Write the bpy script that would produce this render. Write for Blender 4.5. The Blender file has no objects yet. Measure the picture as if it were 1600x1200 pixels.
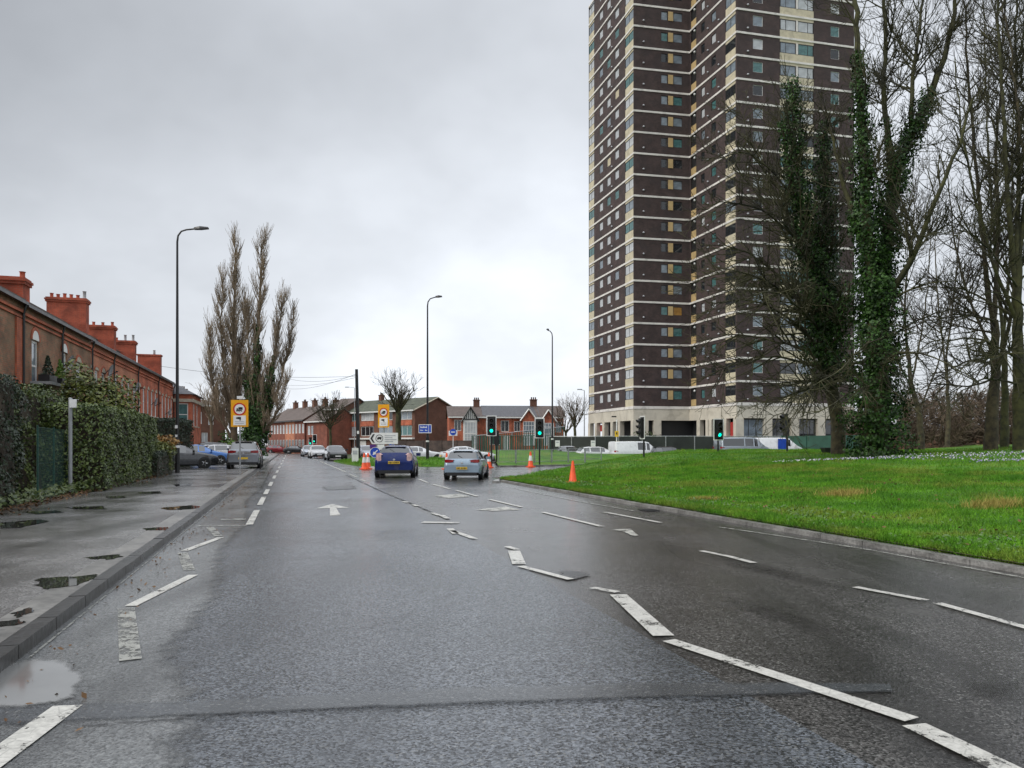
import bpy, math, random
import numpy as np
from mathutils import Vector, Matrix
R = math.radians
rnd = random.Random(7)
nrg = np.random.default_rng(11)
scene = bpy.context.scene
COL = scene.collection

# ---------------------------------------------------------------- camera
F, HZ, EYE = 1200.0, 695.0, 1.5            # focal length and horizon row of the 1600 px photograph, eye height in metres
cam_d = bpy.data.cameras.new('camera'); cam = bpy.data.objects.new('camera', cam_d); COL.objects.link(cam)
cam_d.sensor_width = 36; cam_d.lens = F/1600*36; cam_d.shift_y = (HZ-600)/1600
cam_d.clip_start = .1; cam_d.clip_end = 6000
cam.location = (0, 0, EYE); cam.rotation_euler = (R(90), 0, 0)
scene.camera = cam
# ---------------------------------------------------------------- sky, sun, exposure
SUN_EL, SUN_AZ = 42, 246
w = bpy.data.worlds.new('World'); scene.world = w; w.use_nodes = True
nt = w.node_tree; nt.nodes.clear()
def N(nt, t, **kw):
    n = nt.nodes.new(t)
    for k, v in kw.items():
        if k.startswith('_'): setattr(n, k[1:], v)
        else: n.inputs[k.replace('__', ' ')].default_value = v
    return n
L = lambda nt, a, b: nt.links.new(a, b)
def math_n(nt, op, a, b=None, clamp=False):
    n = nt.nodes.new('ShaderNodeMath'); n.operation = op; n.use_clamp = clamp
    for i, x in enumerate((a, b)):
        if x is None: continue
        if isinstance(x, (int, float)): n.inputs[i].default_value = x
        else: nt.links.new(x, n.inputs[i])
    return n.outputs[0]
def maprange(nt, x, a, b, c, d, smooth=True):
    n = nt.nodes.new('ShaderNodeMapRange'); n.interpolation_type = 'SMOOTHSTEP' if smooth else 'LINEAR'
    nt.links.new(x, n.inputs['Value'])
    for k, v in zip(('From Min', 'From Max', 'To Min', 'To Max'), (a, b, c, d)): n.inputs[k].default_value = v
    return n.outputs[0]
def mix(nt, fac, a, b, mode='MIX'):
    n = nt.nodes.new('ShaderNodeMix'); n.data_type = 'RGBA'; n.blend_type = mode
    for key, x in ((0, fac), (6, a), (7, b)):
        if isinstance(x, (int, float)): n.inputs[key].default_value = x
        elif isinstance(x, (tuple, list)): n.inputs[key].default_value = tuple(x)+((1,) if len(x) == 3 else ())
        else: nt.links.new(x, n.inputs[key])
    return n.outputs[2]
sky = nt.nodes.new('ShaderNodeTexSky'); sky.sky_type = 'NISHITA'; sky.sun_disc = False
sky.sun_elevation = R(SUN_EL); sky.sun_rotation = R(SUN_AZ); sky.dust_density = 3.0
tc = nt.nodes.new('ShaderNodeTexCoord'); sx = nt.nodes.new('ShaderNodeSeparateXYZ'); L(nt, tc.outputs['Generated'], sx.inputs[0])
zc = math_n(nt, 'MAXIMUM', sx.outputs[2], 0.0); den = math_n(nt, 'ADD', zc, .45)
cx = nt.nodes.new('ShaderNodeCombineXYZ')
L(nt, math_n(nt, 'DIVIDE', sx.outputs[0], den), cx.inputs[0]); L(nt, math_n(nt, 'DIVIDE', sx.outputs[1], den), cx.inputs[1])
n1 = N(nt, 'ShaderNodeTexNoise', Scale=1.0, Detail=5.0, Roughness=.45, Distortion=.3); L(nt, cx.outputs[0], n1.inputs['Vector'])
n2 = N(nt, 'ShaderNodeTexNoise', Scale=3.2, Detail=4.0, Roughness=.55); L(nt, cx.outputs[0], n2.inputs['Vector'])
c1 = maprange(nt, n1.outputs[0], .3, .7, .72, 1.1); c2 = maprange(nt, n2.outputs[0], .3, .7, .93, 1.06)
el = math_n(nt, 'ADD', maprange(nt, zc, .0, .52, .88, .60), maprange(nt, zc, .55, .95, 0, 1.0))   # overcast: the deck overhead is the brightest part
lf = maprange(nt, sx.outputs[0], -.62, -.15, .60, 1.0)
lf2 = mix(nt, maprange(nt, zc, .0, .35, 0, 1), (1, 1, 1), lf)
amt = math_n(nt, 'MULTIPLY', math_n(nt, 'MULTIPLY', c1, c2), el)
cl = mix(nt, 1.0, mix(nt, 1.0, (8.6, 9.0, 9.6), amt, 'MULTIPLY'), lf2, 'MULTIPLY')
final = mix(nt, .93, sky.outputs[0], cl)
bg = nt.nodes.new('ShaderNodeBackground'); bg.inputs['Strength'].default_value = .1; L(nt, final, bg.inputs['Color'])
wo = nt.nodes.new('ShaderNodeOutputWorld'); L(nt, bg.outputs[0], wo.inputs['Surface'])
sd = bpy.data.lights.new('sun', 'SUN'); sd.energy = 1.4; sd.angle = R(40); sd.color = (1, .96, .9)
so = bpy.data.objects.new('sun', sd); COL.objects.link(so)
az = R(SUN_AZ); e = R(SUN_EL)
so.rotation_euler = Vector((-math.sin(az)*math.cos(e), -math.cos(az)*math.cos(e), -math.sin(e))).to_track_quat('-Z', 'Y').to_euler()
vs = scene.view_settings; vs.view_transform = 'Standard'; vs.look = 'None'; vs.exposure = .55; vs.gamma = 1

# ---------------------------------------------------------------- helpers
def G(px, py, z=0.0):                       # point of the flat ground seen at that place of the photograph
    Y = F*(EYE-z)/(py-HZ); return ((px-800)/F*Y, Y)
def XY(px, Y): return ((px-800)/F*Y, Y)
def ZZ(py, Y): return EYE+(HZ-py)/F*Y
RD = Vector((-.2762, .9611)); RN = Vector((.9611, .2762)); RO = Vector((-3.3, 4.96))   # road direction, its right, a point of the left kerb
def ST(s, t): p = RO+RN*s+RD*t; return (p.x, p.y)
def s_of(x, y): return (x-RO.x)*RN.x+(y-RO.y)*RN.y
def t_of(x, y): return (x-RO.x)*RD.x+(y-RO.y)*RD.y
def ss(a, b, x):
    x = np.clip((x-a)/(b-a), 0, 1); return x*x*(3-2*x)

class MB:
    def __init__(s): s.v = []; s.f = []; s.m = []
    def add(s, vs, fs, mi=0):
        o = len(s.v); s.v += [tuple(p) for p in vs]; s.f += [tuple(i+o for i in f) for f in fs]; s.m += [mi]*len(fs)
    def box(s, c, size, rz=0.0, mi=0):
        a, b, h = size[0]/2, size[1]/2, size[2]/2; cs, sn = math.cos(rz), math.sin(rz); V = []
        for z in (-h, h):
            for x, y in ((-a, -b), (a, -b), (a, b), (-a, b)): V.append((c[0]+x*cs-y*sn, c[1]+x*sn+y*cs, c[2]+z))
        s.add(V, [(3, 2, 1, 0), (4, 5, 6, 7), (0, 1, 5, 4), (1, 2, 6, 5), (2, 3, 7, 6), (3, 0, 4, 7)], mi)
    def prism(s, poly, z0, z1, mi=0):
        n = len(poly)
        s.add([(x, y, z0) for x, y in poly]+[(x, y, z1) for x, y in poly],
              [tuple(range(n-1, -1, -1)), tuple(range(n, 2*n))]+[(i, (i+1) % n, (i+1) % n+n, i+n) for i in range(n)], mi)
    def solid(s, A, B, mi=0):               # joins two matching loops of 3D points
        n = len(A)
        s.add(list(A)+list(B), [tuple(range(n-1, -1, -1)), tuple(range(n, 2*n))]+[(i, (i+1) % n, (i+1) % n+n, i+n) for i in range(n)], mi)
    def tube(s, pts, rad, n=8, mi=0):
        pts = [Vector(p) for p in pts]; m = len(pts)
        if isinstance(rad, (int, float)): rad = [rad]*m
        V = []; up = None
        for i in range(m):
            d = (pts[min(i+1, m-1)]-pts[max(i-1, 0)]).normalized()
            if up is None: up = Vector((0, 0, 1)) if abs(d.z) < .9 else Vector((1, 0, 0))
            a = d.cross(up).normalized(); b = d.cross(a).normalized(); up = b.cross(d)*1.0 if False else up
            for k in range(n):
                t = 2*math.pi*k/n; V.append(pts[i]+(a*math.cos(t)+b*math.sin(t))*rad[i])
        Fc = [(i*n+k, i*n+(k+1) % n, (i+1)*n+(k+1) % n, (i+1)*n+k) for i in range(m-1) for k in range(n)]
        Fc += [tuple(range(n-1, -1, -1)), tuple(range((m-1)*n, m*n))]
        s.add(V, Fc, mi)
    def lathe(s, prof, c=(0, 0, 0), n=16, mi=0, M=None, caps=True):
        V = []
        for r, z in prof:
            for k in range(n):
                t = 2*math.pi*k/n; p = Vector((r*math.cos(t), r*math.sin(t), z))
                if M is not None: p = M @ p
                V.append((p.x+c[0], p.y+c[1], p.z+c[2]))
        m = len(prof)
        Fc = [(i*n+k, i*n+(k+1) % n, (i+1)*n+(k+1) % n, (i+1)*n+k) for i in range(m-1) for k in range(n)]
        if caps: Fc += [tuple(range(n-1, -1, -1)), tuple(range((m-1)*n, m*n))]
        s.add(V, Fc, mi)
    def build(s, name, mats, parent=None, smooth=None, origin=None):
        if not isinstance(mats, (list, tuple)): mats = [mats]
        o = Vector(origin) if origin is not None else Vector((0, 0, 0))
        V = np.array(s.v, dtype=np.float64)-np.array(o)
        me = bpy.data.meshes.new(name); me.from_pydata(V.tolist(), [], s.f); me.update()
        for m in mats: me.materials.append(m)
        if len(mats) > 1: me.polygons.foreach_set('material_index', s.m)
        add_uv(me)
        if smooth is not None:
            me.polygons.foreach_set('use_smooth', [True]*len(me.polygons))
            me.set_sharp_from_angle(angle=R(smooth))
        ob = bpy.data.objects.new(name, me); COL.objects.link(ob)
        if parent is not None: ob.parent = parent
        elif origin is not None: ob.location = o
        return ob
def add_uv(me):                             # metres along the wall, metres up
    nv, nl, npol = len(me.vertices), len(me.loops), len(me.polygons)
    co = np.empty(nv*3); me.vertices.foreach_get('co', co); co = co.reshape(-1, 3)
    li = np.empty(nl, dtype=np.int32); me.loops.foreach_get('vertex_index', li)
    nm = np.empty(npol*3); me.polygons.foreach_get('normal', nm); nm = nm.reshape(-1, 3)
    lt = np.empty(npol, dtype=np.int32); me.polygons.foreach_get('loop_total', lt)
    n = np.repeat(nm, lt, axis=0); p = co[li]
    h = np.hypot(n[:, 0], n[:, 1]); flat = h < .35; h = np.where(h < 1e-6, 1, h)
    tx, ty = -n[:, 1]/h, n[:, 0]/h
    u = np.where(flat, p[:, 0], p[:, 0]*tx+p[:, 1]*ty); v = np.where(flat, p[:, 1], p[:, 2])
    uv = me.uv_layers.new(name='UVMap'); uv.data.foreach_set('uv', np.stack([u, v], 1).ravel())
def np_mesh(name, V, Q, mats, parent=None, smooth=False, mi=None):   # big meshes straight from arrays
    me = bpy.data.meshes.new(name); k = Q.shape[1]
    me.vertices.add(len(V)); me.vertices.foreach_set('co', np.asarray(V, dtype=np.float32).ravel())
    me.loops.add(Q.size); me.loops.foreach_set('vertex_index', Q.astype(np.int32).ravel())
    me.polygons.add(len(Q)); me.polygons.foreach_set('loop_start', np.arange(0, Q.size, k, dtype=np.int32))
    if smooth: me.polygons.foreach_set('use_smooth', np.ones(len(Q), dtype=bool))
    for m in (mats if isinstance(mats, (list, tuple)) else [mats]): me.materials.append(m)
    if mi is not None: me.polygons.foreach_set('material_index', np.asarray(mi, dtype=np.int32))
    me.update(calc_edges=True); me.validate()
    ob = bpy.data.objects.new(name, me); COL.objects.link(ob)
    if parent is not None: ob.parent = parent
    return ob
def tag(o, label=None, cat=None, group=None, kind=None):
    for k, v in (('label', label), ('category', cat), ('group', group), ('kind', kind)):
        if v: o[k] = v
    return o
def empty(name, loc=(0, 0, 0), rz=0.0, label=None, cat=None, group=None):
    o = bpy.data.objects.new(name, None); COL.objects.link(o); o.location = loc; o.rotation_euler = (0, 0, rz)
    o.empty_display_size = .3
    return tag(o, label, cat, group)
KIDS = {}
def dup(root, loc, rz=0.0, label=None, group=None):
    r = root.copy(); COL.objects.link(r); r.location = loc; r.rotation_euler = (0, 0, rz)
    tag(r, label, None, group)
    for ch in root.children:
        c = ch.copy(); COL.objects.link(c); c.parent = r
        for g in ch.children:
            d = g.copy(); COL.objects.link(d); d.parent = c
    return r

# ---------------------------------------------------------------- materials
MATS = {}
def mk(name, base, rough=.6, var=.18, scale=3.0, bump=0.0, bscale=None, metal=0.0, spec=.5, coat=0.0, emit=None, estr=0.0, tint=None, fine=0.0, coord='Object', dirt=None):
    m = bpy.data.materials.new(name); m.use_nodes = True; nt = m.node_tree; b = nt.nodes['Principled BSDF']
    tc = nt.nodes.new('ShaderNodeTexCoord'); co = tc.outputs[coord]
    n = N(nt, 'ShaderNodeTexNoise', Scale=scale, Detail=4.0, Roughness=.6); L(nt, co, n.inputs['Vector'])
    lo = tuple(c*(1-var) for c in base); hi = tuple(min(1, c*(1+var)) for c in (tint or base))
    col = mix(nt, maprange(nt, n.outputs[0], .3, .7, 0, 1), lo, hi)
    if fine:
        f = N(nt, 'ShaderNodeTexNoise', Scale=scale*14, Detail=2.0); L(nt, co, f.inputs['Vector'])
        col = mix(nt, 1.0, col, maprange(nt, f.outputs[0], .3, .7, 1-fine, 1+fine), 'MULTIPLY')
    if dirt:                                # stains with a shape of their own
        f = N(nt, 'ShaderNodeTexNoise', Scale=dirt[1], Detail=5.0, Distortion=1.0); L(nt, co, f.inputs['Vector'])
        col = mix(nt, maprange(nt, f.outputs[0], .52, .68, 0, dirt[2]), col, dirt[0])
    L(nt, col, b.inputs['Base Color'])
    b.inputs['Metallic'].default_value = metal; b.inputs['Specular IOR Level'].default_value = spec; b.inputs['Coat Weight'].default_value = coat
    b.inputs['Coat Roughness'].default_value = .05
    L(nt, maprange(nt, n.outputs[0], .2, .8, max(.02, rough*.85), min(1, rough*1.15)), b.inputs['Roughness'])
    if bump:
        bn = N(nt, 'ShaderNodeTexNoise', Scale=bscale or scale*6, Detail=3.0); L(nt, co, bn.inputs['Vector'])
        bp = N(nt, 'ShaderNodeBump', Strength=bump, Distance=.02); L(nt, bn.outputs[0], bp.inputs['Height']); L(nt, bp.outputs[0], b.inputs['Normal'])
    if emit: b.inputs['Emission Color'].default_value = tuple(emit)+(1,); b.inputs['Emission Strength'].default_value = estr
    MATS[name] = m
    return m
def brick(name, c1, c2, mortar, var=.35, soot=None, rough=.85, sootamt=.6):
    m = bpy.data.materials.new(name); m.use_nodes = True; nt = m.node_tree; b = nt.nodes['Principled BSDF']
    tc = nt.nodes.new('ShaderNodeTexCoord')
    bt = nt.nodes.new('ShaderNodeTexBrick'); L(nt, tc.outputs['UV'], bt.inputs['Vector'])
    bt.inputs['Scale'].default_value = 1.0; bt.inputs['Brick Width'].default_value = .225; bt.inputs['Row Height'].default_value = .075
    bt.inputs['Mortar Size'].default_value = .008; bt.inputs['Bias'].default_value = -.1
    bt.inputs['Color1'].default_value = c1+(1,); bt.inputs['Color2'].default_value = c2+(1,); bt.inputs['Mortar'].default_value = mortar+(1,)
    n = N(nt, 'ShaderNodeTexNoise', Scale=.9, Detail=6.0, Roughness=.65); L(nt, tc.outputs['UV'], n.inputs['Vector'])
    col = mix(nt, 1.0, bt.outputs[0], maprange(nt, n.outputs[0], .3, .7, 1-var, 1+var), 'MULTIPLY')
    if soot:
        n2 = N(nt, 'ShaderNodeTexNoise', Scale=.45, Detail=6.0, Distortion=.8); L(nt, tc.outputs['UV'], n2.inputs['Vector'])
        col = mix(nt, maprange(nt, n2.outputs[0], .42, .66, 0, sootamt), col, soot)
    L(nt, col, b.inputs['Base Color']); b.inputs['Roughness'].default_value = rough
    bp = N(nt, 'ShaderNodeBump', Strength=.4, Distance=.01); L(nt, bt.outputs['Fac'], bp.inputs['Height']); bp.invert = True; L(nt, bp.outputs[0], b.inputs['Normal'])
    MATS[name] = m
    return m
M = MATS
def asphalt(name, base, tint, wet=.5, speck=.5, rlo=.28, rhi=.5, bump=.55, patch=None):
    m = bpy.data.materials.new(name); m.use_nodes = True; nt = m.node_tree; b = nt.nodes['Principled BSDF']
    tc = nt.nodes.new('ShaderNodeTexCoord'); co = tc.outputs['Object']
    big = N(nt, 'ShaderNodeTexNoise', Scale=.35, Detail=5.0, Roughness=.6); L(nt, co, big.inputs['Vector'])
    mp = nt.nodes.new('ShaderNodeMapping'); L(nt, co, mp.inputs['Vector']); mp.inputs['Rotation'].default_value = (0, 0, R(-16)); mp.inputs['Scale'].default_value = (1.4, .12, 1)
    trk = N(nt, 'ShaderNodeTexNoise', Scale=1.0, Detail=4.0); L(nt, mp.outputs[0], trk.inputs['Vector'])     # wheel tracks and wet streaks along the road
    st = N(nt, 'ShaderNodeTexVoronoi', Scale=75.0); L(nt, co, st.inputs['Vector'])
    fn = N(nt, 'ShaderNodeTexNoise', Scale=55.0, Detail=3.0, Roughness=.7); L(nt, co, fn.inputs['Vector'])
    col = mix(nt, maprange(nt, big.outputs[0], .3, .7, 0, 1), base, tint)
    sg = nt.nodes.new('ShaderNodeSeparateColor'); L(nt, st.outputs['Color'], sg.inputs[0])
    col = mix(nt, 1.0, col, maprange(nt, sg.outputs[0], 0, 1, 1-speck, 1+speck, False), 'MULTIPLY')
    col = mix(nt, 1.0, col, maprange(nt, fn.outputs[0], .3, .7, .65, 1.35), 'MULTIPLY')
    # pale stones
    col = mix(nt, maprange(nt, sg.outputs[1], .93, .97, 0, .55), col, (.22, .22, .21))
    damp = maprange(nt, trk.outputs[0], .45, .68, 0, 1)
    col = mix(nt, math_n(nt, 'MULTIPLY', damp, wet), col, tuple(c*.45 for c in base))
    L(nt, col, b.inputs['Base Color'])
    rg = maprange(nt, big.outputs[0], .3, .7, rlo, rhi)
    L(nt, mix(nt, math_n(nt, 'MULTIPLY', damp, wet*.6), rg, (.2, .2, .2)), b.inputs['Roughness'])
    h = math_n(nt, 'ADD', math_n(nt, 'MULTIPLY', st.outputs['Distance'], .8), math_n(nt, 'MULTIPLY', fn.outputs[0], .8))
    bp = N(nt, 'ShaderNodeBump', Strength=bump, Distance=.012); L(nt, h, bp.inputs['Height']); L(nt, bp.outputs[0], b.inputs['Normal'])
    b.inputs['Specular IOR Level'].default_value = .5
    MATS[name] = m; return m
asphalt('asphalt_lane', (.060, .066, .074), (.088, .095, .106), wet=.4, speck=1.0, rlo=.13, rhi=.27, bump=.26)
asphalt('asphalt_old', (.042, .040, .039), (.068, .065, .062), wet=.6, speck=.9, rlo=.15, rhi=.30, bump=.18)
asphalt('asphalt_pavement', (.105, .102, .099), (.175, .17, .165), wet=.6, speck=.45, rlo=.10, rhi=.34, bump=.12)
asphalt('tar_strip', (.058, .063, .068), (.085, .089, .094), wet=.2, speck=.2, rlo=.14, rhi=.28, bump=.15)
asphalt('gutter', (.09, .093, .094), (.15, .155, .155), wet=.5, speck=.4, rlo=.08, rhi=.26, bump=.2)
mk('puddle', (.025, .025, .024), rough=.02, var=.1, spec=.6)
mk('silt_water', (.16, .16, .155), rough=.06, var=.12, scale=1.2, spec=.6)
mk('kerb', (.21, .205, .195), rough=.3, var=.35, scale=2.0, bump=.3, fine=.25)
mk('kerb_wet', (.026, .025, .023), rough=.3, var=.35, scale=2.0, bump=.3, fine=.25)
def paint(name, base, wear, wscale, amt):
    m = bpy.data.materials.new(name); m.use_nodes = True; nt = m.node_tree; b = nt.nodes['Principled BSDF']
    tc = nt.nodes.new('ShaderNodeTexCoord'); co = tc.outputs['Object']
    a = N(nt, 'ShaderNodeTexNoise', Scale=wscale, Detail=6.0, Roughness=.75); L(nt, co, a.inputs['Vector'])
    c = N(nt, 'ShaderNodeTexNoise', Scale=40.0, Detail=3.0); L(nt, co, c.inputs['Vector'])
    k = math_n(nt, 'ADD', math_n(nt, 'MULTIPLY', a.outputs[0], .75), math_n(nt, 'MULTIPLY', c.outputs[0], .25))
    vo = N(nt, 'ShaderNodeTexVoronoi', Scale=9.0); vo.feature = 'DISTANCE_TO_EDGE'; L(nt, co, vo.inputs['Vector'])      # fine crazing of old thermoplastic
    col = mix(nt, maprange(nt, vo.outputs['Distance'], 0, .035, .45, 0), base, (.10, .10, .095))
    col = mix(nt, maprange(nt, a.outputs[0], .35, .65, 0, .35), col, tuple(c*.55 for c in base))
    L(nt, maprange(nt, k, wear, wear+.05, 1, 1-amt), b.inputs['Alpha'])
    col = mix(nt, 1.0, col, maprange(nt, c.outputs[0], .3, .7, .82, 1.1), 'MULTIPLY')
    L(nt, col, b.inputs['Base Color']); b.inputs['Roughness'].default_value = .42
    bp = N(nt, 'ShaderNodeBump', Strength=.25, Distance=.006); L(nt, c.outputs[0], bp.inputs['Height']); L(nt, bp.outputs[0], b.inputs['Normal'])
    MATS[name] = m
paint('road_paint', (.52, .51, .47), .54, 3.5, .85)
paint('road_paint_worn', (.44, .435, .39), .51, 4.5, .85)
paint('road_paint_faint', (.32, .32, .29), .48, 5.0, .8)
def grassm(name, a, bcol, dry, dryamt, scale=.5):
    m = bpy.data.materials.new(name); m.use_nodes = True; nt = m.node_tree; b = nt.nodes['Principled BSDF']
    tc = nt.nodes.new('ShaderNodeTexCoord'); co = tc.outputs['Object']
    n = N(nt, 'ShaderNodeTexNoise', Scale=scale, Detail=6.0, Roughness=.65); L(nt, co, n.inputs['Vector'])
    f = N(nt, 'ShaderNodeTexNoise', Scale=22.0, Detail=3.0, Roughness=.7); L(nt, co, f.inputs['Vector'])
    d = N(nt, 'ShaderNodeTexNoise', Scale=.5, Detail=7.0, Roughness=.7, Distortion=.8); L(nt, co, d.inputs['Vector'])
    col = mix(nt, maprange(nt, n.outputs[0], .32, .68, 0, 1), a, bcol)
    col = mix(nt, maprange(nt, d.outputs[0], .46, .66, 0, dryamt), col, dry)
    col = mix(nt, 1.0, col, maprange(nt, f.outputs[0], .25, .75, .45, 1.5), 'MULTIPLY')
    L(nt, col, b.inputs['Base Color']); b.inputs['Roughness'].default_value = .7; b.inputs['Specular IOR Level'].default_value = .25
    bp = N(nt, 'ShaderNodeBump', Strength=.8, Distance=.05); L(nt, f.outputs[0], bp.inputs['Height']); L(nt, bp.outputs[0], b.inputs['Normal'])
    MATS[name] = m
grassm('turf', (.034, .115, .006), (.088, .225, .010), (.15, .155, .03), .6)
grassm('blade', (.048, .165, .006), (.125, .315, .012), (.215, .245, .035), .75, .9)
grassm('ground_far', (.05, .07, .025), (.07, .085, .04), (.09, .08, .05), .6)
mk('soil', (.045, .034, .022), rough=.9, var=.4, bump=.5)

# ---------------------------------------------------------------- ground, roads, pavement
def sheet(name, poly, z, m, kind='structure'):
    b = MB(); b.add([(x, y, z) for x, y in poly], [tuple(range(len(poly)))])
    o = b.build(name, m)
    if o.data.polygons[0].normal.z < 0: o.data.flip_normals()
    return tag(o, kind=kind)
sheet('ground', [(2500*math.cos(k*math.pi/32), 2500*math.sin(k*math.pi/32)) for k in range(64)], -.08, M['ground_far'])
def soft(m, noise=1.3, lo=.2, hi=.75, top=1.0):   # fades the rim of a wet or worn patch into the road under it
    nt = m.node_tree; b = nt.nodes['Principled BSDF']
    at = nt.nodes.new('ShaderNodeAttribute'); at.attribute_name = 'edge'
    tc = nt.nodes.new('ShaderNodeTexCoord'); n = N(nt, 'ShaderNodeTexNoise', Scale=4.0, Detail=6.0, Roughness=.75); L(nt, tc.outputs['Object'], n.inputs['Vector'])
    k = math_n(nt, 'ADD', at.outputs['Fac'], math_n(nt, 'MULTIPLY', math_n(nt, 'SUBTRACT', n.outputs[0], .5), noise))
    L(nt, maprange(nt, k, lo, hi, 0, top), b.inputs['Alpha'])
    return m
def soft_patch(name, poly, z, m, inset=.5, kind='structure', sub=5, amp=.02):
    ring = []; n = len(poly); c = Vector((sum(p[0] for p in poly)/n, sum(p[1] for p in poly)/n))
    for i in range(n):
        a, d = Vector(poly[i]), Vector(poly[(i+1) % n])
        for k in range(sub): ring.append(a.lerp(d, k/sub)+Vector((rnd.uniform(-amp, amp), rnd.uniform(-amp, amp))))
    r = len(ring); V = [(p.x, p.y, z) for p in ring]+[(p.lerp(c, inset).x, p.lerp(c, inset).y, z) for p in ring]+[(c.x, c.y, z)]
    Fs = [(i, (i+1) % r, (i+1) % r+r, i+r) for i in range(r)]+[(i+r, (i+1) % r+r, 2*r) for i in range(r)]
    b = MB(); b.add(V, Fs); o = b.build(name, m)
    if o.data.polygons[0].normal.z < 0: o.data.flip_normals()
    at = o.data.attributes.new('edge', 'FLOAT', 'POINT'); at.data.foreach_set('value', [0.0]*r+[1.0]*(r+1))
    return tag(o, kind=kind)
def soft_strip(name, inner, outer, z, m, both=True):
    V = []; E = []; n = len(inner)
    for a, d in zip(inner, outer):
        for k, e_ in ((0, 0.0 if both else 1.0), (.35, 1.0), (.65, 1.0), (1, 0.0)):
            V.append((a[0]+(d[0]-a[0])*k, a[1]+(d[1]-a[1])*k, z)); E.append(e_)
    Fs = [(i*4+k, i*4+k+1, i*4+k+5, i*4+k+4) for i in range(n-1) for k in range(3)]
    b = MB(); b.add(V, Fs); o = b.build(name, m)
    if o.data.polygons[0].normal.z < 0: o.data.flip_normals()
    at = o.data.attributes.new('edge', 'FLOAT', 'POINT'); at.data.foreach_set('value', E)
    return tag(o, kind='structure')
EDGE = [(-.53, 31.6), (.1, 34.5), (.9, 38.5), (2.0, 43.5), (4.2, 50), (8, 56.5), (14, 61), (25, 65), (60, 75), (150, 95)]     # lawn side of the side road
FAR = [(-.9, 51.6), (1.5, 52.6), (4.8, 55.6), (8, 61.5), (14, 68), (25, 72), (60, 83), (150, 104)]                             # its far kerb
road = [ST(0, -14), ST(0, 118), ST(-1.5, 140), ST(-9, 168), ST(-24, 200), ST(-14, 208), ST(0, 172), ST(7, 142), ST(7.2, 120), ST(7.2, 90)]
road += [(-15, 82), (-3, 79), (3, 79), (14, 76)]+FAR[5:]+EDGE[::-1]+[ST(9.95, 25), ST(9.95, -14)]
sheet('road', road, 0.0, M['asphalt_old'])
lane = [ST(.7, -14), ST(.7, 60), ST(1.0, 116), ST(5.2, 116), ST(5.2, 70), ST(5.0, 40)]+[ST(4.75, 22), ST(4.6, 14), ST(4.55, 8), ST(4.5, 2), ST(4.4, -3), ST(4.4, -14)]
sheet('resurfaced_lane', lane, .004, M['asphalt_lane'])
GT = [(-14, .9), (-3, 1.1), (-1.2, 1.25), (.5, .9), (2.4, 1.05), (6, .8), (10, .95), (16, .62), (22, .8), (40, .6), (112, .4)]
gp = [(t0+(t1-t0)*k/6, s0+(s1-s0)*k/6) for (t0, s0), (t1, s1) in zip(GT[:-1], GT[1:]) for k in range(6)]+[GT[-1]]
soft(M['gutter']); soft_strip('gutter_strip', [ST(-.02, t) for t, s_ in gp], [ST(s_*1.25, t) for t, s_ in gp], .008, M['gutter'], False)
q = lambda pts, z=0: [G(x, y, z) for x, y in pts]
def wavy(poly, z, name, m, amp=.05, sub=6, kind='structure'):
    out = []; n = len(poly)
    for i in range(n):
        a, c = Vector(poly[i]), Vector(poly[(i+1) % n])
        for k in range(sub):
            p = a.lerp(c, k/sub); out.append((p.x+rnd.uniform(-amp, amp), p.y+rnd.uniform(-amp, amp)))
    return sheet(name, out, z, m, kind)
q = lambda pts, z=0: [G(x, y, z) for x, y in pts]
up_ = [(-60, 1082), (90, 1099), (300, 1096), (520, 1084), (700, 1074), (1000, 1067), (1200, 1066), (1390, 1069)]; dn_ = [(-60, 1152), (90, 1138), (300, 1124), (520, 1114), (700, 1108), (1000, 1097), (1200, 1091), (1395, 1085)]
def dense(P, k=8): return [tuple(np.array(P[i])+(np.array(P[i+1])-np.array(P[i]))*j/k) for i in range(len(P)-1) for j in range(k)]+[P[-1]]
soft(M['tar_strip'], .9, .1, .8, .9); soft_strip('trench_repair', q(dense(up_)), q(dense(dn_)), .012, M['tar_strip'])
def crack(name, pts, wdt):
    b = MB(); P = [Vector(p) for p in q(dense(pts, 14))]; P = [p+Vector((rnd.uniform(-.012, .012), rnd.uniform(-.012, .012))) for p in P]
    for a, c in zip(P[:-1], P[1:]): stroke(b, a, c, wdt*rnd.uniform(.4, 1.5), .0135)
    tag(b.build(name, M['crack_black']), kind='structure')
mk('crack_black', (.012, .012, .012), rough=.5)
def stroke(b, p0, p1, wdt, z=.0150):
    a, c = Vector(p0), Vector(p1); d = (c-a).normalized(); n = Vector((-d.y, d.x))*wdt/2
    pts = [a-n, c-n, c+n, a+n]; b.add([(p.x, p.y, z) for p in pts], [(0, 1, 2, 3)])
crack('sealed_joint', [(130, 1137), (400, 1119), (700, 1107), (900, 1099)], .009); crack('sealed_joint', [(900, 1099), (1180, 1091), (1392, 1084)], .006)
crack('road_crack', [(540, 742), (600, 770), (640, 786), (700, 812)], .05); 
soft(M['silt_water']); soft_patch('gutter_puddle', q([(-110, 1120), (-80, 1075), (-15, 1046), (55, 1026), (110, 1034), (142, 1058), (134, 1090), (100, 1108), (40, 1114)]), .016, M['silt_water'], .3)
mk('tar_stain', (.03, .03, .03), rough=.3, var=.3, scale=5, bump=.3, bscale=60, fine=.3); soft(M['tar_stain'])
soft_patch('road_stain', q([(870, 890), (915, 894), (932, 901), (900, 909), (868, 904)]), .014, M['tar_stain'], .6)
soft_patch('road_stain', q([(495, 760), (560, 758), (566, 765), (500, 768)]), .014, M['tar_stain'], .6)
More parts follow.
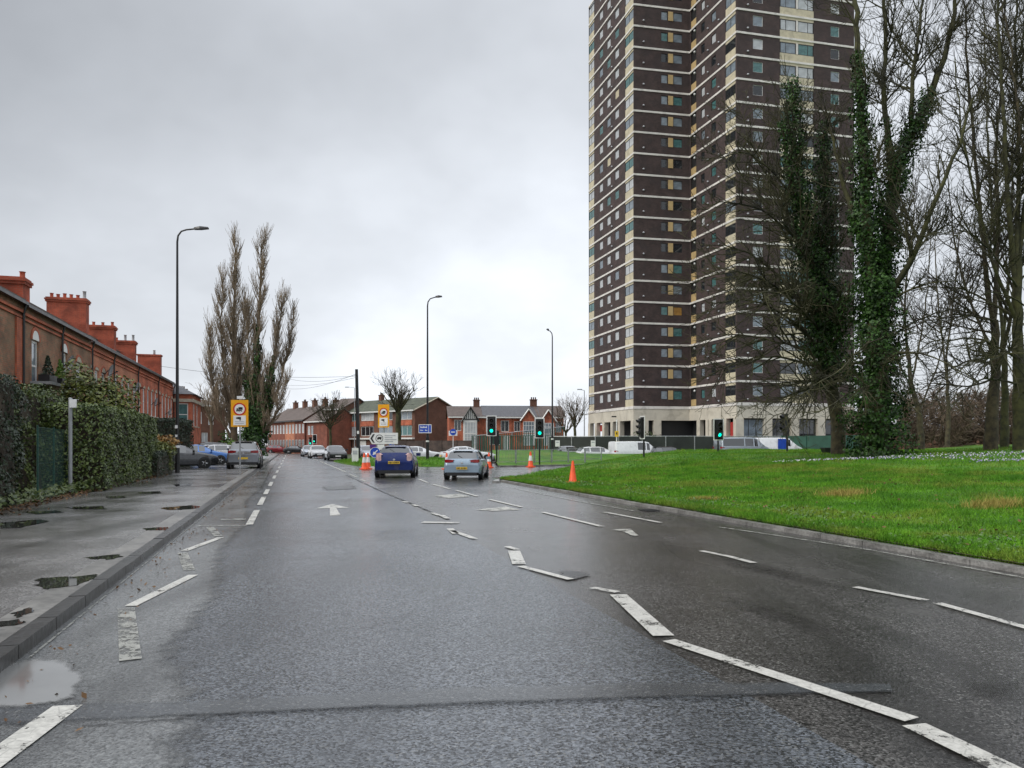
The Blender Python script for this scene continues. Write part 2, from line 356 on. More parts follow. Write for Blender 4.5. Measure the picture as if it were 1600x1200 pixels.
mk('wet_stain', (.03, .028, .026), rough=.3, var=.3, scale=5, bump=.3, bscale=60, fine=.4); soft(M['wet_stain'], .9, .25, 1.2, .7)
for p in ([(1030, 848), (1120, 858), (1300, 900), (1460, 950), (1380, 948), (1200, 906), (1060, 872)], [(1070, 914), (1150, 922), (1330, 978), (1450, 1025), (1340, 1012), (1180, 970), (1100, 942)], [(1480, 1060), (1620, 1050), (1620, 1110), (1500, 1100)]):
    soft_patch('tyre_stain', q(p), .006, M['wet_stain'], .95)
# left pavement, kerb, gardens
mk('kerb_paving', (.15, .145, .135), rough=.4, var=.3, scale=1.0, bump=.2, fine=.2)
pave = [ST(-.15, -14), ST(-.15, 118), ST(-1.7, 140), ST(-9.2, 168), ST(-16, 166), ST(-9, 140), ST(-9, 60), ST(-9, 31), ST(-4.0, 30), ST(-3.75, 14), ST(-4.1, 9), ST(-4.4, -14)]
sheet('pavement', pave, .10, M['asphalt_pavement'])
b = MB(); k = 0; t = -14.0
while t < 118:
    g = .006; p = [ST(-.16, t+g), ST(-.02, t+g), ST(-.02, t+.9-g), ST(-.16, t+.9-g)]; b.prism([p[0], p[1], p[2], p[3]][::1], -.05, .112+rnd.uniform(-.004, .004)); t += .9
tag(b.build('kerb', M['kerb_wet']), kind='structure')
sheet('kerb_edging', [ST(-.45, -14), ST(-.17, -14), ST(-.17, 110), ST(-.45, 110)], .104, M['kerb_paving'])
sheet('gutter_line', [ST(.03, -14), ST(.05, -14), ST(.05, 60), ST(.03, 60)], .013, M['road_paint_faint'])
sheet('front_gardens', [ST(-4.2, -16), ST(-3.9, 9), ST(-3.6, 14), ST(-3.9, 31), ST(-14, 31), ST(-30, 30), ST(-40, -16)], .09, M['soil'])
for p in ([(60, 905), (150, 899), (152, 903), (135, 910), (120, 916), (70, 921), (57, 915)], [(0, 817), (60, 812), (78, 815), (30, 825), (0, 826)], [(100, 793), (160, 791), (168, 796), (118, 796)],
          [(250, 794), (300, 790), (318, 792), (300, 796), (262, 797)], [(130, 872), (185, 867), (196, 870), (170, 875)], [(40, 800), (90, 798), (100, 801), (55, 804)], [(165, 776), (195, 775), (195, 778), (168, 779)],
          [(215, 769), (250, 768), (250, 771), (222, 772)], [(225, 826), (262, 824), (262, 829), (228, 829)], [(20, 958), (50, 950), (52, 956), (25, 966)], [(-20, 974), (30, 970), (36, 975), (-20, 985)], [(270, 757), (300, 756), (298, 759), (275, 760)]):
    c = MB(); wavy(q(p, .1), .1085, 'pavement_puddle', M['puddle'], .035, 5)
# lawn of the right side, rising away from the kerb
def kerb_pt(a):                            # a = 0 at the nose, 1 beside and behind the camera
    return ST(10.12, 27.3-41*a)
def poly_at(poly, a):
    seg = [math.dist(poly[i], poly[i+1]) for i in range(len(poly)-1)]; Lt = sum(seg)*a
    for i, l in enumerate(seg):
        if Lt <= l or i == len(seg)-1:
            k = min(1, Lt/l); return (poly[i][0]+(poly[i+1][0]-poly[i][0])*k, poly[i][1]+(poly[i+1][1]-poly[i][1])*k)
        Lt -= l
EA = np.array(EDGE)
def d_side(x, y):
    best = np.full(np.shape(x), 1e9)
    for (ax, ay), (bx, by) in zip(EDGE[:-1], EDGE[1:]):
        ux, uy = bx-ax, by-ay; k = np.clip(((x-ax)*ux+(y-ay)*uy)/(ux*ux+uy*uy), 0, 1)
        best = np.minimum(best, np.hypot(x-ax-k*ux, y-ay-k*uy))
    return best
def lawn_h(x, y):
    d = s_of(x, y)-10.1; ds = d_side(x, y)
    return .07+1.03*ss(0, 21, d)*ss(-.3, 3.2, ds)+.38*ss(3.5, 11, x-.45*y)*ss(12, 22, d)+.035*np.sin(x*.9+y*.5)*ss(2, 6, d)+.03*np.sin(x*.37-y*.71)*ss(2, 6, d)
NA, NB = 110, 110
V = []
for i in range(NA+1):
    a = i/NA; k0 = kerb_pt(a**1.0); e0 = poly_at(EDGE, a**1.9)
    for j in range(NB+1):
        bb = (j/NB)**1.6; V.append((k0[0]+(e0[0]-k0[0])*bb, k0[1]+(e0[1]-k0[1])*bb))
V = np.array(V); Z = lawn_h(V[:, 0], V[:, 1]); V3 = np.column_stack([V, Z])
idx = np.arange((NA+1)*(NB+1)).reshape(NA+1, NB+1)
Q = np.stack([idx[:-1, :-1], idx[:-1, 1:], idx[1:, 1:], idx[1:, :-1]], -1).reshape(-1, 4)
lawn = tag(np_mesh('lawn', V3, Q[:, ::-1], M['turf'], smooth=True), kind='structure')
def strip_kerb(path, wdt, z0, z1, name, m, out=1):
    b = MB()
    for i in range(len(path)-1):
        a, c = Vector(path[i]), Vector(path[i+1]); d = (c-a); l = d.length; d.normalize(); n = Vector((d.y, -d.x))*wdt*out
        nseg = max(1, int(l/.92))
        for k in range(nseg):
            p, q_ = a+d*(l*k/nseg+.005), a+d*(l*(k+1)/nseg-.005); hz = z1+rnd.uniform(-.006, .006)
            pl = [p, q_, q_+n, p+n]
            if out < 0: pl = pl[::-1]
            b.prism([(v.x, v.y) for v in pl], z0, hz)
    return tag(b.build(name, m), kind='structure')
soft(mk('muddy_edge', (.050, .038, .022), rough=.75, var=.4, scale=4, bump=.6), 1.2, .25, .8, .95)
ke = [ST(10.1, t) for t in np.arange(-13, 27, .5)]; soft_strip('muddy_edge', [ST(10.09, t) for t in np.arange(-13, 27, .5)], [ST(10.62+.18*math.sin(t*1.3)+.1*math.sin(t*3.1), t) for t in np.arange(-13, 27, .5)], .098, M['muddy_edge'], False)
strip_kerb([ST(9.95, -14), ST(9.95, 24.5), (-.62, 30.2), (-.75, 31.2), (-.55, 32.2)]+EDGE[1:6], .17, -.05, .072, 'lawn_kerb', M['kerb'])
sheet('channel_blocks', [ST(9.45, -14), ST(9.93, -14), ST(9.93, 25), ST(9.62, 25)], .007, M['gutter'])
# verge beyond the side road, and the grassed island
def mound(name, outline, hfun, n=24, kerbz=.1):
    c = Vector((sum(p[0] for p in outline)/len(outline), sum(p[1] for p in outline)/len(outline)))
    ring = []
    for i in range(len(outline)):
        a, d = Vector(outline[i]), Vector(outline[(i+1) % len(outline)])
        for k in range(6): ring.append(a.lerp(d, k/6))
    V = []; m = len(ring)
    for j in range(n):
        for p in ring:
            q_ = p.lerp(c, j/(n-.5)); V.append((q_.x, q_.y, hfun(q_.x, q_.y, j/(n-.5)) if j else kerbz))
    for p in ring: V.append((p.x, p.y, -.06))
    Fs = [(j*m+i, j*m+(i+1) % m, (j+1)*m+(i+1) % m, (j+1)*m+i) for j in range(n-1) for i in range(m)]
    Fs += [(n*m+i, n*m+(i+1) % m, (i+1) % m, i) for i in range(m)]
    o = np_mesh(name, np.array(V), np.array(Fs), M['turf'], smooth=True)
    return tag(o, kind='structure')
ISL = [(-12.6, 58.5), (-9.3, 50.6), (-6.4, 52.6), (-4.4, 52.8), (-2.4, 53.0), (-1.8, 56), (-3.6, 60), (-9, 64.5), (-14.5, 70), (-15.8, 68)]
mound('island_grass', ISL, lambda x, y, k: .1+.5*float(ss(0, .8, k)))
def ver_h(x, y, k):
    return .1+.86*float(ss(55, 73, y-max(0, x-5)*.5))
nV, nU = 22, 60
V = []
BK = [(-2.2, 78.4), (3, 79), (8, 79), (14, 76.5), (20, 76.5), (32, 79), (65, 92), (150, 118)]
for i in range(nU+1):
    f0 = poly_at(FAR, (i/nU)**1.6); k0 = poly_at(BK, (i/nU)**1.6)
    for j in range(nV+1):
        x = f0[0]+(k0[0]-f0[0])*j/nV; y = f0[1]+(k0[1]-f0[1])*j/nV; V.append((x, y, .1+.87*float(ss(0, .8, j/nV))))
idx = np.arange((nU+1)*(nV+1)).reshape(nU+1, nV+1)
Q = np.stack([idx[:-1, :-1], idx[1:, :-1], idx[1:, 1:], idx[:-1, 1:]], -1).reshape(-1, 4)
tag(np_mesh('verge_grass', np.array(V), Q, M['turf'], smooth=True), kind='structure')
strip_kerb(FAR[:5], .15, -.05, .11, 'side_road_kerb', M['kerb'], 1)
mk('yard', (.10, .10, .10), rough=.5, var=.2)
b = MB(); b.prism([(3, 80), (8, 80), (20, 79), (34, 82), (160, 124), (160, 190), (3, 190)], -.1, .92); tag(b.build('tower_forecourt', M['yard']), kind='structure')

# ---------------------------------------------------------------- painted markings
def stroke(b, p0, p1, wdt, z=.0150):
    a, c = Vector(p0), Vector(p1); d = (c-a).normalized(); n = Vector((-d.y, d.x))*wdt/2
    pts = [a-n, c-n, c+n, a+n]; b.add([(p.x, p.y, z) for p in pts], [(0, 1, 2, 3)])
def marks(name, items, m, z=.0150):
    b = MB()
    for p0, p1, wdt in items: stroke(b, G(*p0), G(*p1), wdt, z)
    return tag(b.build(name, m), kind='structure')
marks('zigzag_marking', [((1428, 1136), (1600, 1219), .15), ((1045, 1003), (1425, 1128), .125), ((966, 931), (1037, 996), .17), ((925, 920), (965, 927), .1), ((813, 886), (892, 907), .10),
      ((803, 862), (811, 883), .17), ((792, 855), (808, 860), .1), ((706, 830), (742, 843), .11), ((703, 827), (712, 835), .12), ((660, 817), (717, 817.8), .22),
      ((690, 806), (700, 811), .12), ((675, 802), (686, 806), .1), ((646, 789), (652, 791.5), .12), ((630, 784), (636, 786), .12)], M['road_paint'])
marks('zigzag_marking', [((106, 1106), (-40, 1214), .16), ((204, 949), (302, 900), .11), ((288, 862), (345, 841), .11)], M['road_paint'])
marks('zigzag_marking', [((197, 952), (204, 1034), .14), ((296, 893), (285, 865), .13), ((341, 839), (328, 825), .13), ((310, 822.5), (386, 822), .16), ((345, 813), (384, 812), .3)], M['road_paint_faint'])
b = MB()
for y0, y1 in ((14.6, 17.8), (19.3, 22.2), (23.4, 26), (28, 31), (34, 37.5), (41, 45), (49, 53), (58, 63), (69, 75), (82, 90), (98, 108)):
    stroke(b, ST(1.05, (y0-4.96)/.961-.6), ST(1.05, (y1-4.96)/.961-.6), .13)
tag(b.build('cycle_lane_dashes', M['road_paint']), kind='structure')
marks('lane_line', [((848, 801), (940, 823.5), .11), ((945, 801), (1032, 817.5), .11), ((1096, 862), (1140, 871), .1), ((1140, 871), (1178, 881), .1), ((1336, 919), (1448, 940), .1), ((1464, 944), (1640, 993), .1),
      ((765, 781), (815, 793), .11), ((712, 766.5), (746, 776), .11), ((676, 757), (703, 764.5), .11), ((655, 749), (668, 754.5), .11)], M['road_paint'])
marks('edge_line', [((500, 721), (541, 738), .14), ((546, 741), (557, 746), .12), ((563, 749), (572, 753), .12), ((487, 716), (497, 720), .12), ((553, 739), (582, 737.5), .3), ((478, 712), (485, 715), .12)], M['road_paint_worn'])
marks('kerb_line', [((1120, 824), (1215, 838), .07), ((1215, 838), (1350, 859), .07), ((1350, 859), (1620, 908), .07), ((800, 763), (900, 783), .06), ((900, 783), (990, 799), .06)], M['road_paint_faint'])
b = MB(); xc, yc = G(524, 806); x1, y1 = G(518.5, 788)
d = (Vector((x1, y1))-Vector((xc, yc))).normalized(); n = Vector((-d.y, d.x)); o = Vector((xc, yc))
A = lambda u, v: (o+d*u+n*v).to_tuple()+(.010,)
ln = (Vector((x1, y1))-o).length
b.add([A(0, -.11), A(0, .11), A(ln*.62, .07), A(ln*.62, -.07)], [(0, 1, 2, 3)]); b.add([A(ln*.60, .38), A(ln*.60, -.38), A(ln, 0)], [(0, 1, 2)][::1])
ob = b.build('arrow_marking', M['road_paint']); tag(ob, kind='structure')
for p in ob.data.polygons:
    pass
b = MB()
b.add([G(955, 828)+(.010,), G(985, 827)+(.010,), G(998, 838)+(.010,), G(988, 838)+(.010,), G(974, 831)+(.010,)], [(4, 3, 2, 1, 0)])
b.add([G(742, 797)+(.010,), G(790, 792)+(.010,), G(812, 797)+(.010,), G(770, 799)+(.010,)], [(3, 2, 1, 0)])
b.add([G(680, 775)+(.010,), G(716, 772)+(.010,), G(735, 776)+(.010,), G(700, 779)+(.010,)], [(3, 2, 1, 0)])
tag(b.build('turn_arrow_marking', M['road_paint_worn']), kind='structure')
b = MB(); gx, gy = G(1017, 798)
for k in range(6): b.box((gx+RN.x*(-.05-.0*k)+RD.x*(k*.075-.19), gy+RN.y*(-.05)+RD.y*(k*.075-.19), .016), (.36, .035, .012), math.atan2(RN.y, RN.x))
tag(b.build('gully_grate', M['crack_black']), kind='structure')
# ---------------------------------------------------------------- shared materials for things
mk('black_paint', (.012, .012, .013), rough=.35, var=.3)
mk('galvanised', (.36, .37, .38), rough=.45, var=.2, metal=.6, scale=5)
mk('grey_paint', (.30, .31, .32), rough=.5, var=.15)
mk('white_plastic', (.75, .75, .74), rough=.4, var=.06)
mk('rubber', (.012, .012, .012), rough=.7, var=.3)
mk('alloy', (.42, .43, .44), rough=.3, metal=.8, var=.2, scale=12)
mk('black_trim', (.014, .014, .015), rough=.45, var=.3)
mk('car_glass', (.015, .018, .02), rough=.03, var=.2, spec=.9)
mk('tail_red', (.26, .008, .012), rough=.15, var=.25, scale=9, coat=1)
mk('lamp_clear', (.62, .62, .62), rough=.12, var=.2, scale=12, coat=1)
mk('plate_yellow', (.75, .48, .03), rough=.4, var=.05)
mk('plate_white', (.75, .75, .72), rough=.4, var=.05)
mk('letter_black', (.012, .012, .012), rough=.5, var=.1)
mk('sign_yellow', (.82, .38, .01), rough=.4, var=.07)
mk('sign_red', (.55, .02, .015), rough=.4, var=.1)
mk('sign_white', (.78, .78, .77), rough=.4, var=.05)
mk('sign_blue', (.015, .07, .45), rough=.35, var=.12)
mk('sign_grey', (.42, .43, .46), rough=.4, var=.1)
mk('cone_orange', (.80, .085, .012), rough=.5, var=.12)
mk('cone_white', (.72, .72, .70), rough=.4, var=.08)
mk('green_lamp', (.0, .3, .22), emit=(.0, .9, .55), estr=1.5, rough=.2, var=.0)
mk('dead_lens', (.02, .012, .01), rough=.2, var=.1)
mk('slate', (.085, .085, .095), rough=.55, var=.3, scale=4, bump=.4, bscale=14, fine=.2)
mk('tile_brown', (.11, .085, .075), rough=.75, var=.3, scale=3, bump=.5, bscale=12, fine=.25)
mk('tile_green', (.075, .085, .06), rough=.8, var=.35, scale=2, bump=.5, bscale=12, fine=.25)
mk('upvc', (.72, .72, .70), rough=.4, var=.05)
mk('stone', (.42, .38, .30), rough=.75, var=.2, scale=4, bump=.2)
mk('cream_panel', (.56, .50, .36), rough=.6, var=.12, scale=1.2, dirt=((.30, .26, .17), 1.4, .35))
mk('ochre_panel', (.50, .36, .17), rough=.6, var=.12, scale=1.2)
mk('concrete_band', (.74, .71, .67), rough=.7, var=.10, scale=.8, dirt=((.30, .29, .27), .9, .4))
mk('podium', (.58, .54, .45), rough=.75, var=.10, scale=.5, dirt=((.32, .29, .23), .7, .4), bump=.1)
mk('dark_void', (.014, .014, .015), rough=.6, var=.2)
mk('dark_frame', (.03, .028, .027), rough=.4, var=.2)
mk('red_door', (.40, .035, .03), rough=.4, var=.1)
mk('pane_dark', (.02, .024, .028), rough=.06, var=.3, spec=.8)
mk('pane_sky', (.20, .24, .28), rough=.08, var=.25, spec=.8, scale=1.3)
mk('pane_net', (.48, .50, .52), rough=.25, var=.15, scale=1.5)
mk('pane_teal', (.07, .17, .17), rough=.1, var=.25, spec=.7)
mk('pane_blind', (.55, .48, .33), rough=.4, var=.1)
mk('pane_warm', (.35, .18, .04), rough=.3, var=.2)
brick('brick_tower', (.052, .034, .033), (.080, .048, .044), (.060, .048, .046), .25, (.036, .029, .030), sootamt=.5)
brick('brick_red', (.46, .11, .052), (.54, .14, .066), (.26, .14, .10), .4, (.18, .06, .04), sootamt=.3)
brick('brick_chimney', (.36, .062, .028), (.44, .082, .036), (.30, .12, .08), .4, (.15, .04, .025), sootamt=.35)
brick('brick_old', (.34, .135, .075), (.20, .125, .075), (.24, .19, .13), .45, (.16, .115, .07), sootamt=.6)
brick('brick_pale', (.52, .19, .10), (.58, .23, .13), (.25, .15, .10), .2, (.22, .09, .06), sootamt=.3)
brick('brick_brown', (.15, .065, .04), (.19, .08, .05), (.13, .08, .06), .2, (.11, .055, .038), sootamt=.4)
brick('brick_far', (.22, .065, .04), (.27, .08, .05), (.19, .09, .06), .25, (.14, .055, .038), sootamt=.4)

# ---------------------------------------------------------------- building helpers
def wall_holes(b, o, u, W, z0, z1, holes, depth=.12, mi=0, rmi=None):
    """vertical wall from o along the unit vector u; holes (x0, zlow, x1, zhigh) with reveals going in"""
    u = Vector((u[0], u[1])).normalized(); n = Vector((u.y, -u.x)); rmi = mi if rmi is None else rmi
    xs = sorted({0.0, W, *[h[0] for h in holes], *[h[2] for h in holes]}); zs = sorted({z0, z1, *[h[1] for h in holes], *[h[3] for h in holes]})
    P = lambda x, z, d=0: (o[0]+u.x*x-n.x*d, o[1]+u.y*x-n.y*d, z)
    inside = set()
    for h in holes:
        for i in range(len(xs)-1):
            if xs[i] >= h[0]-1e-6 and xs[i+1] <= h[2]+1e-6:
                for j in range(len(zs)-1):
                    if zs[j] >= h[1]-1e-6 and zs[j+1] <= h[3]+1e-6: inside.add((i, j))
    vid = {}
    def V(i, j):
        if (i, j) not in vid: vid[i, j] = len(b.v); b.v.append(P(xs[i], zs[j]))
        return vid[i, j]
    for j in range(len(zs)-1):
        for i in range(len(xs)-1):
            if (i, j) in inside: continue
            b.f.append((V(i, j), V(i+1, j), V(i+1, j+1), V(i, j+1))); b.m.append(mi)
    for x0, a0, x1, a1 in holes:
        b.add([P(x0, a0), P(x1, a0), P(x1, a1), P(x0, a1), P(x0, a0, depth), P(x1, a0, depth), P(x1, a1, depth), P(x0, a1, depth)],
              [(0, 4, 5, 1), (1, 5, 6, 2), (2, 6, 7, 3), (3, 7, 4, 0)], rmi)
def frame_mesh(w, h, bars_v=(), bars_h=(), t=.06, d=.06, arch=False):
    """window frame in its own plane: x along the wall, y into the wall, z up, origin bottom left"""
    b = MB()
    b.box((t/2, d/2, h/2), (t, d, h)); b.box((w-t/2, d/2, h/2), (t, d, h))
    b.box((w/2, d/2, t/2), (w-2*t, d, t)); b.box((w/2, d/2, h-t/2), (w-2*t, d, t))
    for x in bars_v: b.box((x*w, d/2, h/2), (t*.8, d*.9, h-2*t))
    for z in bars_h: b.box((w/2, d/2, z*h), (w-2*t, d*.8, t*.8))
    return b
class Win:                                  # one kind of window: shared frame and pane meshes, many copies
    cache = {}
    @staticmethod
    def put(parent, name, o, u, x, z, w, h, inset, fmat, pmat, bv=(), bh=(), t=.06, d=.06, sill=None):
        key = (name, round(w, 2), round(h, 2), fmat, bv, bh, t, sill)
        u = Vector((u[0], u[1])).normalized(); n = Vector((u.y, -u.x))
        if key not in Win.cache:
            fb = frame_mesh(w, h, bv, bh, t, d)
            f = fb.build(name, M[fmat]); Win.cache[key] = f.data; bpy.data.objects.remove(f)
        pk = (round(w, 2), round(h, 2), pmat, t)
        if pk not in Win.cache:
            pb = MB(); pb.box((w/2, d*.55, h/2), (w-2*t+.004, .012, h-2*t+.004)); p = pb.build('pane', M[pmat]); Win.cache[pk] = p.data; bpy.data.objects.remove(p)
        f = bpy.data.objects.new(name, Win.cache[key]); COL.objects.link(f)
        f.location = (o[0]+u.x*x-n.x*inset, o[1]+u.y*x-n.y*inset, z); f.rotation_euler = (0, 0, math.atan2(u.y, u.x)); f.parent = parent
        p = bpy.data.objects.new('pane', Win.cache[pk]); COL.objects.link(p); p.parent = f
        if sill:
            sk = ('sill', round(w, 2), sill)
            if sk not in Win.cache:
                sb = MB(); sb.box((w/2, -.09+d/2, -.05), (w+.16, .2+d, .1)); s_ = sb.build('sill', M[sill]); Win.cache[sk] = s_.data; bpy.data.objects.remove(s_)
            s_ = bpy.data.objects.new('sill', Win.cache[sk]); COL.objects.link(s_); s_.parent = f
        return f
def local(base, *pts): return [(p[0]-base[0], p[1]-base[1]) for p in pts]

# ---------------------------------------------------------------- the tower block
def hit(px, P, u):
    k = (px-800)/F; return (k*P[1]-P[0])/(u[0]-k*u[1])
BT = (22.5, 97.2, .92)
tower = empty('tower_block', BT, 0, 'tall dark brick tower block with pale floor bands rising above the lawn', 'tower')
tA, tC, tB, tF, tG = (11.05, 110.5), (15.2, 95.8), (22.5, 97.25), (25.57, 87.4), (40.5, 90.9)
tH, tI = (36.3, 105.6), (24.5, 113.6)
ZB, FH, NF = 6.1-.92, 2.65, 22             # heights above the forecourt
ZT = ZB+NF*FH
faces = {'left': (tA, tC), 'front': (tC, tB), 'wing_side': (tB, tF), 'wing_front': (tF, tG), 'back1': (tG, tH), 'back2': (tH, tI), 'back3': (tI, tA)}
def face(nm):
    p, q_ = faces[nm]; p, q_ = local(BT, p, q_); u = (Vector(q_)-Vector(p)); return p, u.normalized(), u.length
def span(nm, a, c):
    p, q_ = faces[nm]; u = (Vector(q_)-Vector(p)).normalized(); return hit(a, p, u), hit(c, p, u)
wm = MB(); panel_specs = []
specs = {'left': [('narrow_window', (936.6, 942), .44, .86), ('narrow_window', (948.4, 954), .44, .86), ('narrow_window', (960.8, 967), .44, .86)],
         'front': [('lounge_window', (1033, 1043.2), .42, .83), ('lounge_window', (1052, 1066), .42, .83)],
         'wing_side': [('side_window', (1095.5, 1101), .42, .82), ('side_window', (1111.5, 1118.5), .42, .82)],
         'wing_front': [('kitchen_window', (1176.5, 1192), .37, .82), ('bedroom_window', (1298, 1311.5), .37, .82)]}
strips = {'left': [((920.2, 928.3), .42, .86), ((976.8, 989.6), .42, .86)], 'wing_side': [((1079.3, 1087.8), .50, .9), ((1133.5, 1149.3), .40, .84)], 'wing_front': [((1218.5, 1271.5), .36, .84)]}
prng = random.Random(5)
for nm in faces:
    p, u, W = face(nm); holes = []
    for (nk, (a, c), z0, z1) in specs.get(nm, []):
        x0, x1 = span(nm, a, c)
        for i in range(NF):
            holes.append((x0, ZB+(i+z0)*FH, x1, ZB+(i+z1)*FH))
    for ((a, c), z0, z1) in strips.get(nm, []):
        x0, x1 = span(nm, a, c); holes.append((max(0, x0), ZB+.02, min(W, x1), ZT-.02))
    wall_holes(wm, p, u, W, ZB, ZT, holes, .14)
pf = local(BT, tA, tC, tB, tF, tG, tH, tI)
wm.add([(x, y, ZT-.3) for x, y in pf], [tuple(range(7))])
wm.build('wall', M['brick_tower'], tower)
# floor bands, one part per storey
def ring_band(b, z, h, out, names=('left', 'front', 'wing_side', 'wing_front', 'back1', 'back2', 'back3')):
    for nm in names:
        p, u, W = face(nm); n = Vector((u.y, -u.x)); a = Vector(p); c = a+u*W
        e0 = a-u*.0; e1 = c
        q0, q1 = e0+n*out, e1+n*out
        ext = out if nm in ('left', 'wing_side') else 0
        pts = [e0-n*.04, e1-n*.04, q1+u*ext*(0 if nm == 'front' else .9), q0]
        b.prism([(v.x, v.y) for v in pts], z, z+h)
for i in range(NF+1):
    b = MB(); ring_band(b, ZB+i*FH-.11, .23 if i else .34, .06 if i else .12); b.build('floor_band', M['concrete_band'], tower)
for nm, lst in strips.items():
    p, u, W = face(nm); n = Vector((u.y, -u.x))
    for ((a, c), z0, z1) in lst:
        x0, x1 = span(nm, a, c); x0 = max(0, x0)+.004; x1 = min(W, x1)-.004; wd = x1-x0
        recess = nm == 'wing_side' and a < 1100
        for i in range(NF):
            zf = ZB+i*FH; dpt = .06
            if recess:
                b = MB(); P0 = Vector(p)+u*(x0+wd/2)-n*.09
                b.box((P0.x, P0.y, zf+.62), (wd, .06, .95), math.atan2(u.y, u.x)); b.build('balcony_panel', M['ochre_panel'], tower)
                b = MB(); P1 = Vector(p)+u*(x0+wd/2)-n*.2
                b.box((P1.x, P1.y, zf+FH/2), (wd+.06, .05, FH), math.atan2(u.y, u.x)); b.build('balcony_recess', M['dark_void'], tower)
                b = MB(); P2 = Vector(p)+u*(x0+wd*.75)+n*.02
                b.lathe([(.02, -.16), (.13, -.1), (.15, 0), (.1, .1), (.02, .14)], (P2.x, P2.y, zf+2.15), 10); b.build('balcony_lamp', M['white_plastic'], tower, 60)
                continue
            b = MB(); P0 = Vector(p)+u*(x0+wd/2)-n*dpt; rz = math.atan2(u.y, u.x)
            lo = zf+.11 if i == 0 else zf-(1-z1)*FH+.01
            b.box((P0.x, P0.y, (lo+zf+z0*FH)/2), (wd, .08, zf+z0*FH-lo), rz)
            b.build('cream_panel', M['cream_panel'], tower)
            k = prng.random()
            if nm == 'left':
                pm = 'pane_net' if k < .6 else ('pane_sky' if k < .9 else 'pane_teal')
                Win.put(tower, 'corner_window', p, u, x0, zf+z0*FH, wd, (z1-z0)*FH, .03, 'dark_frame', pm, (.5,), (), .07)
            elif nm == 'wing_side':
                pm = 'pane_dark' if k < .7 else 'pane_sky'
                Win.put(tower, 'stair_window', p, u, x0, zf+z0*FH, wd, (z1-z0)*FH, .03, 'dark_frame', pm, (.5,), (), .07)
            else:
                pm = prng.choice(['pane_sky', 'pane_dark', 'pane_teal', 'pane_net', 'pane_sky'])
                Win.put(tower, 'wide_window', p, u, x0+.05, zf+z0*FH, wd*.46, (z1-z0)*FH, .03, 'dark_frame', pm, (.36,), (), .07)
                pm = prng.choice(['pane_sky', 'pane_dark', 'pane_teal', 'pane_net', 'pane_sky'])
                Win.put(tower, 'wide_window', p, u, x0+wd*.53, zf+z0*FH, wd*.46, (z1-z0)*FH, .03, 'dark_frame', pm, (.64,), (), .07)
                b = MB(); P1 = Vector(p)+u*(x0+wd*.505)-n*.03; b.box((P1.x, P1.y, zf+(z0+z1)/2*FH), (.22, .12, (z1-z0)*FH-.01), rz); b.build('mullion', M['concrete_band'], tower)
for nm, lst in specs.items():
    p, u, W = face(nm)
    for (nk, (a, c), z0, z1) in lst:
        x0, x1 = span(nm, a, c); wd = x1-x0
        for i in range(NF):
            k = prng.random(); fm = 'upvc'; bv = ()
            if nk == 'narrow_window': pm = 'pane_net' if k < .82 else ('pane_teal' if k < .9 else ('pane_sky' if k < .97 else 'pane_blind')); fm = 'grey_paint'
            elif nk == 'lounge_window': pm = prng.choice(['pane_dark', 'pane_dark', 'pane_teal', 'pane_sky', 'pane_sky']); fm = 'dark_frame'
            elif nk == 'side_window': pm = prng.choice(['pane_dark', 'pane_dark', 'pane_sky', 'pane_teal', 'pane_net']); fm = 'dark_frame'
            else: pm = prng.choice(['pane_sky', 'pane_net', 'pane_sky', 'pane_teal', 'pane_dark'])
            if nk == 'lounge_window' and i == 4 and a > 1050: pm = 'pane_warm'
            Win.put(tower, nk, p, u, x0, ZB+(i+z0)*FH, wd, (z1-z0)*FH, .06, fm, pm, bv, (), .05)
p, u, W = face('front'); n = Vector((u.y, -u.x))
x0, x1 = span('front', 1044, 1051.4)
for i in range(NF):
    b = MB(); c = Vector(p)+u*(x0+x1)/2+n*.03; b.box((c.x, c.y, ZB+(i+.625)*FH), (x1-x0, .06, .43*FH), math.atan2(u.y, u.x)); b.build('window_panel', M['ochre_panel'], tower)
for nm, a, zz in (('front', 1005.3, .28), ('wing_side', 1107, .3), ('wing_side', 1124, .22), ('wing_front', 1168, .22), ('left', 957, .24)):
    p, u, W = face(nm); n = Vector((u.y, -u.x)); x0, _ = span(nm, a, a+1)
    for i in range(NF):
        b = MB(); c = Vector(p)+u*x0+n*.09
        b.lathe([(.02, -.1), (.12, -.06), (.13, .03), (.06, .1)], (c.x, c.y, ZB+(i+zz)*FH), 8); b.build(nm.split('_')[0]+'_vent' if nm != 'left' else 'wall_vent', M['sign_grey'], tower, 60)
# podium
GZ = 0.0; FZ = ZB-1.55
b = MB()
for nm in faces:
    p, u, W = face(nm); n = Vector((u.y, -u.x)); a = Vector(p)+n*.06; c = a+u*W
    b.prism([(v.x, v.y) for v in (a-n*.3, c-n*.3, c, a)], FZ, ZB-.1)
b.build('fascia', M['podium'], tower)
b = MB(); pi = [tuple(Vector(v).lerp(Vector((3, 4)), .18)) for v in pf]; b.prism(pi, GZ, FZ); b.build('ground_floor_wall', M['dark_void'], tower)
cols = {'left': [919.7, 931.5, 943.5, 956.5, 968, 990], 'front': [990, 1007, 1027], 'wing_side': [1092, 1106, 1110, 1133], 'wing_front': [1153.5, 1200, 1242, 1283, 1333]}
for nm, xs in cols.items():
    p, u, W = face(nm); n = Vector((u.y, -u.x)); q0, _ = faces[nm]
    for a in xs:
        x = min(max(hit(a, q0, u), .35), W-.35); wd = 1.0 if nm in ('wing_front', 'front') else .75
        c = Vector(p)+u*x-n*.2; bb = MB(); bb.box((c.x, c.y, FZ/2), (wd, .6, FZ), math.atan2(u.y, u.x)); bb.build('column', M['podium'], tower)
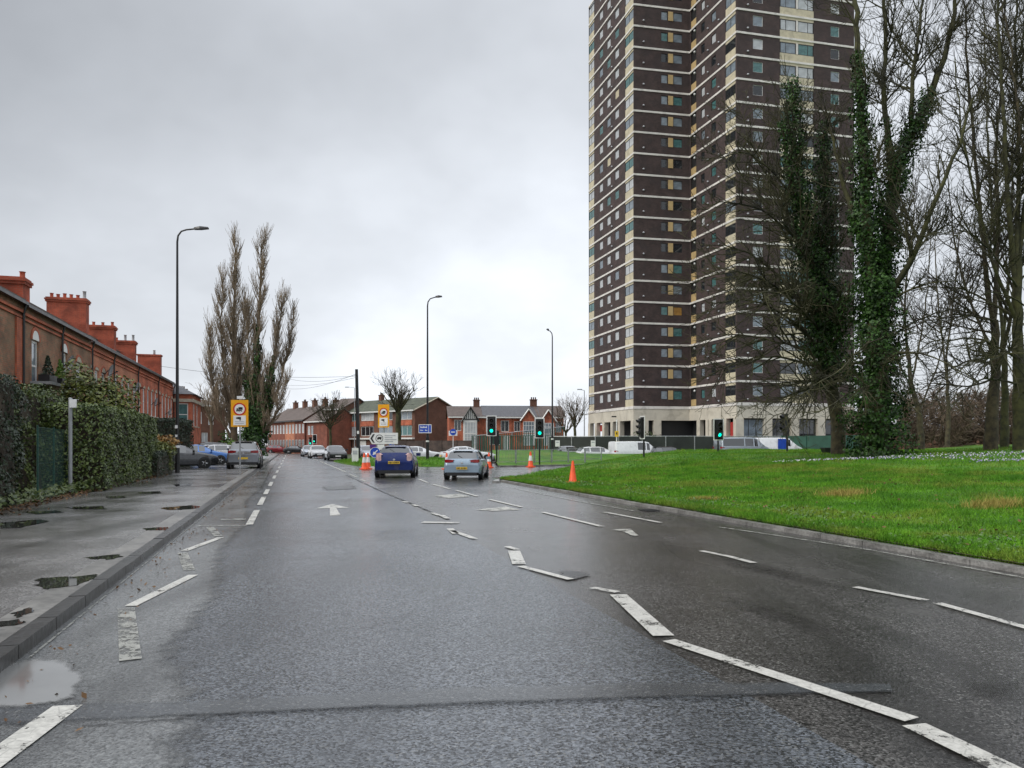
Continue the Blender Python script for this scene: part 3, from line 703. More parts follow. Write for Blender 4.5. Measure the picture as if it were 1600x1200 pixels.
p, u, W = face('wing_side'); n = Vector((u.y, -u.x)); x0, x1 = span('wing_side', 1136, 1149); c = Vector(p)+u*(x0+x1)/2-n*.35
b = MB(); b.box((c.x, c.y, 1.6), (x1-x0-.4, .08, 3.2), math.atan2(u.y, u.x)); b.build('door', M['red_door'], tower)
p, u, W = face('wing_front'); n = Vector((u.y, -u.x))
for a, c_ in ((1160, 1195), (1206, 1237), (1248, 1278), (1288, 1328)):
    x0, x1 = span('wing_front', a, c_); Win.put(tower, 'shopfront_window', p, u, x0, .5, x1-x0, FZ-.6, .3, 'dark_frame', 'pane_sky' if a < 1200 else 'pane_dark', (.33, .66), (), .09)
p, u, W = face('front'); n = Vector((u.y, -u.x)); x0, x1 = span('front', 1060, 1074); c = Vector(p)+u*(x0+x1)/2-n*.9
b = MB(); b.box((c.x, c.y, FZ/2), (x1-x0, .1, FZ), math.atan2(u.y, u.x)+.4); b.build('entrance_wall', M['podium'], tower)
p, u, W = face('left'); n = Vector((u.y, -u.x)); x0, x1 = span('left', 932, 942); c = Vector(p)+u*(x0+x1)/2-n*.5
b = MB(); b.box((c.x, c.y, 2.9), (x1-x0, .08, .9), math.atan2(u.y, u.x)); b.build('entrance_sign', M['red_door'], tower)

# ---------------------------------------------------------------- terraced houses of the left side
SF = -8.0                                   # facade line
def t_at(px, s=SF):
    k = (px-800)/F; Y = (s-1.80)/(k*.9611+.2762); return t_of(k*Y, Y)
def terrace_house(t0, t1, eave, ridge, brk, wins, label, chim=True, quoin=None, step=0.0, drain=True, roofm='slate', name='terraced_house'):
    bx, by = ST(SF-step, t0); base = (bx, by, .09); rz = math.atan2(RD.y, RD.x)
    # local frame: x along the road (t), y to the left away from the road
    h = empty(name, base, rz, label, 'house', 'terraced houses on the left'); W = t1-t0; DEP = 8.4
    b = MB()
    holes = []
    for (x, wd, z0, z1, arch) in wins:
        holes.append((x-wd/2, z0, x+wd/2, z1))
    wall_holes(b, (0, 0), (1, 0), W, -.1, eave, holes, .14)
    b.add([(0, 0, -.1), (0, DEP, -.1), (0, DEP, eave), (0, DEP/2, ridge), (0, 0, eave)], [(0, 4, 3, 2, 1)])
    b.add([(W, 0, -.1), (W, DEP, -.1), (W, DEP, eave), (W, DEP/2, ridge), (W, 0, eave)], [(0, 1, 2, 3, 4)])
    b.add([(0, DEP, -.1), (W, DEP, -.1), (W, DEP, eave), (0, DEP, eave)], [(0, 3, 2, 1)])
    wl = b.build('wall', M[brk], h)
    r = MB(); k = (ridge-eave)/(DEP/2); ov = .14
    for sg in (0, 1):
        y0, ym = (-ov, DEP/2) if sg == 0 else (DEP+ov, DEP/2)
        A_ = [(-.02, y0, eave-k*ov+.03), (W+.02, y0, eave-k*ov+.03), (W+.02, ym, ridge+.03), (-.02, ym, ridge+.03)]
        r.solid(A_, [(p[0], p[1], p[2]+.11) for p in A_])
    rf = r.build('roof', M[roofm], h)
    rc = MB(); rc.box((W/2, DEP/2, ridge+.16), (W+.04, .3, .12)); rc.build('ridge_tiles', M['tile_brown'], rf)
    g = MB(); g.box((W/2, -.19, eave-.10), (W, .12, .12)); g.build('gutter', M['black_paint'], h)
    c = MB(); c.box((W/2, -.05, eave-.42), (W-.01, .10, .10)); c.box((W/2, -.03, eave-.62), (W-.01, .06, .08)); c.build('brick_cornice', M['brick_red'], h)
    if drain:
        d = MB(); d.tube([(W-.1, -.10, 0), (W-.1, -.10, eave-.5), (W-.1, -.19, eave-.14)], .045, 8); d.build('drainpipe', M['black_paint'], h)
    if quoin:
        x0, x1 = quoin; q_ = MB(); q_.box(((x0+x1)/2, -.03, eave/2-.35), (x1-x0, .07, eave-.7)); q_.build('brick_pier', M['brick_red'], h)
    for (x, wd, z0, z1, arch) in wins:
        w_ = Win.put(h, 'sash_window', (0, 0), (1, 0), x-wd/2, z0, wd, z1-z0, .06, 'upvc', prng.choice(['pane_sky', 'pane_net', 'pane_net']), (), (.5,), .09, .06, 'stone')
        if arch:
            a = MB(); n = 10; pts = [(x+(wd/2)*math.cos(math.pi*i/n), z1+.02+(wd/2)*math.sin(math.pi*i/n)*arch) for i in range(n+1)]
            a.solid([(px_, -.006, pz) for px_, pz in pts], [(px_, -.03, pz) for px_, pz in pts])
            a.build('window_head', M['upvc' if arch > .6 else 'stone'], h)
            a = MB(); out = [(x+(wd/2+.16)*math.cos(math.pi*i/n), z1+.02+(wd/2+.16)*math.sin(math.pi*i/n)*arch) for i in range(n+1)]
            inn = [(x+(wd/2+.01)*math.cos(math.pi*i/n), z1+.02+(wd/2+.01)*math.sin(math.pi*i/n)*arch) for i in range(n+1)]
            for i in range(n):
                a.solid([(out[i][0], 0, out[i][1]), (out[i+1][0], 0, out[i+1][1]), (inn[i+1][0], 0, inn[i+1][1]), (inn[i][0], 0, inn[i][1])],
                        [(out[i][0], -.04, out[i][1]), (out[i+1][0], -.04, out[i+1][1]), (inn[i+1][0], -.04, inn[i+1][1]), (inn[i][0], -.04, inn[i][1])])
            a.build('brick_arch', M['brick_red'], h)
    if chim:
        xw, yw, top, npots = chim[:4]
        c = MB(); cy = chim[4] if len(chim) > 4 else DEP/2-.1; ridge_ = ridge; ridge = min(ridge, top-.4)
        c.box((xw, cy, (ridge-1.0+top)/2), (.85, yw, top-ridge+1.0)); c.box((xw, cy, top+.06), (.98, yw+.14, .12)); c.box((xw, cy, top+.17), (1.08, yw+.22, .10)); c.box((xw, cy, top+.26), (.95, yw+.1, .08))
        ch = c.build('chimney', M['brick_chimney'], rf)
        for k in range(npots):
            yy = cy+yw*(-.42+.84*k/max(1, npots-1)); hh = rnd.choice([.28, .34, .30, .55])
            p = MB(); p.lathe([(.12, 0), (.13, .05), (.10, .1), (.10, hh-.05), (.13, hh), (.08, hh)], (xw+rnd.uniform(-.1, .1), yy, top+.28), 10); o_ = p.build('chimney_pot', M['brick_chimney' if hh < .5 else 'grey_paint'], h, 40)
    return h
T0 = t_at(34)
wb = lambda px, t0: t_at(px)-t0
tsplit = t_at(95); tend = t_at(142)
terrace_house(T0-7.4, T0, 6.85, 9.15, 'brick_old', [(2.2, 1.0, 3.9, 5.7, .5)], 'weathered brown brick house at the left picture edge with red brick corner pier', None, (6.65, 7.4), drain=True, roofm='tile_brown')
terrace_house(T0, tsplit, 6.8, 9.1, 'brick_old', [(wb(55, T0), .85, 3.55, 5.55, .9)], 'weathered brown brick house with one arched sash above the fence hedge', None, None, roofm='tile_brown')
terrace_house(tsplit, tend, 6.8, 9.1, 'brick_old', [(.55, .85, 3.55, 5.55, .9), (wb(123, tsplit), .85, 3.5, 5.35, .6)], 'patched brown brick house with two sashes beneath the tallest chimney', (t_at(47, -9.0)-tsplit-.45, 1.7, 8.15, 2, 1.85), None, roofm='tile_brown')
ts = [tend, t_at(180, -8.3)+0.0, t_at(196), t_at(212), t_at(231), t_at(249), t_at(263), t_at(272)]
t0 = tend; HN = 0; WL = 7.3
e0 = t_at(137, -11.2)+.3; ends = [(tend+e0)/2-.6, e0, t_at(180, -11.2)+.3, t_at(212, -11.2)+.3]
tops = [None, 10.75, 10.2, 10.1]
names = ['pinkish brick house just past the brown brick pair with no chimney', 'pale red brick house under the widest chimney with a row of clay pots', 'red brick house behind the big rounded shrub in the terrace', 'last flat fronted red brick house before the bay fronted end house']
dish = mk('dish_grey', (.28, .29, .31), rough=.5, var=.1)
for i in range(4):
    W = ends[i]-t0; nw = max(2, round(W/1.75)); ws = [(W*(j+.5)/nw, .85, 3.55, 5.4, .6 if j % 2 == 0 else .4) for j in range(nw)]
    hh = terrace_house(t0, ends[i], 6.85, 9.2, 'brick_pale' if i < 2 else 'brick_red', ws, names[i], (W-.35, 2.3, tops[i], 6 if i == 1 else 4) if tops[i] else None, None, .25)
    t0 = ends[i]
def sat_dish(px, py, s, label):
    t = t_at(px, s); x, y = ST(s, t); z = ZZ(py, y)
    o = empty('satellite_dish', (x, y, z), math.atan2(RD.y, RD.x), label, 'satellite dish', 'satellite dishes on the terrace')
    b = MB(); MM = Matrix.Rotation(R(105), 4, 'X')
    b.lathe([(.03, .0), (.2, .03), (.34, .10), (.36, .11), (.34, .085), (.2, .01), (.03, -.03)], (0, -.25, 0), 16, M=MM); b.build('dish', M['dish_grey'], o, 50)
    a = MB(); a.tube([(0, .25, -.25), (0, -.05, -.2), (0, -.22, 0)], .025, 6); a.tube([(0, -.25, -.3), (0, -.62, -.1)], .018, 6); a.box((0, -.64, -.08), (.07, .12, .07)); a.build('bracket', M['black_trim'], o)
sat_dish(97, 566, -8, 'round satellite dish on the brown brick wall beside a sash window'); sat_dish(163, 578, -8.25, 'satellite dish on the pink brick house just above the round shrub'); sat_dish(205, 604, -8.25, 'pale satellite dish on red brick between terrace sashes above the hedge')
sat_dish(236, 628, -8.25, 'small satellite dish on red brick far along the terrace near the drainpipe'); sat_dish(259, 643, -8.25, 'dark satellite dish low on red brick just left of the lamp post')
# bay fronted end house with hipped roof
te = ends[-1]; bx, by = ST(SF-.2, te); rz = math.atan2(RD.y, RD.x)
h = empty('bay_fronted_house', (bx, by, .09), rz, 'red brick end house with projecting stone dressed bay and hipped slate roof', 'house', 'terraced houses on the left')
b = MB(); W = 7.0; BO = 1.5
wall_holes(b, (0, -BO), (1, 0), W, -.1, 5.9, [(1.2, 3.1, 2.3, 5.1), (3.6, 3.1, 4.7, 5.1)], .14)
wall_holes(b, (0, 0), (0, -1), BO, -.1, 5.9, [(.35, 3.1, 1.2, 5.1)], .14)
b.add([(W, -BO, -.1), (W, 8, -.1), (W, 8, 5.9), (W, -BO, 5.9)], [(0, 1, 2, 3)]); b.add([(0, 0, 5.9), (0, 8, 5.9), (0, 8, 0), (0, 0, 0)], [(0, 1, 2, 3)])
b.build('wall', M['brick_red'], h)
r = MB(); e0 = [(-.35, -BO-.35, 5.9), (W+.35, -BO-.35, 5.9), (W+.35, 8.4, 5.9), (-.35, 8.4, 5.9)]; r.add(e0+[(W*.5, 2.2, 8.1), (W*.5, 5, 8.1)], [(0, 1, 4), (1, 2, 5, 4), (2, 3, 5), (3, 0, 4, 5), (3, 2, 1, 0)]); rf = r.build('roof', M['slate'], h)
c = MB(); c.box((6.6, 3.0, 8.2), (.8, 2.0, 3.4)); c.box((6.6, 3.0, 9.95), (.95, 2.15, .14)); ch = c.build('chimney', M['brick_chimney'], rf)
c = MB(); c.lathe([(.12, 0), (.10, .4), (.13, .45), (.08, .45)], (6.6, 2.6, 10.0), 10); c.build('chimney_pot', M['grey_paint'], h)
c = MB(); c.box((W/2, -BO-.06, 5.35), (W+.3, .2, .28)); c.box((-.06, -BO/2+.02, 5.35), (.2, BO, .28)); c.build('stone_band', M['stone'], h)
Win.put(h, 'sash_window', (0, -BO), (1, 0), 1.2, 3.1, 1.1, 2.0, .06, 'upvc', 'pane_sky', (), (.5,), .09, .06, 'stone'); Win.put(h, 'sash_window', (0, -BO), (1, 0), 3.6, 3.1, 1.1, 2.0, .06, 'upvc', 'pane_sky', (), (.5,), .09, .06, 'stone')
Win.put(h, 'bay_window', (0, 0), (0, -1), .35, 3.1, .85, 2.0, .06, 'upvc', 'pane_teal', (), (.5,), .09, .06, 'stone')

# ---------------------------------------------------------------- houses further off
def gable_house(name, p0, p1, dep, zb, eave, ridge, brk, roofm, label, cat, wins, group=None, gables=(), chims=(), hip=False, doors=()):
    """front wall from p0 (left seen from outside) to p1; local x along it, y going back"""
    a, c = Vector(p0), Vector(p1); u = (c-a); W = u.length; rz = math.atan2(u.y, u.x)
    h = empty(name, (p0[0], p0[1], zb), rz, label, cat, group); b = MB()
    holes = [(x-w/2, z0, x+w/2, z1) for x, w, z0, z1, *_ in wins]
    wall_holes(b, (0, 0), (1, 0), W, -.1, eave, holes, .1)
    rg = ridge if not hip else eave
    b.add([(0, 0, -.1), (0, dep, -.1), (0, dep, eave), (0, dep/2, rg), (0, 0, eave)], [(0, 4, 3, 2, 1)])
    b.add([(W, 0, -.1), (W, dep, -.1), (W, dep, eave), (W, dep/2, rg), (W, 0, eave)], [(0, 1, 2, 3, 4)])
    b.add([(0, dep, -.1), (W, dep, -.1), (W, dep, eave), (0, dep, eave)], [(0, 3, 2, 1)])
    b.build('wall', M[brk], h)
    r = MB(); k = (ridge-eave)/(dep/2); ov = .35; hx = dep*.45 if hip else -.25
    for sg in (0, 1):
        y0 = -ov if sg == 0 else dep+ov; s0 = -ov if hip else -.25
        A_ = [(s0, y0, eave-k*ov+.03), (W-s0, y0, eave-k*ov+.03), (W-hx, dep/2, ridge+.03), (hx, dep/2, ridge+.03)]
        r.solid(A_, [(p[0], p[1], p[2]+.12) for p in A_])
    if hip:
        r.add([(-ov, -ov, eave-k*ov+.15), (hx, dep/2, ridge+.15), (-ov, dep+ov, eave-k*ov+.15)], [(0, 1, 2)]); r.add([(W+ov, -ov, eave-k*ov+.15), (W-hx, dep/2, ridge+.15), (W+ov, dep+ov, eave-k*ov+.15)], [(2, 1, 0)])
    rf = r.build('roof', M[roofm], h)
    g = MB(); g.box((W/2, -ov-.06, eave-k*ov-.02), (W+.4, .14, .2)); g.build('fascia_board', M['upvc' if name != 'far_terrace_house' else 'black_paint'], h)
    if not hip and name == 'apartment_block':
        for x in (-.3, W+.3):
            g = MB(); g.tube([(x, -ov, eave-k*ov+.02), (x, dep/2, ridge+.02), (x, dep+ov, eave-k*ov+.02)], .12, 4); g.build('bargeboard', M['stone'], h)
    for x, w, z0, z1, *ex in wins:
        Win.put(h, 'window', (0, 0), (1, 0), x-w/2, z0, w, z1-z0, .05, 'upvc', ex[0] if ex else prng.choice(['pane_sky', 'pane_net', 'pane_dark']), ex[1] if len(ex) > 1 else (.5,), ex[2] if len(ex) > 2 else (), .08, .06)
    for x, w, z1, dm in doors:
        d = MB(); d.box((x, -.03, z1/2), (w, .08, z1)); d.build('door', M[dm], h)
    for (x, wd, z0, z1, tim) in gables:      # projecting gabled bay
        d = MB(); hw = wd/2; d.solid([(x-hw, -.9, -.05), (x+hw, -.9, -.05), (x+hw, -.9, z0), (x, -.9, z1), (x-hw, -.9, z0)], [(x-hw, .1, -.05), (x+hw, .1, -.05), (x+hw, .1, z0), (x, dep*.3, z1), (x-hw, .1, z0)])
        bay = d.build('bay', M['upvc' if tim else brk], h)
        d = MB()
        for sg in (-1, 1):
            A_ = [(x, -1.15, z1+.05), (x+sg*(hw+.3), -1.15, z0-.28), (x+sg*(hw+.3), dep*.3, z0-.28), (x, dep*.42, z1+.05)]
            d.solid(A_, [(p[0], p[1], p[2]+.14) for p in A_])
        d.build('bay_roof', M[roofm], bay)
        if tim:
            d = MB()
            for j in range(-3, 4): d.box((x+j*hw*.27, -.92, z0+(z1-z0)*(1-abs(j)*.27)*.42), (.09, .05, (z1-z0)*(1-abs(j)*.27)*.85))
            d.box((x, -.92, z0+.02), (wd, .06, .14)); d.build('half_timbering', M['black_paint'], bay)
        d = MB()
        for sg in (-1, 1): d.tube([(x, -1.18, z1+.05), (x+sg*(hw+.3), -1.18, z0-.28)], .10, 4)
        d.build('bargeboard', M['black_paint' if tim or x > 10 else 'upvc'], bay)
        fr = Win.put(h, 'bay_window', (0, -.9), (1, 0), x-hw*.85, z0-2.0, hw*1.7, 1.65, -.05, 'upvc', 'pane_net' if tim else 'pane_sky', (.25, .5, .75), (.65,), .08, .06)
        fr = Win.put(h, 'bay_window', (0, -.9), (1, 0), x-hw*.85, .7, hw*1.7, 1.7, -.05, 'upvc', 'pane_net', (.25, .5, .75), (.65,), .08, .06)
    for x, y, wd, dp, top in chims:
        c = MB(); c.box((x, y, (ridge-.8+top)/2), (wd, dp, top-ridge+.8)); c.box((x, y, top+.05), (wd+.14, dp+.14, .12)); ch = c.build('chimney', M['brick_brown'], rf)
        for j in range(3):
            p = MB(); p.lathe([(.11, 0), (.09, .3), (.12, .34), (.07, .34)], (x-wd*.3+wd*.3*j, y, top+.1), 8); p.build('chimney_pot', M['tile_brown'], h)
    return h
# semi-detached row behind the fence, right of the apartment block
def at(px, Y): return XY(px, Y)
Yr = 110
gable_house('semi_detached_house', at(702, Yr), at(756, Yr+.6), 8, .7, 4.9, 6.4, 'brick_red', 'tile_brown', 'semi detached house with black and white half timbered gable bay', 'house', [(1.2, 1.0, 2.8, 4.4), (4.9-.2, .01, 3, 3.01)][:1], 'houses behind the junction', [(2.6+.35, 1.95, 4.4, 6.15, True)], [(4.2, 4, .9, .7, 7.4)], doors=[(4.4, .9, 2.1, 'red_door')])
gable_house('semi_detached_house', at(756.5, Yr+.6), at(800, Yr+1), 8, .7, 4.9, 6.5, 'brick_red', 'slate', 'red brick house with two pale windows directly behind the left traffic light', 'house', [(1.0, 1.5, 2.7, 4.3), (3.0, 1.2, 2.7, 4.3), (1.6, 1.6, .8, 2.2)], 'houses behind the junction', [], [], doors=[(3.2, .9, 2.1, 'upvc')])
gable_house('semi_detached_house', at(800.5, Yr+1), at(841, Yr+1.3), 8, .7, 4.9, 6.5, 'brick_red', 'slate', 'red brick house with white edged gable and dark wide window', 'house', [(.7, .9, 2.7, 4.2, 'pane_dark')], 'houses behind the junction', [(2.3, 1.9, 4.5, 5.9, False)], [(3.5, 4, 1.0, .7, 7.5)])
gable_house('semi_detached_house', at(841.5, Yr+1.3), at(881, Yr+1.7), 8, .7, 4.9, 6.5, 'brick_red', 'tile_brown', 'red brick end house with dark edged gable right of the signals', 'house', [(2.95, .9, 2.6, 4.2)], 'houses behind the junction', [(1.3, 1.9, 4.3, 5.8, False)], [], doors=[(3.1, .9, 2.1, 'upvc')])
# three storey block of flats with garages
p0, p1 = at(534, 131), at(648, 118.5); Wf = math.dist(p0, p1)
wins = []
for i in range(4):
    xc = Wf*(i+.5)/4
    for z0, z1 in ((2.95, 4.5), (5.45, 6.75)): wins.append((xc, Wf/4*.72, z0, z1, ('pane_sky', 'pane_teal', 'pane_net', 'pane_dark')[(i+int(z0)) % 4], (.33, .66), ()))
fl = gable_house('apartment_block', p0, p1, 9.2, .0, 7.0, 9.0, 'brick_brown', 'tile_green', 'three storey brown brick flats with white windows and pale garage doors', 'flats', wins, None, [], [(Wf*.27, 4.5, .7, .7, 9.9)], doors=[(Wf*.1, 2.0, 2.1, 'dark_void'), (Wf*.3, 2.2, 2.2, 'upvc'), (Wf*.55, 2.0, 2.1, 'dark_void'), (Wf*.8, 2.0, 2.1, 'dark_void')])
for i in range(4):
    b = MB(); b.box((Wf*(i+.5)/4, -.04, 4.95), (Wf/4*.74, .1, .8)); b.build('spandrel', M['brick_red'], fl)
b = MB(); b.box((Wf/2, -.25, 2.5), (Wf, .5, .25)); b.build('canopy', M['upvc'], fl)
# red brick block end beside the flats
gable_house('brick_side_house', at(509, 130), at(534, 128.5), 9, 0, 7.6, 9.4, 'brick_brown', 'tile_brown', 'plain dark brick house squeezed between the terrace and the flats', 'house', [(.8, .8, 3.2, 4.5), (.8, .8, 5.4, 6.6)], None)
# terrace down the road, right hand side
TR = []
for k in range(4):
    xa, ya = -46.5+.6*4.6*k, 146-.8*4.6*k; TR.append(((xa, ya), (xa+.6*4.6, ya-.8*4.6)))
lb = ['farthest red brick terraced house down the road with slate roof', 'pinkish brick terraced house with white sashes far down the road', 'far terraced house with a yellowish front above the red car', 'nearest red brick house of the far terrace with bare gable end']
for k, (pa, pb) in enumerate(TR):
    Wd = math.dist(pa, pb); n = max(3, int(Wd/2.3)); ws = []
    for j in range(n):
        xx = Wd*(j+.5)/n; ws += [(xx, 1.0, 3.5, 5.1, 'pane_net'), (xx, 1.2, .8, 2.4, 'pane_dark')]
    gable_house('far_terrace_house', pa, pb, 8, 0, 5.9, 8.3, 'brick_far' if k != 2 else 'brick_pale', 'tile_brown', lb[k], 'house', ws, 'far terrace houses', [], [(Wd-.6, 4, .9, .7, 9.4)])
gable_house('corner_house', at(479, 131), at(511, 126), 6, 0, 5.6, 7.5, 'brick_far', 'tile_brown', 'red brick corner house behind the far traffic signals', 'house', [(.8, .9, 3.2, 4.7), (1.9, .8, 3.2, 4.7), (1.3, 1.6, .8, 2.4)], None, [], [(1.9, 4.5, .8, .7, 9.2)])
# old dark house beyond the terrace, left
gable_house('old_brick_house', at(300, 96), at(352, 100), 9, .05, 6.5, 7.3, 'brick_brown', 'tile_brown', 'dark brown brick house behind the parked cars and bare poplar', 'house', [(1.0, .8, 4.1, 5.6, 'pane_net'), (2.7, .8, 4.0, 5.4, 'pane_net'), (1.8, .9, 1.6, 3.0, 'pane_net')], None, [], [(.6, 3, .9, .8, 8.5)])
# ---------------------------------------------------------------- vehicles
mk('tail_clear', (.62, .40, .38), rough=.15, var=.25, scale=9, coat=1)
for g_ in ('car_glass',): M[g_].node_tree.nodes['Principled BSDF'].inputs['IOR'].default_value = 1.75
def car_paint(name, c, metal=.3, coat=1):
    if name not in M: mk(name, c, rough=.22, var=.06, metal=metal, coat=coat, spec=.5 if coat == 1 else .2, dirt=((.12, .11, .10), 2.5, .18))
    return M[name]
# station: (x, sill z, belt z, top z, sill half width, belt half width, roof half width)
HATCH = [(2.13, .34, .56, .60, .60, .60, .45), (2.08, .24, .64, .70, .74, .74, .58), (1.90, .19, .73, .80, .85, .83, .70), (1.45, .18, .80, .91, .89, .87, .74), (.98, .18, .88, .99, .89, .88, .72),
         (.30, .18, .91, 1.36, .89, .88, .60), (-.08, .18, .92, 1.44, .89, .88, .60), (-.16, .18, .92, 1.45, .89, .88, .60), (-1.02, .18, .94, 1.43, .89, .87, .58), (-1.14, .18, .94, 1.425, .89, .87, .58),
         (-1.66, .19, .96, 1.37, .88, .85, .56), (-1.98, .21, .95, 1.01, .85, .81, .62), (-2.08, .24, .82, .90, .83, .80, .62), (-2.14, .29, .66, .72, .78, .76, .60)]
HG = dict(ws=(4, 5), rw=(10, 11), side=[(5, 6), (7, 8), (9, 10)], L=4.27, wheels=(1.32, -1.31), r=.315)
LIFT = [(2.24, .34, .56, .60, .58, .58, .44), (2.18, .24, .66, .71, .72, .72, .56), (1.98, .18, .76, .83, .83, .81, .68), (1.50, .17, .84, .97, .87, .85, .70), (1.18, .17, .90, 1.04, .87, .85, .68),
        (.28, .17, .93, 1.42, .87, .85, .56), (-.10, .17, .94, 1.48, .87, .85, .56), (-.18, .17, .94, 1.485, .87, .85, .56), (-1.00, .17, .97, 1.45, .87, .84, .55), (-1.12, .17, .98, 1.44, .87, .84, .55),
        (-1.30, .18, .99, 1.41, .87, .83, .55), (-1.98, .20, 1.05, 1.15, .85, .77, .60), (-2.14, .23, .84, .93, .83, .78, .62), (-2.21, .29, .66, .72, .78, .74, .60)]
LG = dict(ws=(4, 5), rw=(10, 11), side=[(5, 6), (7, 8), (9, 10)], L=4.45, wheels=(1.36, -1.34), r=.315)
SUV = [(x*1.06, zb*1.1, zt*1.12, zz*1.14, a*1.03, b_*1.03, c*1.06) for x, zb, zt, zz, a, b_, c in HATCH]
SG = dict(ws=(4, 5), rw=(10, 11), side=[(5, 6), (7, 8), (9, 10)], L=4.5, wheels=(1.4, -1.38), r=.35)
SALOON = [(2.30, .34, .54, .58, .60, .60, .45), (2.24, .22, .62, .68, .74, .74, .58), (2.02, .17, .70, .77, .86, .84, .70), (1.5, .16, .76, .88, .89, .87, .74), (.95, .16, .84, .94, .90, .88, .72),
          (.15, .16, .88, 1.31, .90, .88, .56), (-.20, .16, .89, 1.38, .90, .88, .56), (-.27, .16, .89, 1.385, .90, .88, .56), (-.95, .16, .91, 1.36, .90, .87, .55), (-1.02, .16, .92, 1.35, .90, .87, .55),
          (-1.25, .17, .93, 1.28, .89, .86, .54), (-1.80, .18, .93, .99, .87, .82, .62), (-2.18, .22, .88, .94, .84, .78, .62), (-2.28, .36, .66, .72, .78, .74, .60)]
SAG = dict(ws=(4, 5), rw=(10, 11), side=[(5, 6), (7, 8), (9, 10)], L=4.6, wheels=(1.42, -1.36), r=.325)
VAN = [(2.45, .36, .62, .68, .70, .70, .55), (2.40, .28, .80, .88, .86, .84, .68), (2.15, .22, .95, 1.06, .94, .90, .76), (1.85, .22, 1.05, 1.20, .95, .92, .78), (1.70, .22, 1.08, 1.28, .95, .93, .78),
       (1.02, .22, 1.12, 1.88, .95, .93, .74), (.70, .22, 1.14, 1.97, .95, .93, .76), (.60, .22, 1.14, 1.98, .95, .93, .76), (-.20, .22, 1.15, 1.99, .95, .93, .78), (-.30, .22, 1.15, 1.99, .95, .93, .78),
       (-2.30, .24, 1.15, 1.97, .95, .93, .78), (-2.36, .24, 1.14, 1.95, .95, .92, .77), (-2.40, .26, 1.10, 1.86, .94, .91, .74), (-2.43, .36, .9, 1.2, .88, .86, .70)]
VG = dict(ws=(4, 5), rw=None, side=[(5, 6), (7, 8)], L=4.9, wheels=(1.55, -1.5), r=.33)
WHEEL = {}
def wheel_mesh(r):
    if r in WHEEL: return WHEEL[r]
    MM = Matrix.Rotation(R(90), 4, 'X'); b = MB()
    b.lathe([(r*.62, -.10), (r*.9, -.105), (r, -.075), (r, .075), (r*.9, .105), (r*.62, .10)], n=24, M=MM); t = b.build('tyre', M['rubber'], None, 40)
    b = MB(); b.lathe([(r*.64, -.085), (r*.60, -.09), (r*.56, -.06), (.06, -.05), (.05, -.075)], n=24, M=MM)
    for k in range(5):
        a = 2*math.pi*k/5; c = Vector((math.cos(a), 0, math.sin(a))); p0, p1 = c*.05, c*r*.6
        b.tube([(p0.x, .085, p0.z), (p1.x, .075, p1.z)], [.035, .028], 6); b.tube([(p0.x, -.085, p0.z), (p1.x, -.075, p1.z)], [.035, .028], 6)
    b.lathe([(r*.56, .05), (r*.62, .09), (r*.64, .085)], n=24, M=MM)
    m_ = b.build('rim', M['alloy'], None, 40)
    WHEEL[r] = (t.data, m_.data)
    for o in (t, m_): bpy.data.objects.remove(o)
    return WHEEL[r]
def catmull(st, sub):
    """denser stations so the body curves; keeps the originals at every sub-th index"""
    A_ = np.array(st); out = []
    for i in range(len(A_)-1):
        for k in range(sub):
            t = k/sub; out.append(tuple(A_[i]*(1-t)+A_[i+1]*t))
    out.append(tuple(A_[-1])); return out
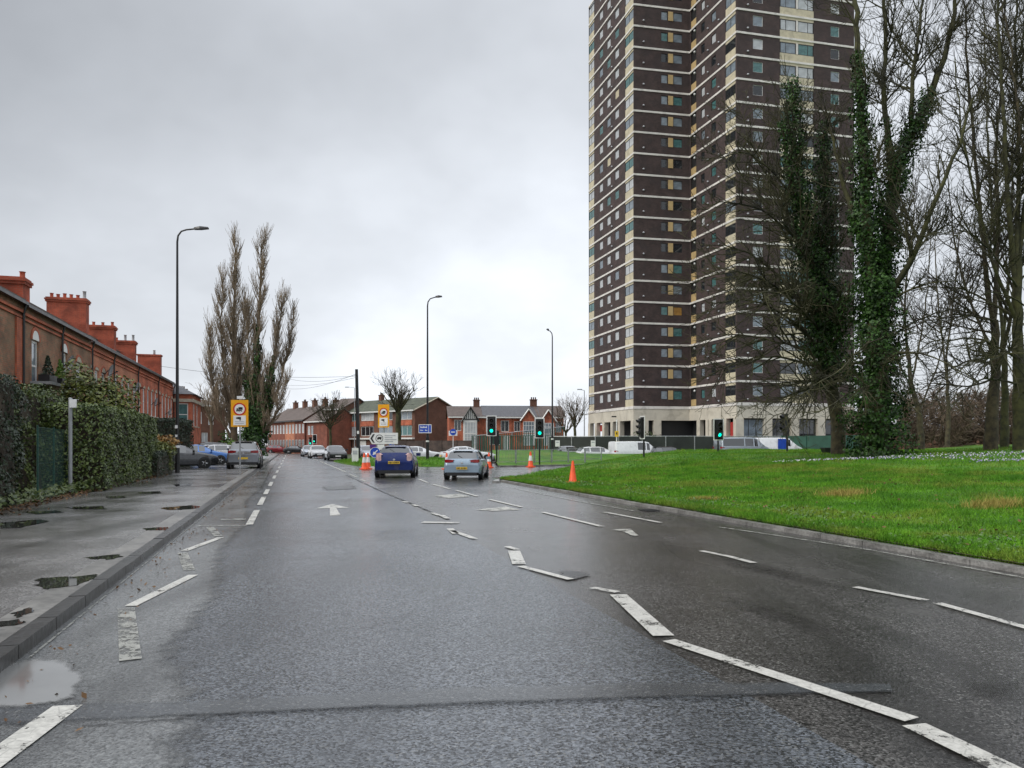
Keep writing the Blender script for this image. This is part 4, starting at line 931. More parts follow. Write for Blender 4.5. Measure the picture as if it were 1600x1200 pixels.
def make_car(name, st, g, paint, label, cat='car', group=None, plate=True, tail=None, lamp_h=None, glassm='car_glass', tailm='tail_red', roof_bars=False):
    root = empty(name, (0, 0, 0), 0, label, cat, group)
    rows = []
    for x, zb, zl, zt, ws_, wb_, wr in st:
        hgt = zt-zl; wm = max(ws_, wb_)*1.0; zm = zb+(zl-zb)*.62
        sec = [(ws_-.10, zb), (ws_-.01, zb+.07), (wm+.02, zb+(zl-zb)*.34), (wm+.025, zm), (wb_, zl)]
        if hgt > .25: sec += [(wb_-.02+(wr-wb_)*.06, zl+.035), (wr+(wb_-wr)*.20, zl+hgt*.84), (wr*.93, zt-.03), (wr*.5, zt-.004), (0, zt)]
        else: sec += [(wb_-.03, zl+hgt*.45), (wb_*.88, zl+hgt*.72), (wb_*.72, zt-hgt*.12), (wb_*.4, zt-.002), (0, zt)]
        rows.append([(x, y, z) for y, z in sec])
    nS, nR = len(rows), len(rows[0]); V = []
    for r in rows: V += r+[(x, -y, z) for x, y, z in r[:-1]]
    per = 2*nR-1
    def vi(i, j, sgn): return i*per+j if sgn > 0 or j == nR-1 else i*per+nR+j
    parts = {'body': [], 'windscreen': [], 'rear_window': [], 'sill_trim': []}; sidew = {}
    for i in range(nS-1):
        for j in range(nR-1):
            for sg in (1, -1):
                f = (vi(i, j, sg), vi(i, j+1, sg), vi(i+1, j+1, sg), vi(i+1, j, sg))
                f = f if sg < 0 else f[::-1]
                f = f[::-1]
                if g['ws'] == (i, i+1) and j >= 6: parts['windscreen'].append(f)
                elif g.get('rw') and g['rw'] == (i, i+1) and j >= 6: parts['rear_window'].append(f)
                elif j == 5 and (i, i+1) in g['side']: sidew.setdefault((i, sg), []).append(f)
                elif j == 0: parts['sill_trim'].append(f)
                else: parts['body'].append(f)
    for i in (0, nS-1):                       # front and rear faces
        for j in range(nR-1):
            f = (vi(i, j, 1), vi(i, j+1, 1), vi(i, j+1, -1), vi(i, j, -1)) if j < nR-2 else (vi(i, j, 1), vi(i, nR-1, 1), vi(i, j, -1))
            parts['body' if j else 'sill_trim'].append(f if i == 0 else f[::-1])
    def sub(nm, fs, mat_, sm=35, parent=root, off=0.0):
        used = sorted({k for f in fs for k in f}); mp = {k: n for n, k in enumerate(used)}
        b = MB(); b.add([V[k] for k in used], [tuple(mp[k] for k in f) for f in fs]); return b.build(nm, mat_, parent, sm)
    body = sub('body', parts['body'], paint); sub('sill_trim', parts['sill_trim'], M['black_trim'])
    if parts['windscreen']: sub('windscreen', parts['windscreen'], M[glassm])
    if parts['rear_window']: sub('rear_window', parts['rear_window'], M[glassm])
    for fs in sidew.values(): sub('side_window', fs, M[glassm])
    x0, x1 = st[0][0], st[-1][0]; wr = st[6][4]
    b = MB(); b.box(((x0+x1)/2, 0, st[6][1]+.06), ((x0-x1)*.86, wr*1.7, .06)); b.build('underside', M['black_trim'], root)
    # wheels in dark arches
    tm, rm = wheel_mesh(g['r'])
    for wx in g['wheels']:
        for sg in (1, -1):
            b = MB(); MM = Matrix.Rotation(R(90), 4, 'X'); b.lathe([(g['r']*1.17, -.1), (g['r']*1.17, .1), (g['r']*.8, .1)], (wx, sg*(wr-.065), g['r']+.01), 24, M=MM); b.build('wheel_arch', M['black_trim'], root, 40)
            o = bpy.data.objects.new('wheel', tm); COL.objects.link(o); o.parent = root; o.location = (wx, sg*(wr-.05), g['r'])
            o2 = bpy.data.objects.new('rim', rm); COL.objects.link(o2); o2.parent = o
    # lamps, bumpers, plates, mirrors
    rx = st[-2][0]; rz = lamp_h or st[-2][2]-.05; ry = st[-2][5]
    tl = tail or (.34, .17)
    for sg in (1, -1):
        b = MB(); n = 8; yo = ry+.012; pts0 = []; pts1 = []
        prof = [(rx+.20, yo+.025, .35), (rx+.05, yo+.02, .8), (rx-.028, yo-.03, 1.0), (rx-.045, yo-tl[0]*.5, 1.0), (rx-.05, yo-tl[0], .62)]
        for (px_, py_, k) in prof: pts0.append((px_, sg*py_, rz-tl[1]/2*k)); pts1.append((px_, sg*py_, rz+tl[1]/2*k))
        inn0 = [(p[0]+.09, p[1]-sg*.07, p[2]) for p in pts0]; inn1 = [(p[0]+.09, p[1]-sg*.07, p[2]) for p in pts1]
        Vv = pts0+pts1+inn0+inn1; k = len(prof); fs = []
        for i in range(k-1): fs += [(i, i+1, k+i+1, k+i), (i, 2*k+i, 2*k+i+1, i+1), (k+i, k+i+1, 3*k+i+1, 3*k+i)]
        fs += [(0, k, 3*k, 2*k), (k-1, 3*k-1, 4*k-1, 2*k+k-1)][:1]
        if sg < 0: fs = [f[::-1] for f in fs]
        b.add(Vv, fs); b.build('tail_light', M[tailm], root, 40)
        fx = st[1][0]; fz = st[2][2]-.06; fy = st[1][5]; b = MB()
        pts = [(fx+.03, sg*(fy-.34), fz-.07), (fx+.015, sg*(fy-.05), fz-.08), (fx-.17, sg*(fy+.09), fz-.04), (fx-.33, sg*(fy+.125), fz+.05), (fx-.24, sg*(fy+.05), fz+.10), (fx-.04, sg*(fy-.28), fz+.02)]
        b.solid(pts if sg > 0 else pts[::-1], [(p[0]-.1, p[1]-sg*.06, p[2]) for p in (pts if sg > 0 else pts[::-1])]); b.build('headlight', M['lamp_clear'], root)
        b = MB(); mx = st[5][0]+.42; b.box((mx, sg*(wr+.10), st[5][2]+.10), (.12, .20, .14), sg*.2); b.build('wing_mirror', paint, root)
    b = MB(); b.box((st[-1][0]-.0, 0, st[-1][1]-.03), (.10, wr*1.6, .11)); b.build('rear_bumper_insert', M['black_trim'], root)
    b = MB(); b.box((st[0][0]-.02, 0, .40), (.12, wr*1.1, .20)); b.build('grille', M['black_trim'], root)
    if plate:
        zr = .55*(st[-2][2]+.2) if st is not LIFT else .70
        b = MB(); b.box((st[-1][0]-.055, 0, zr), (.02, .52, .115)); pl = b.build('number_plate', M['plate_yellow'], root)
        b = MB()
        if label.startswith(('dark blue', 'silver blue')):
          for k in range(7): b.box((st[-1][0]-.067, -.2+k*.066+(.02 if k > 3 else 0), zr), (.006, .034+.012*(k % 2), .07))
        if b.v: b.build('plate_characters', M['letter_black'], pl)
        b = MB(); b.box((st[0][0]+.045, 0, .42), (.02, .52, .115)); b.build('front_plate', M['plate_white'], root)
    if st in (HATCH, LIFT, SUV) or st is HATCH:
        b = MB(); xx = st[10][0]; zz = st[10][3]; b.solid([(xx+.1, -.5, zz+.005), (xx+.1, .5, zz+.005), (xx-.07, .46, zz-.012), (xx-.07, -.46, zz-.012)], [(xx+.1, -.5, zz+.03), (xx+.1, .5, zz+.03), (xx-.08, .46, zz+.01), (xx-.08, -.46, zz+.01)]); b.build('spoiler', paint, root)
        b = MB(); b.tube([(st[11][0]+.02, 0, st[11][3]+.03), (st[11][0]+.13, .22, st[11][3]+.16)], .012, 5); b.build('rear_wiper', M['black_trim'], root)
    b = MB(); b.lathe([(.055, -.006), (.055, .006), (.03, .012)], (st[-2][0]-.04, 0, st[-2][2]-.02), 14, M=Matrix.Rotation(R(-90), 4, 'Y')); b.build('badge', M['alloy'], root)
    if roof_bars:
        for sg in (1, -1):
            b = MB(); b.tube([(.2, sg*.6, st[5][3]), (.0, sg*.6, st[6][3]+.05), (-1.5, sg*.58, st[9][3]+.05), (-1.7, sg*.57, st[10][3])], .02, 6); b.build('roof_rail', M['alloy'], root)
    return root
def put_car(root, px, Y, head, z=0.0):
    x, y = XY(px, Y); root.location = (x, y, z); root.rotation_euler = (0, 0, R(90-head)); return root
RDH = -16.0
blue = car_paint('blue_paint', (.002, .014, .105), .0, .3); silver = car_paint('silver_blue_paint', (.24, .31, .38), .25, .5); white = car_paint('white_paint', (.62, .63, .64), 0)
blackp = car_paint('black_car_paint', (.012, .013, .015)); redp = car_paint('red_car_paint', (.22, .008, .015)); greyp = car_paint('grey_paint_car', (.16, .17, .19), .5); bright = car_paint('bright_blue_paint', (.02, .13, .42)); darkg = car_paint('dark_grey_paint', (.035, .037, .042), .4); lsil = car_paint('pale_silver_paint', (.42, .45, .50), .5)
c = put_car(make_car('liftback_car', LIFT, LG, blue, 'dark blue liftback car seen from behind turning at the junction', tail=(.22, .40), lamp_h=.93, tailm='tail_clear'), 621, 36.8, -4.5)
b = MB(); b.box((LIFT[-2][0]-.052, .13, .66), (.012, .27, .2)); b.build('paper_sticker', M['plate_white'], c)
put_car(make_car('hatchback_car', HATCH, HG, silver, 'silver blue hatchback with red tail lights waiting beside the lawn tip', tail=(.40, .15), lamp_h=.90), 730, 34.6, 3.5).scale = (.90, .90, .90)
put_car(make_car('saloon_car', SALOON, SAG, white, 'long white car crossing in front of the silver blue hatchback', roof_bars=False), 731, 64, 72)
put_car(make_car('saloon_car', SALOON, SAG, white, 'white car hidden behind the dark blue liftback with sloping bonnet showing'), 655, 66.5, 70)
put_car(make_car('hatchback_car', HATCH, HG, lsil, 'pale car waiting behind the telegraph pole on the grassed island'), 573, 74, 150)
put_car(make_car('hatchback_car', HATCH, HG, blackp, 'black hatchback coming towards the camera at the head of the queue', group=None), 524, 75, 176-16)
put_car(make_car('hatchback_car', HATCH, HG, white, 'white hatchback coming on right behind the black one'), 496, 87, 176-16)
put_car(make_car('hatchback_car', HATCH, HG, lsil, 'pale blue grey car third in the oncoming queue'), 483, 99, 176-16)
put_car(make_car('hatchback_car', HATCH, HG, redp, 'red hatchback seen side on crossing the far end of the road'), 436, 137, 84)
put_car(make_car('hatchback_car', HATCH, HG, car_paint('maroon_paint', (.12, .012, .02)), 'dark maroon car behind the red hatchback'), 414, 140, 84)
put_car(make_car('saloon_car', SALOON, SAG, blackp, 'dark saloon parked side on right of the red hatchback'), 465, 130, 80)
put_car(make_car('estate_car', SUV, SG, greyp, 'silver grey estate car parked on the left pavement behind the yellow sign', tail=(.42, .15), lamp_h=1.0), 383.5, 47, RDH, .1)
# cars on the forecourt of the terrace
put_car(make_car('parked_hatchback', HATCH, HG, bright, 'bright blue car parked nose out beside the tall dark hedge', group='cars parked nose out by the terrace'), 311, 54.5, 62, .09)
put_car(make_car('parked_hatchback', HATCH, HG, white, 'white car parked between the bright blue and the pale blue car', group='cars parked nose out by the terrace'), 331, 59.5, 242, .09)
put_car(make_car('parked_hatchback', SUV, SG, darkg, 'dark roofed car parked behind the bright blue car', group='cars parked nose out by the terrace'), 318, 64.5, 240, .09)
put_car(make_car('parked_hatchback', HATCH, HG, lsil, 'small pale blue car with steel wheels parked beside the grey estate', group='cars parked nose out by the terrace'), 346, 62.5, 70, .09)
put_car(make_car('parked_hatchback', HATCH, HG, darkg, 'dark grey car poking out behind the black lamp post', group='cars parked nose out by the terrace'), 281, 46.0, 64, .09)
# vehicles in front of the dark fence
VG2 = dict(VG, side=[(5, 6), (7, 8), (9, 10)])
put_car(make_car('van', VAN, VG2, car_paint('minibus_paint', (.22, .25, .28), .4), 'silver panel van parked before the dark fence under the tower', 'van'), 1160, 68.5, 78, .2)
v2 = put_car(make_car('van', VAN, VG, white, 'white and blue van nosing out behind the silver panel van', 'van'), 1212, 71.5, 80, .2)
b = MB(); b.box((.15, .955, 1.2), (.9, .02, 1.3), 0); b.box((.15, -.955, 1.2), (.9, .02, 1.3), 0)
o = b.build('blue_panel', M['sign_blue'], v2)
put_car(make_car('van', VAN, VG, white, 'small white van in front of the fence left of the dark traffic signal', 'van'), 993, 71, 72, -.15)
put_car(make_car('hatchback_car', HATCH, HG, white, 'low white car before the fence beside the yellow warning sign'), 936, 70, 78, -.1)
put_car(make_car('hatchback_car', HATCH, HG, darkg, 'dark car showing only its roof before the fence left of the silver van'), 1047, 71, 76, -.1)
put_car(make_car('hatchback_car', HATCH, HG, blackp, 'black car before the fence behind the green signal pole'), 889, 72, 170, -.05)

# ---------------------------------------------------------------- street furniture
def lamp_post(px, Y, z, top_py, arm, label, r0=.10):
    x, y = XY(px, Y); top = ZZ(top_py, Y)-z
    o = empty('street_lamp', (x, y, z), 0, label, 'street lamp', 'tall black street lamps')
    b = MB(); b.tube([(0, 0, 0), (0, 0, 1.6)], .115, 12); b.tube([(0, 0, 1.6), (0, 0, 1.75)], [.115, .085], 12); b.tube([(0, 0, 1.75), (.0, 0, top-.6)], [.085, .05], 12); b.build('pole', M['black_paint'], o, 40)
    s = 1 if arm > 0 else -1; la = abs(arm)
    b = MB(); b.tube([(0, 0, top-.6), (s*.04, 0, top-.3), (s*.2, 0, top-.08), (s*.45, 0, top), (s*la*.6, 0, top+.05)], [.05, .045, .04, .04, .04], 10); b.build('arm', M['black_paint'], o, 60)
    b = MB(); l0 = s*la*.55
    A_ = [(l0, -.07, top+.0), (l0, .07, top+.0), (l0, .06, top+.11), (l0, -.06, top+.11)]; B_ = [(s*la*.75, -.16, top+.02), (s*la*.75, .16, top+.02), (s*la*.75, .12, top+.15), (s*la*.75, -.12, top+.15)]; C_ = [(s*la, -.12, top+.05), (s*la, .12, top+.05), (s*la, .09, top+.12), (s*la, -.09, top+.12)]
    if s > 0: b.solid(A_, B_); b.solid(B_, C_)
    else: b.solid(A_[::-1], B_[::-1]); b.solid(B_[::-1], C_[::-1])
    b.build('lantern', M['black_paint'], o)
    b = MB(); b.tube([(0, 0, 1.25), (0, 0, 1.37)], .12, 12); b.build('pale_band', M['sign_white'], o, 40)
    b = MB(); b.box((0, -.112, .75), (.12, .03, .5)); b.build('access_door', M['black_trim'], o)
    return o
l1 = lamp_post(277, 38.5, .1, 359, 1.55, 'tall black street lamp beside the left pavement hedge, largest of all')
b = MB(); b.box((0, -.12, 2.3), (.13, .02, .16)); b.box((0, -.12, 1.85), (.11, .02, .12)); b.build('sticker', M['sign_white'], l1)
lamp_post(668, 55.5, .45, 465, 1.05, 'black street lamp carrying the blue direction plate on the grassed island')
lamp_post(863, 71, .72, 516, -.55, 'farther black street lamp standing behind the green traffic signals')
def post_far(px, Y, z, top_py, label, ln=.9):
    x, y = XY(px, Y); top = ZZ(top_py, Y)-z; o = empty('lighting_column', (x, y, z), 0, label, 'street lamp')
    b = MB(); b.tube([(0, 0, 0), (0, 0, top)], [.07, .04], 8); b.build('pole', M['grey_paint'], o, 40)
    b = MB(); b.tube([(0, 0, top), (-.4, 0, top+.08), (-ln, 0, top+.1)], .03, 6); b.build('arm', M['grey_paint'], o, 40)
    b = MB(); b.box((-ln-.2, 0, top+.1), (.5, .2, .1)); b.build('lantern', M['grey_paint'], o); return o
post_far(554, 110, 0, 606, 'slim grey street lamp far off just left of the telegraph pole')
post_far(913, 82, .92, 610, 'slim grey lamp column beside the left corner of the tower', .3)
# telegraph pole with wires
px_, py_ = XY(560, 62); zt_ = ZZ(577, 62)
tp = empty('telegraph_pole', (px_, py_, .4), 0, 'dark wooden telegraph pole standing on the grassed island', 'telegraph pole')
b = MB(); tz = zt_-.4; b.tube([(0, 0, 0), (-.15, 0, tz)], [.17, .12], 10); b.build('pole', M['black_paint'], tp, 40)
b = MB(); b.box((-.15, -.1, tz-.3), (.12, .12, .35)); b.build('bracket', M['black_trim'], tp)
b = MB(); b.box((0, -.15, 2.1), (.16, .04, .24)); b.build('notice_plate', M['sign_white'], tp)
hx = []
for k, (qx, qY, qy) in enumerate(((437, 88, 606), (437, 84, 588), (250, 60, 572), (418, 100, 597))):
    q0 = Vector((px_-.15, py_, zt_-.35-.1*k)); x, y = XY(qx, qY); q1 = Vector((x, y, ZZ(qy, qY)))
    b = MB(); pts = []
    for i in range(13):
        f = i/12; p = q0.lerp(q1, f); p.z -= (1.1 if k != 2 else .8)*4*f*(1-f)*.5; pts.append(p)
    b.tube(pts, .012, 5); o = b.build("overhead_wire", M["black_paint"])
    tag(o, ('lowest overhead wire running left from the telegraph pole', 'middle overhead wire running left from the telegraph pole to the poplars', 'long overhead wire crossing the sky behind the tall left lamp', 'overhead wire dropping from the telegraph pole behind the poplar')[k], 'wire')
# traffic signals
def signal(px, Y, base_py, top_py, ang, label, lit=True, shield=True, n='traffic_light'):
    x, y = XY(px, Y); z = ZZ(base_py, Y); top = ZZ(top_py, Y)-z
    o = empty(n, (x, y, z), R(ang), label, 'traffic light', 'traffic lights at the junction')
    b = MB(); b.tube([(0, 0, -.6), (0, 0, top-.1)], .057, 10); b.build('pole', M['black_paint'], o, 40)
    hh = 1.12; zc = top-hh/2-.03
    if shield:
        bd = MB(); bd.box((0, -.10, zc), (.60, .02, hh+.20)); sh = bd.build('backing_board', M['black_trim'], o)
        fr = MB()
        for sx in (-1, 1): fr.box((sx*.315, -.10, zc), (.06, .03, hh+.28))
        fr.box((0, -.10, zc+hh/2+.12), (.57, .03, .06)); fr.box((0, -.10, zc-hh/2-.12), (.57, .03, .06)); fr.build('white_border', M['sign_white'], sh)
    b = MB(); b.box((0, -.2, zc), (.34, .18, hh)); hd = b.build('signal_head', M['black_trim'], o)
    for k in range(3):
        zz = zc+(1-k)*.345; MM = Matrix.Rotation(R(90), 4, 'X')
        b = MB(); b.lathe([(.115, 0), (.10, .015), (.05, .03), (.01, .035)], (0, -.29, zz), 18, M=MM); b.build('lens', M['green_lamp' if (k == 2 and lit) else 'dead_lens'], hd, 40)
        b = MB(); m_ = 10; vs_ = []
        for i in range(m_+1):
            a = R(-20+220*i/m_); vs_ += [(.135*math.cos(a), -.29, zz+.135*math.sin(a)), (.125*math.cos(a), -.29-.24*(.55+.45*max(0, math.sin(a))), zz+.13*math.sin(a))]
        b.add(vs_, [(2*i, 2*i+1, 2*i+3, 2*i+2) for i in range(m_)]); b.build('visor', M['black_trim'], hd)
    return o
signal(768, 53, 726, 652, 0, 'green traffic light with white edged board just right of the silver hatchback')
signal(843, 54, 722, 656, 0, 'green traffic light by the guard rails in front of the red houses')
signal(1006, 47, 713, 653, -75, 'dark traffic signal turned sideways on the lawn left of the tower entrance', False)
signal(1122, 50, 710, 657, 5, 'green traffic signal on the lawn in front of the silver van')
signal(1230, 46, 709, 646, -70, 'dark traffic signal on the lawn nearest the big ivy covered tree', False, False)
signal(776, 57, 718, 672, 180, 'black signal pole seen from behind right of the first green light', False, False)
signal(416, 118, 716, 680, -8, 'small distant green signal left of the red hatchback')
signal(486, 118, 712, 683, -8, 'small distant green signal above the oncoming cars', True, False)
signal(492, 119, 712, 680, -8, 'distant signal with dark shield beside the bare street tree')
# signs
def disc(b, c, r, th=.012, n=28, mi=0):
    MM = Matrix.Rotation(R(90), 4, 'X'); b.lathe([(r, 0), (r, th)], c, n, mi, MM)
def emission_sign(px, Y, top_py, bot_py, base_z, ang, label, wdt, cap):
    x, y = XY(px, Y); zt, zb = ZZ(top_py, Y)-base_z, ZZ(bot_py, Y)-base_z; h = zt-zb
    o = empty('zone_sign', (x, y, base_z), R(ang), label, 'road sign', 'yellow emission zone signs')
    b = MB(); b.tube([(0, 0, 0), (0, 0, zt-.1)], .045, 10); b.build('pole', M['grey_paint'], o, 40)
    b = MB(); b.box((0, -.07, (zt+zb)/2), (wdt, .025, h)); bd = b.build('board', M['sign_yellow'], o)
    zc = zt-h*.34; r = wdt*.37
    b = MB(); MM = Matrix.Rotation(R(90), 4, 'X'); b.lathe([(r, .0), (r, .012), (r*.80, .012), (r*.80, 0)], (0, -.0835, zc), 32, M=MM, caps=False); b.build('red_ring', M['sign_red'], bd)
    b = MB(); disc(b, (0, -.0835, zc), r*.79, .006); b.build('white_disc', M['sign_white'], bd)
    b = MB(); s = r*.55                       # lorry and car pictogram
    b.box((s*.28, -.094, zc+s*.18), (s*1.15, .008, s*.75)); b.box((-s*.62, -.094, zc+s*.02), (s*.45, .008, s*.45)); b.box((-s*.2, -.0945, zc-s*.42), (s*1.5, .007, s*.26))
    for k in (-.75, -.1, .55): disc(b, (k*s, -.091, zc-s*.56), s*.17, .008, 12)
    b.build('vehicle_pictogram', M['letter_black'], bd)
    b = MB(); ph = h*.36; pz = zb+h*.06+ph/2; b.box((0, -.087, pz), (wdt*.72, .008, ph)); b.build('white_panel', M['sign_white'], bd)
    b = MB(); b.box((-.02, -.094, pz+ph*.24), (wdt*.2, .007, ph*.22)); b.box((-wdt*.16, -.094, pz+ph*.24), (wdt*.09, .007, ph*.12)); b.box((wdt*.03, -.094, pz+ph*.06), (wdt*.06, .007, ph*.14)); b.build('camera_pictogram', M['letter_black'], bd)
    for k in (-.12, -.3):
        b = MB(); b.box((0, -.094, pz+ph*k), (wdt*.5, .006, ph*.06)); b.build('text_line', M['sign_grey'], bd)
    if cap:
        b = MB(); b.box((.02, 0, zt+.14), (.34, .16, .16)); b.tube([(0, 0, zt-.1), (0, 0, zt+.06)], .03, 8); b.build('sensor_box', M['white_plastic'], o)
    return o
emission_sign(375, 43, 625, 667, .1, 4, 'yellow sign with red ring on a grey pole at the left pavement edge', .95, True)
emission_sign(600, 56, 632, 668, .35, -12, 'yellow sign with red ring standing on the island above the white arrow sign', .86, False)
x, y = XY(600, 54.5); o = empty('direction_sign', (x, y, .3), R(-3), 'white direction sign with black chevron pointing left behind the blue liftback', 'road sign')
zc = ZZ(685, 54.5)-.3
b = MB()
for dx in (-.55, .6): b.tube([(dx, .04, -.2), (dx, .04, zc+.35)], .04, 8); 
b.build('posts', M['grey_paint'], o, 40)
b = MB(); b.solid([(-1.08, -.02, zc), (-.86, -.02, zc-.40), (1.0, -.02, zc-.40), (1.0, -.02, zc+.40), (-.86, -.02, zc+.40)], [(-1.08, .0, zc), (-.86, .0, zc-.40), (1.0, .0, zc-.40), (1.0, .0, zc+.40), (-.86, .0, zc+.40)]); bd = b.build('board', M['sign_white'], o)
b = MB(); b.solid([(-.98, -.03, zc), (-.78, -.03, zc-.3), (-.66, -.03, zc-.3), (-.84, -.03, zc), (-.66, -.03, zc+.3), (-.78, -.03, zc+.3)], [(-.98, -.022, zc), (-.78, -.022, zc-.3), (-.66, -.022, zc-.3), (-.84, -.022, zc), (-.66, -.022, zc+.3), (-.78, -.022, zc+.3)]); b.build('chevron', M['letter_black'], bd)
b = MB(); b.lathe([(.27, 0), (.27, .01), (.235, .01), (.235, 0)], (-.33, -.021, zc), 28, M=Matrix.Rotation(R(90), 4, 'X'), caps=False); b.box((-.3, -.028, zc+.03), (.24, .01, .15)); b.box((-.44, -.028, zc), (.09, .01, .09))
for k in (-.43, -.24): disc(b, (k, -.026, zc-.07), .035, .008, 10)
b.build('lorry_roundel', M['letter_black'], bd)
for k, (w_, zz) in enumerate(((.78, .2), (.55, .06), (.85, -.08), (.6, -.22))):
    b = MB(); b.box((.05+w_/2, -.026, zc+zz), (w_, .008, .055)); b.build('text_line', M['sign_grey'], bd)
b = MB(); b.box((-.22, -.02, zc-.62), (.5, .02, .36)); b.build('lower_plate', M['sign_white'], o)
b = MB(); b.box((-.8, -.02, zc-.58), (.42, .02, .28)); b.build('lower_plate', mk('sign_purple', (.10, .03, .20), rough=.4, var=.1), o)
# street plate on the lamp post
x, y = XY(666, 55.2); o = empty('direction_plate', (x-.05, y-.02, ZZ(670, 55.2)), R(-6), 'blue direction plate with white border fixed to the island lamp post', 'road sign')
b = MB(); b.box((0, -.14, 0), (.94, .02, .62)); pb_ = b.build('board', M['sign_blue'], o)
b = MB()
for sg in (-1, 1): b.box((0, -.152, sg*.29), (.94, .012, .05)); b.box((sg*.455, -.152, 0), (.035, .012, .53))
b.box((.27, -.152, 0), (.03, .012, .53)); b.build('white_border', M['sign_white'], pb_)
for k, (xx, w_, zz, hh_) in enumerate(((-.1, .5, .10, .13), (-.24, .22, -.12, .10), (.08, .18, -.12, .10))):
    b = MB(); n_ = max(3, int(w_/.07))
    for j in range(n_): b.box((xx-w_/2+(j+.5)*w_/n_, -.152, zz+(.012 if j % 3 == 0 else 0)), (w_/n_*.72, .008, hh_*(1 if j % 3 == 0 else .72)))
    b.build('lettering', M['sign_white'], pb_)
b = MB(); b.box((.02, -.06, .12), (.3, .16, .04)); b.box((.02, -.06, -.12), (.3, .16, .04)); b.build('clamp', M['galvanised'], o)
def keep_left(px, Y, z, py, r, label, ang=0):
    x, y = XY(px, Y); zc = ZZ(py, Y)-z; o = empty('keep_left_sign', (x, y, z), R(ang), label, 'road sign')
    b = MB(); b.tube([(0, 0, 0), (0, 0, zc+.1)], .04, 8); b.build('post', M['grey_paint'], o, 40)
    b = MB(); disc(b, (0, -.05, zc), r, .015); d = b.build('disc', M['sign_blue'], o)
    b = MB(); k = r*.62; dv = Vector((-.7071, 0, -.7071)); nv = Vector((.7071, 0, -.7071)); C = Vector((0, -.072, zc))
    pl = [C-dv*k+nv*r*.1, C+dv*k*.1+nv*r*.1, C+dv*k*.1+nv*r*.34, C+dv*k*1.15, C+dv*k*.1-nv*r*.34, C+dv*k*.1-nv*r*.1, C-dv*k-nv*r*.1]
    b.solid(pl, [p+Vector((0, .01, 0)) for p in pl]); b.build('arrow', M['sign_white'], d)
    b = MB(); b.lathe([(r, 0), (r, .01), (r*.93, .01), (r*.93, 0)], (0, -.066, zc), 28, M=Matrix.Rotation(R(90), 4, 'X'), caps=False); b.build('rim', M['sign_white'], d)
    return o
keep_left(586.5, 51.5, .12, 707, .36, 'round blue keep left sign with white arrow at the island tip beside the cones')
keep_left(612, 60, .35, 696, .22, 'small blue sign peeping over the roof of the blue liftback')
x, y = XY(708, 76); o = empty('roundel_sign', (x, y, .1), R(0), 'white sign with blue roundel on a thin post before the timber fence', 'road sign')
zc = ZZ(677, 76)-.1; b = MB(); b.tube([(0, 0, 0), (0, 0, zc)], .035, 8); b.build('post', M['sign_white'], o, 40)
b = MB(); b.box((0, -.05, zc), (.85, .02, .5)); bd = b.build('board', M['sign_white'], o); b = MB(); disc(b, (0, -.062, zc+.12), .32, .012); b.build('roundel', M['sign_blue'], bd); b = MB(); b.box((0, -.08, zc+.12), (.4, .01, .1)); b.build('bar', M['sign_white'], bd)
x, y = XY(963.5, 73); o = empty('warning_sign', (x, y, .5), 0, 'small yellow notice on a white post before the tower fence', 'road sign')
zc = ZZ(678, 73)-.5; b = MB(); b.tube([(0, 0, 0), (0, 0, ZZ(655, 73)-.5)], .05, 8); b.build('post', M['sign_white'], o, 40); b = MB(); b.box((0, -.06, zc), (.36, .02, .56)); bd = b.build('board', M['plate_yellow'], o); b = MB(); b.box((0, -.075, zc+.05), (.12, .01, .22)); b.build('symbol', M['letter_black'], bd)
b = MB(); b.box((-.25, 0, ZZ(651, 73)-.5), (.45, .2, .12)); b.build('camera', M['black_trim'], o)
# grey post with white box by the chain link fence
x, y = XY(110, 22.2); o = empty('grey_post', (x, y, .1), R(12), 'slim grey post topped with a white box before the chain link fence', 'post'); zt_ = ZZ(624, 22.2)-.1
b = MB(); b.tube([(0, 0, 0), (0, 0, zt_)], .052, 12); b.build('pole', M['grey_paint'], o, 40); b = MB(); b.box((.09, -.06, zt_-.12), (.17, .08, .24)); b.build('white_box', M['white_plastic'], o); b = MB(); b.lathe([(.056, 0), (.056, .03), (.02, .05)], (0, 0, zt_), 10); b.build('cap', M['grey_paint'], o)
# cones
def cone(px, Y, z, h, label, stripes=True, tilt=0):
    x, y = XY(px, Y); o = empty('traffic_cone', (x, y, z), rnd.uniform(0, 1), label, 'traffic cone', 'orange traffic cones'); o.rotation_euler.x = tilt
    b = MB(); a = h*.26; b.prism([(-a, -a*.7), (-a*.7, -a), (a*.7, -a), (a, -a*.7), (a, a*.7), (a*.7, a), (-a*.7, a), (-a, a*.7)], 0, h*.06); b.build('base', M['cone_orange' if stripes else 'cone_orange'], o)
    b = MB(); b.lathe([(h*.2, h*.06), (h*.175, h*.09), (h*.05, h*.97), (h*.04, h), (h*.02, h)], n=20); bd = b.build('body', M['cone_orange'], o, 40)
    if stripes:
        b = MB(); f = lambda zz: h*.175+(h*.05-h*.175)*(zz-.09)/.88+.006; b.lathe([(f(.42), h*.42), (f(.74), h*.74), (f(.74)-.012, h*.74), (f(.42)-.012, h*.42)], n=20); b.build('white_sleeve', M['cone_white'], bd, 40)
    return o
cone(569, 46.8, 0, 1.0, 'striped cone left of the pair in front of the island tip'); cone(575, 47.2, 0, 1.0, 'striped cone right of the pair in front of the island tip'); cone(698, 47, 0, 1.0, 'striped cone half hidden by the left side of the silver hatchback')
cone(764, 50, 0, 1.0, 'striped cone tucked behind the right side of the silver hatchback'); cone(829, 51.3, 0, 1.05, 'striped cone standing alone by the side road rails')
x, y = XY(895, 28.5)
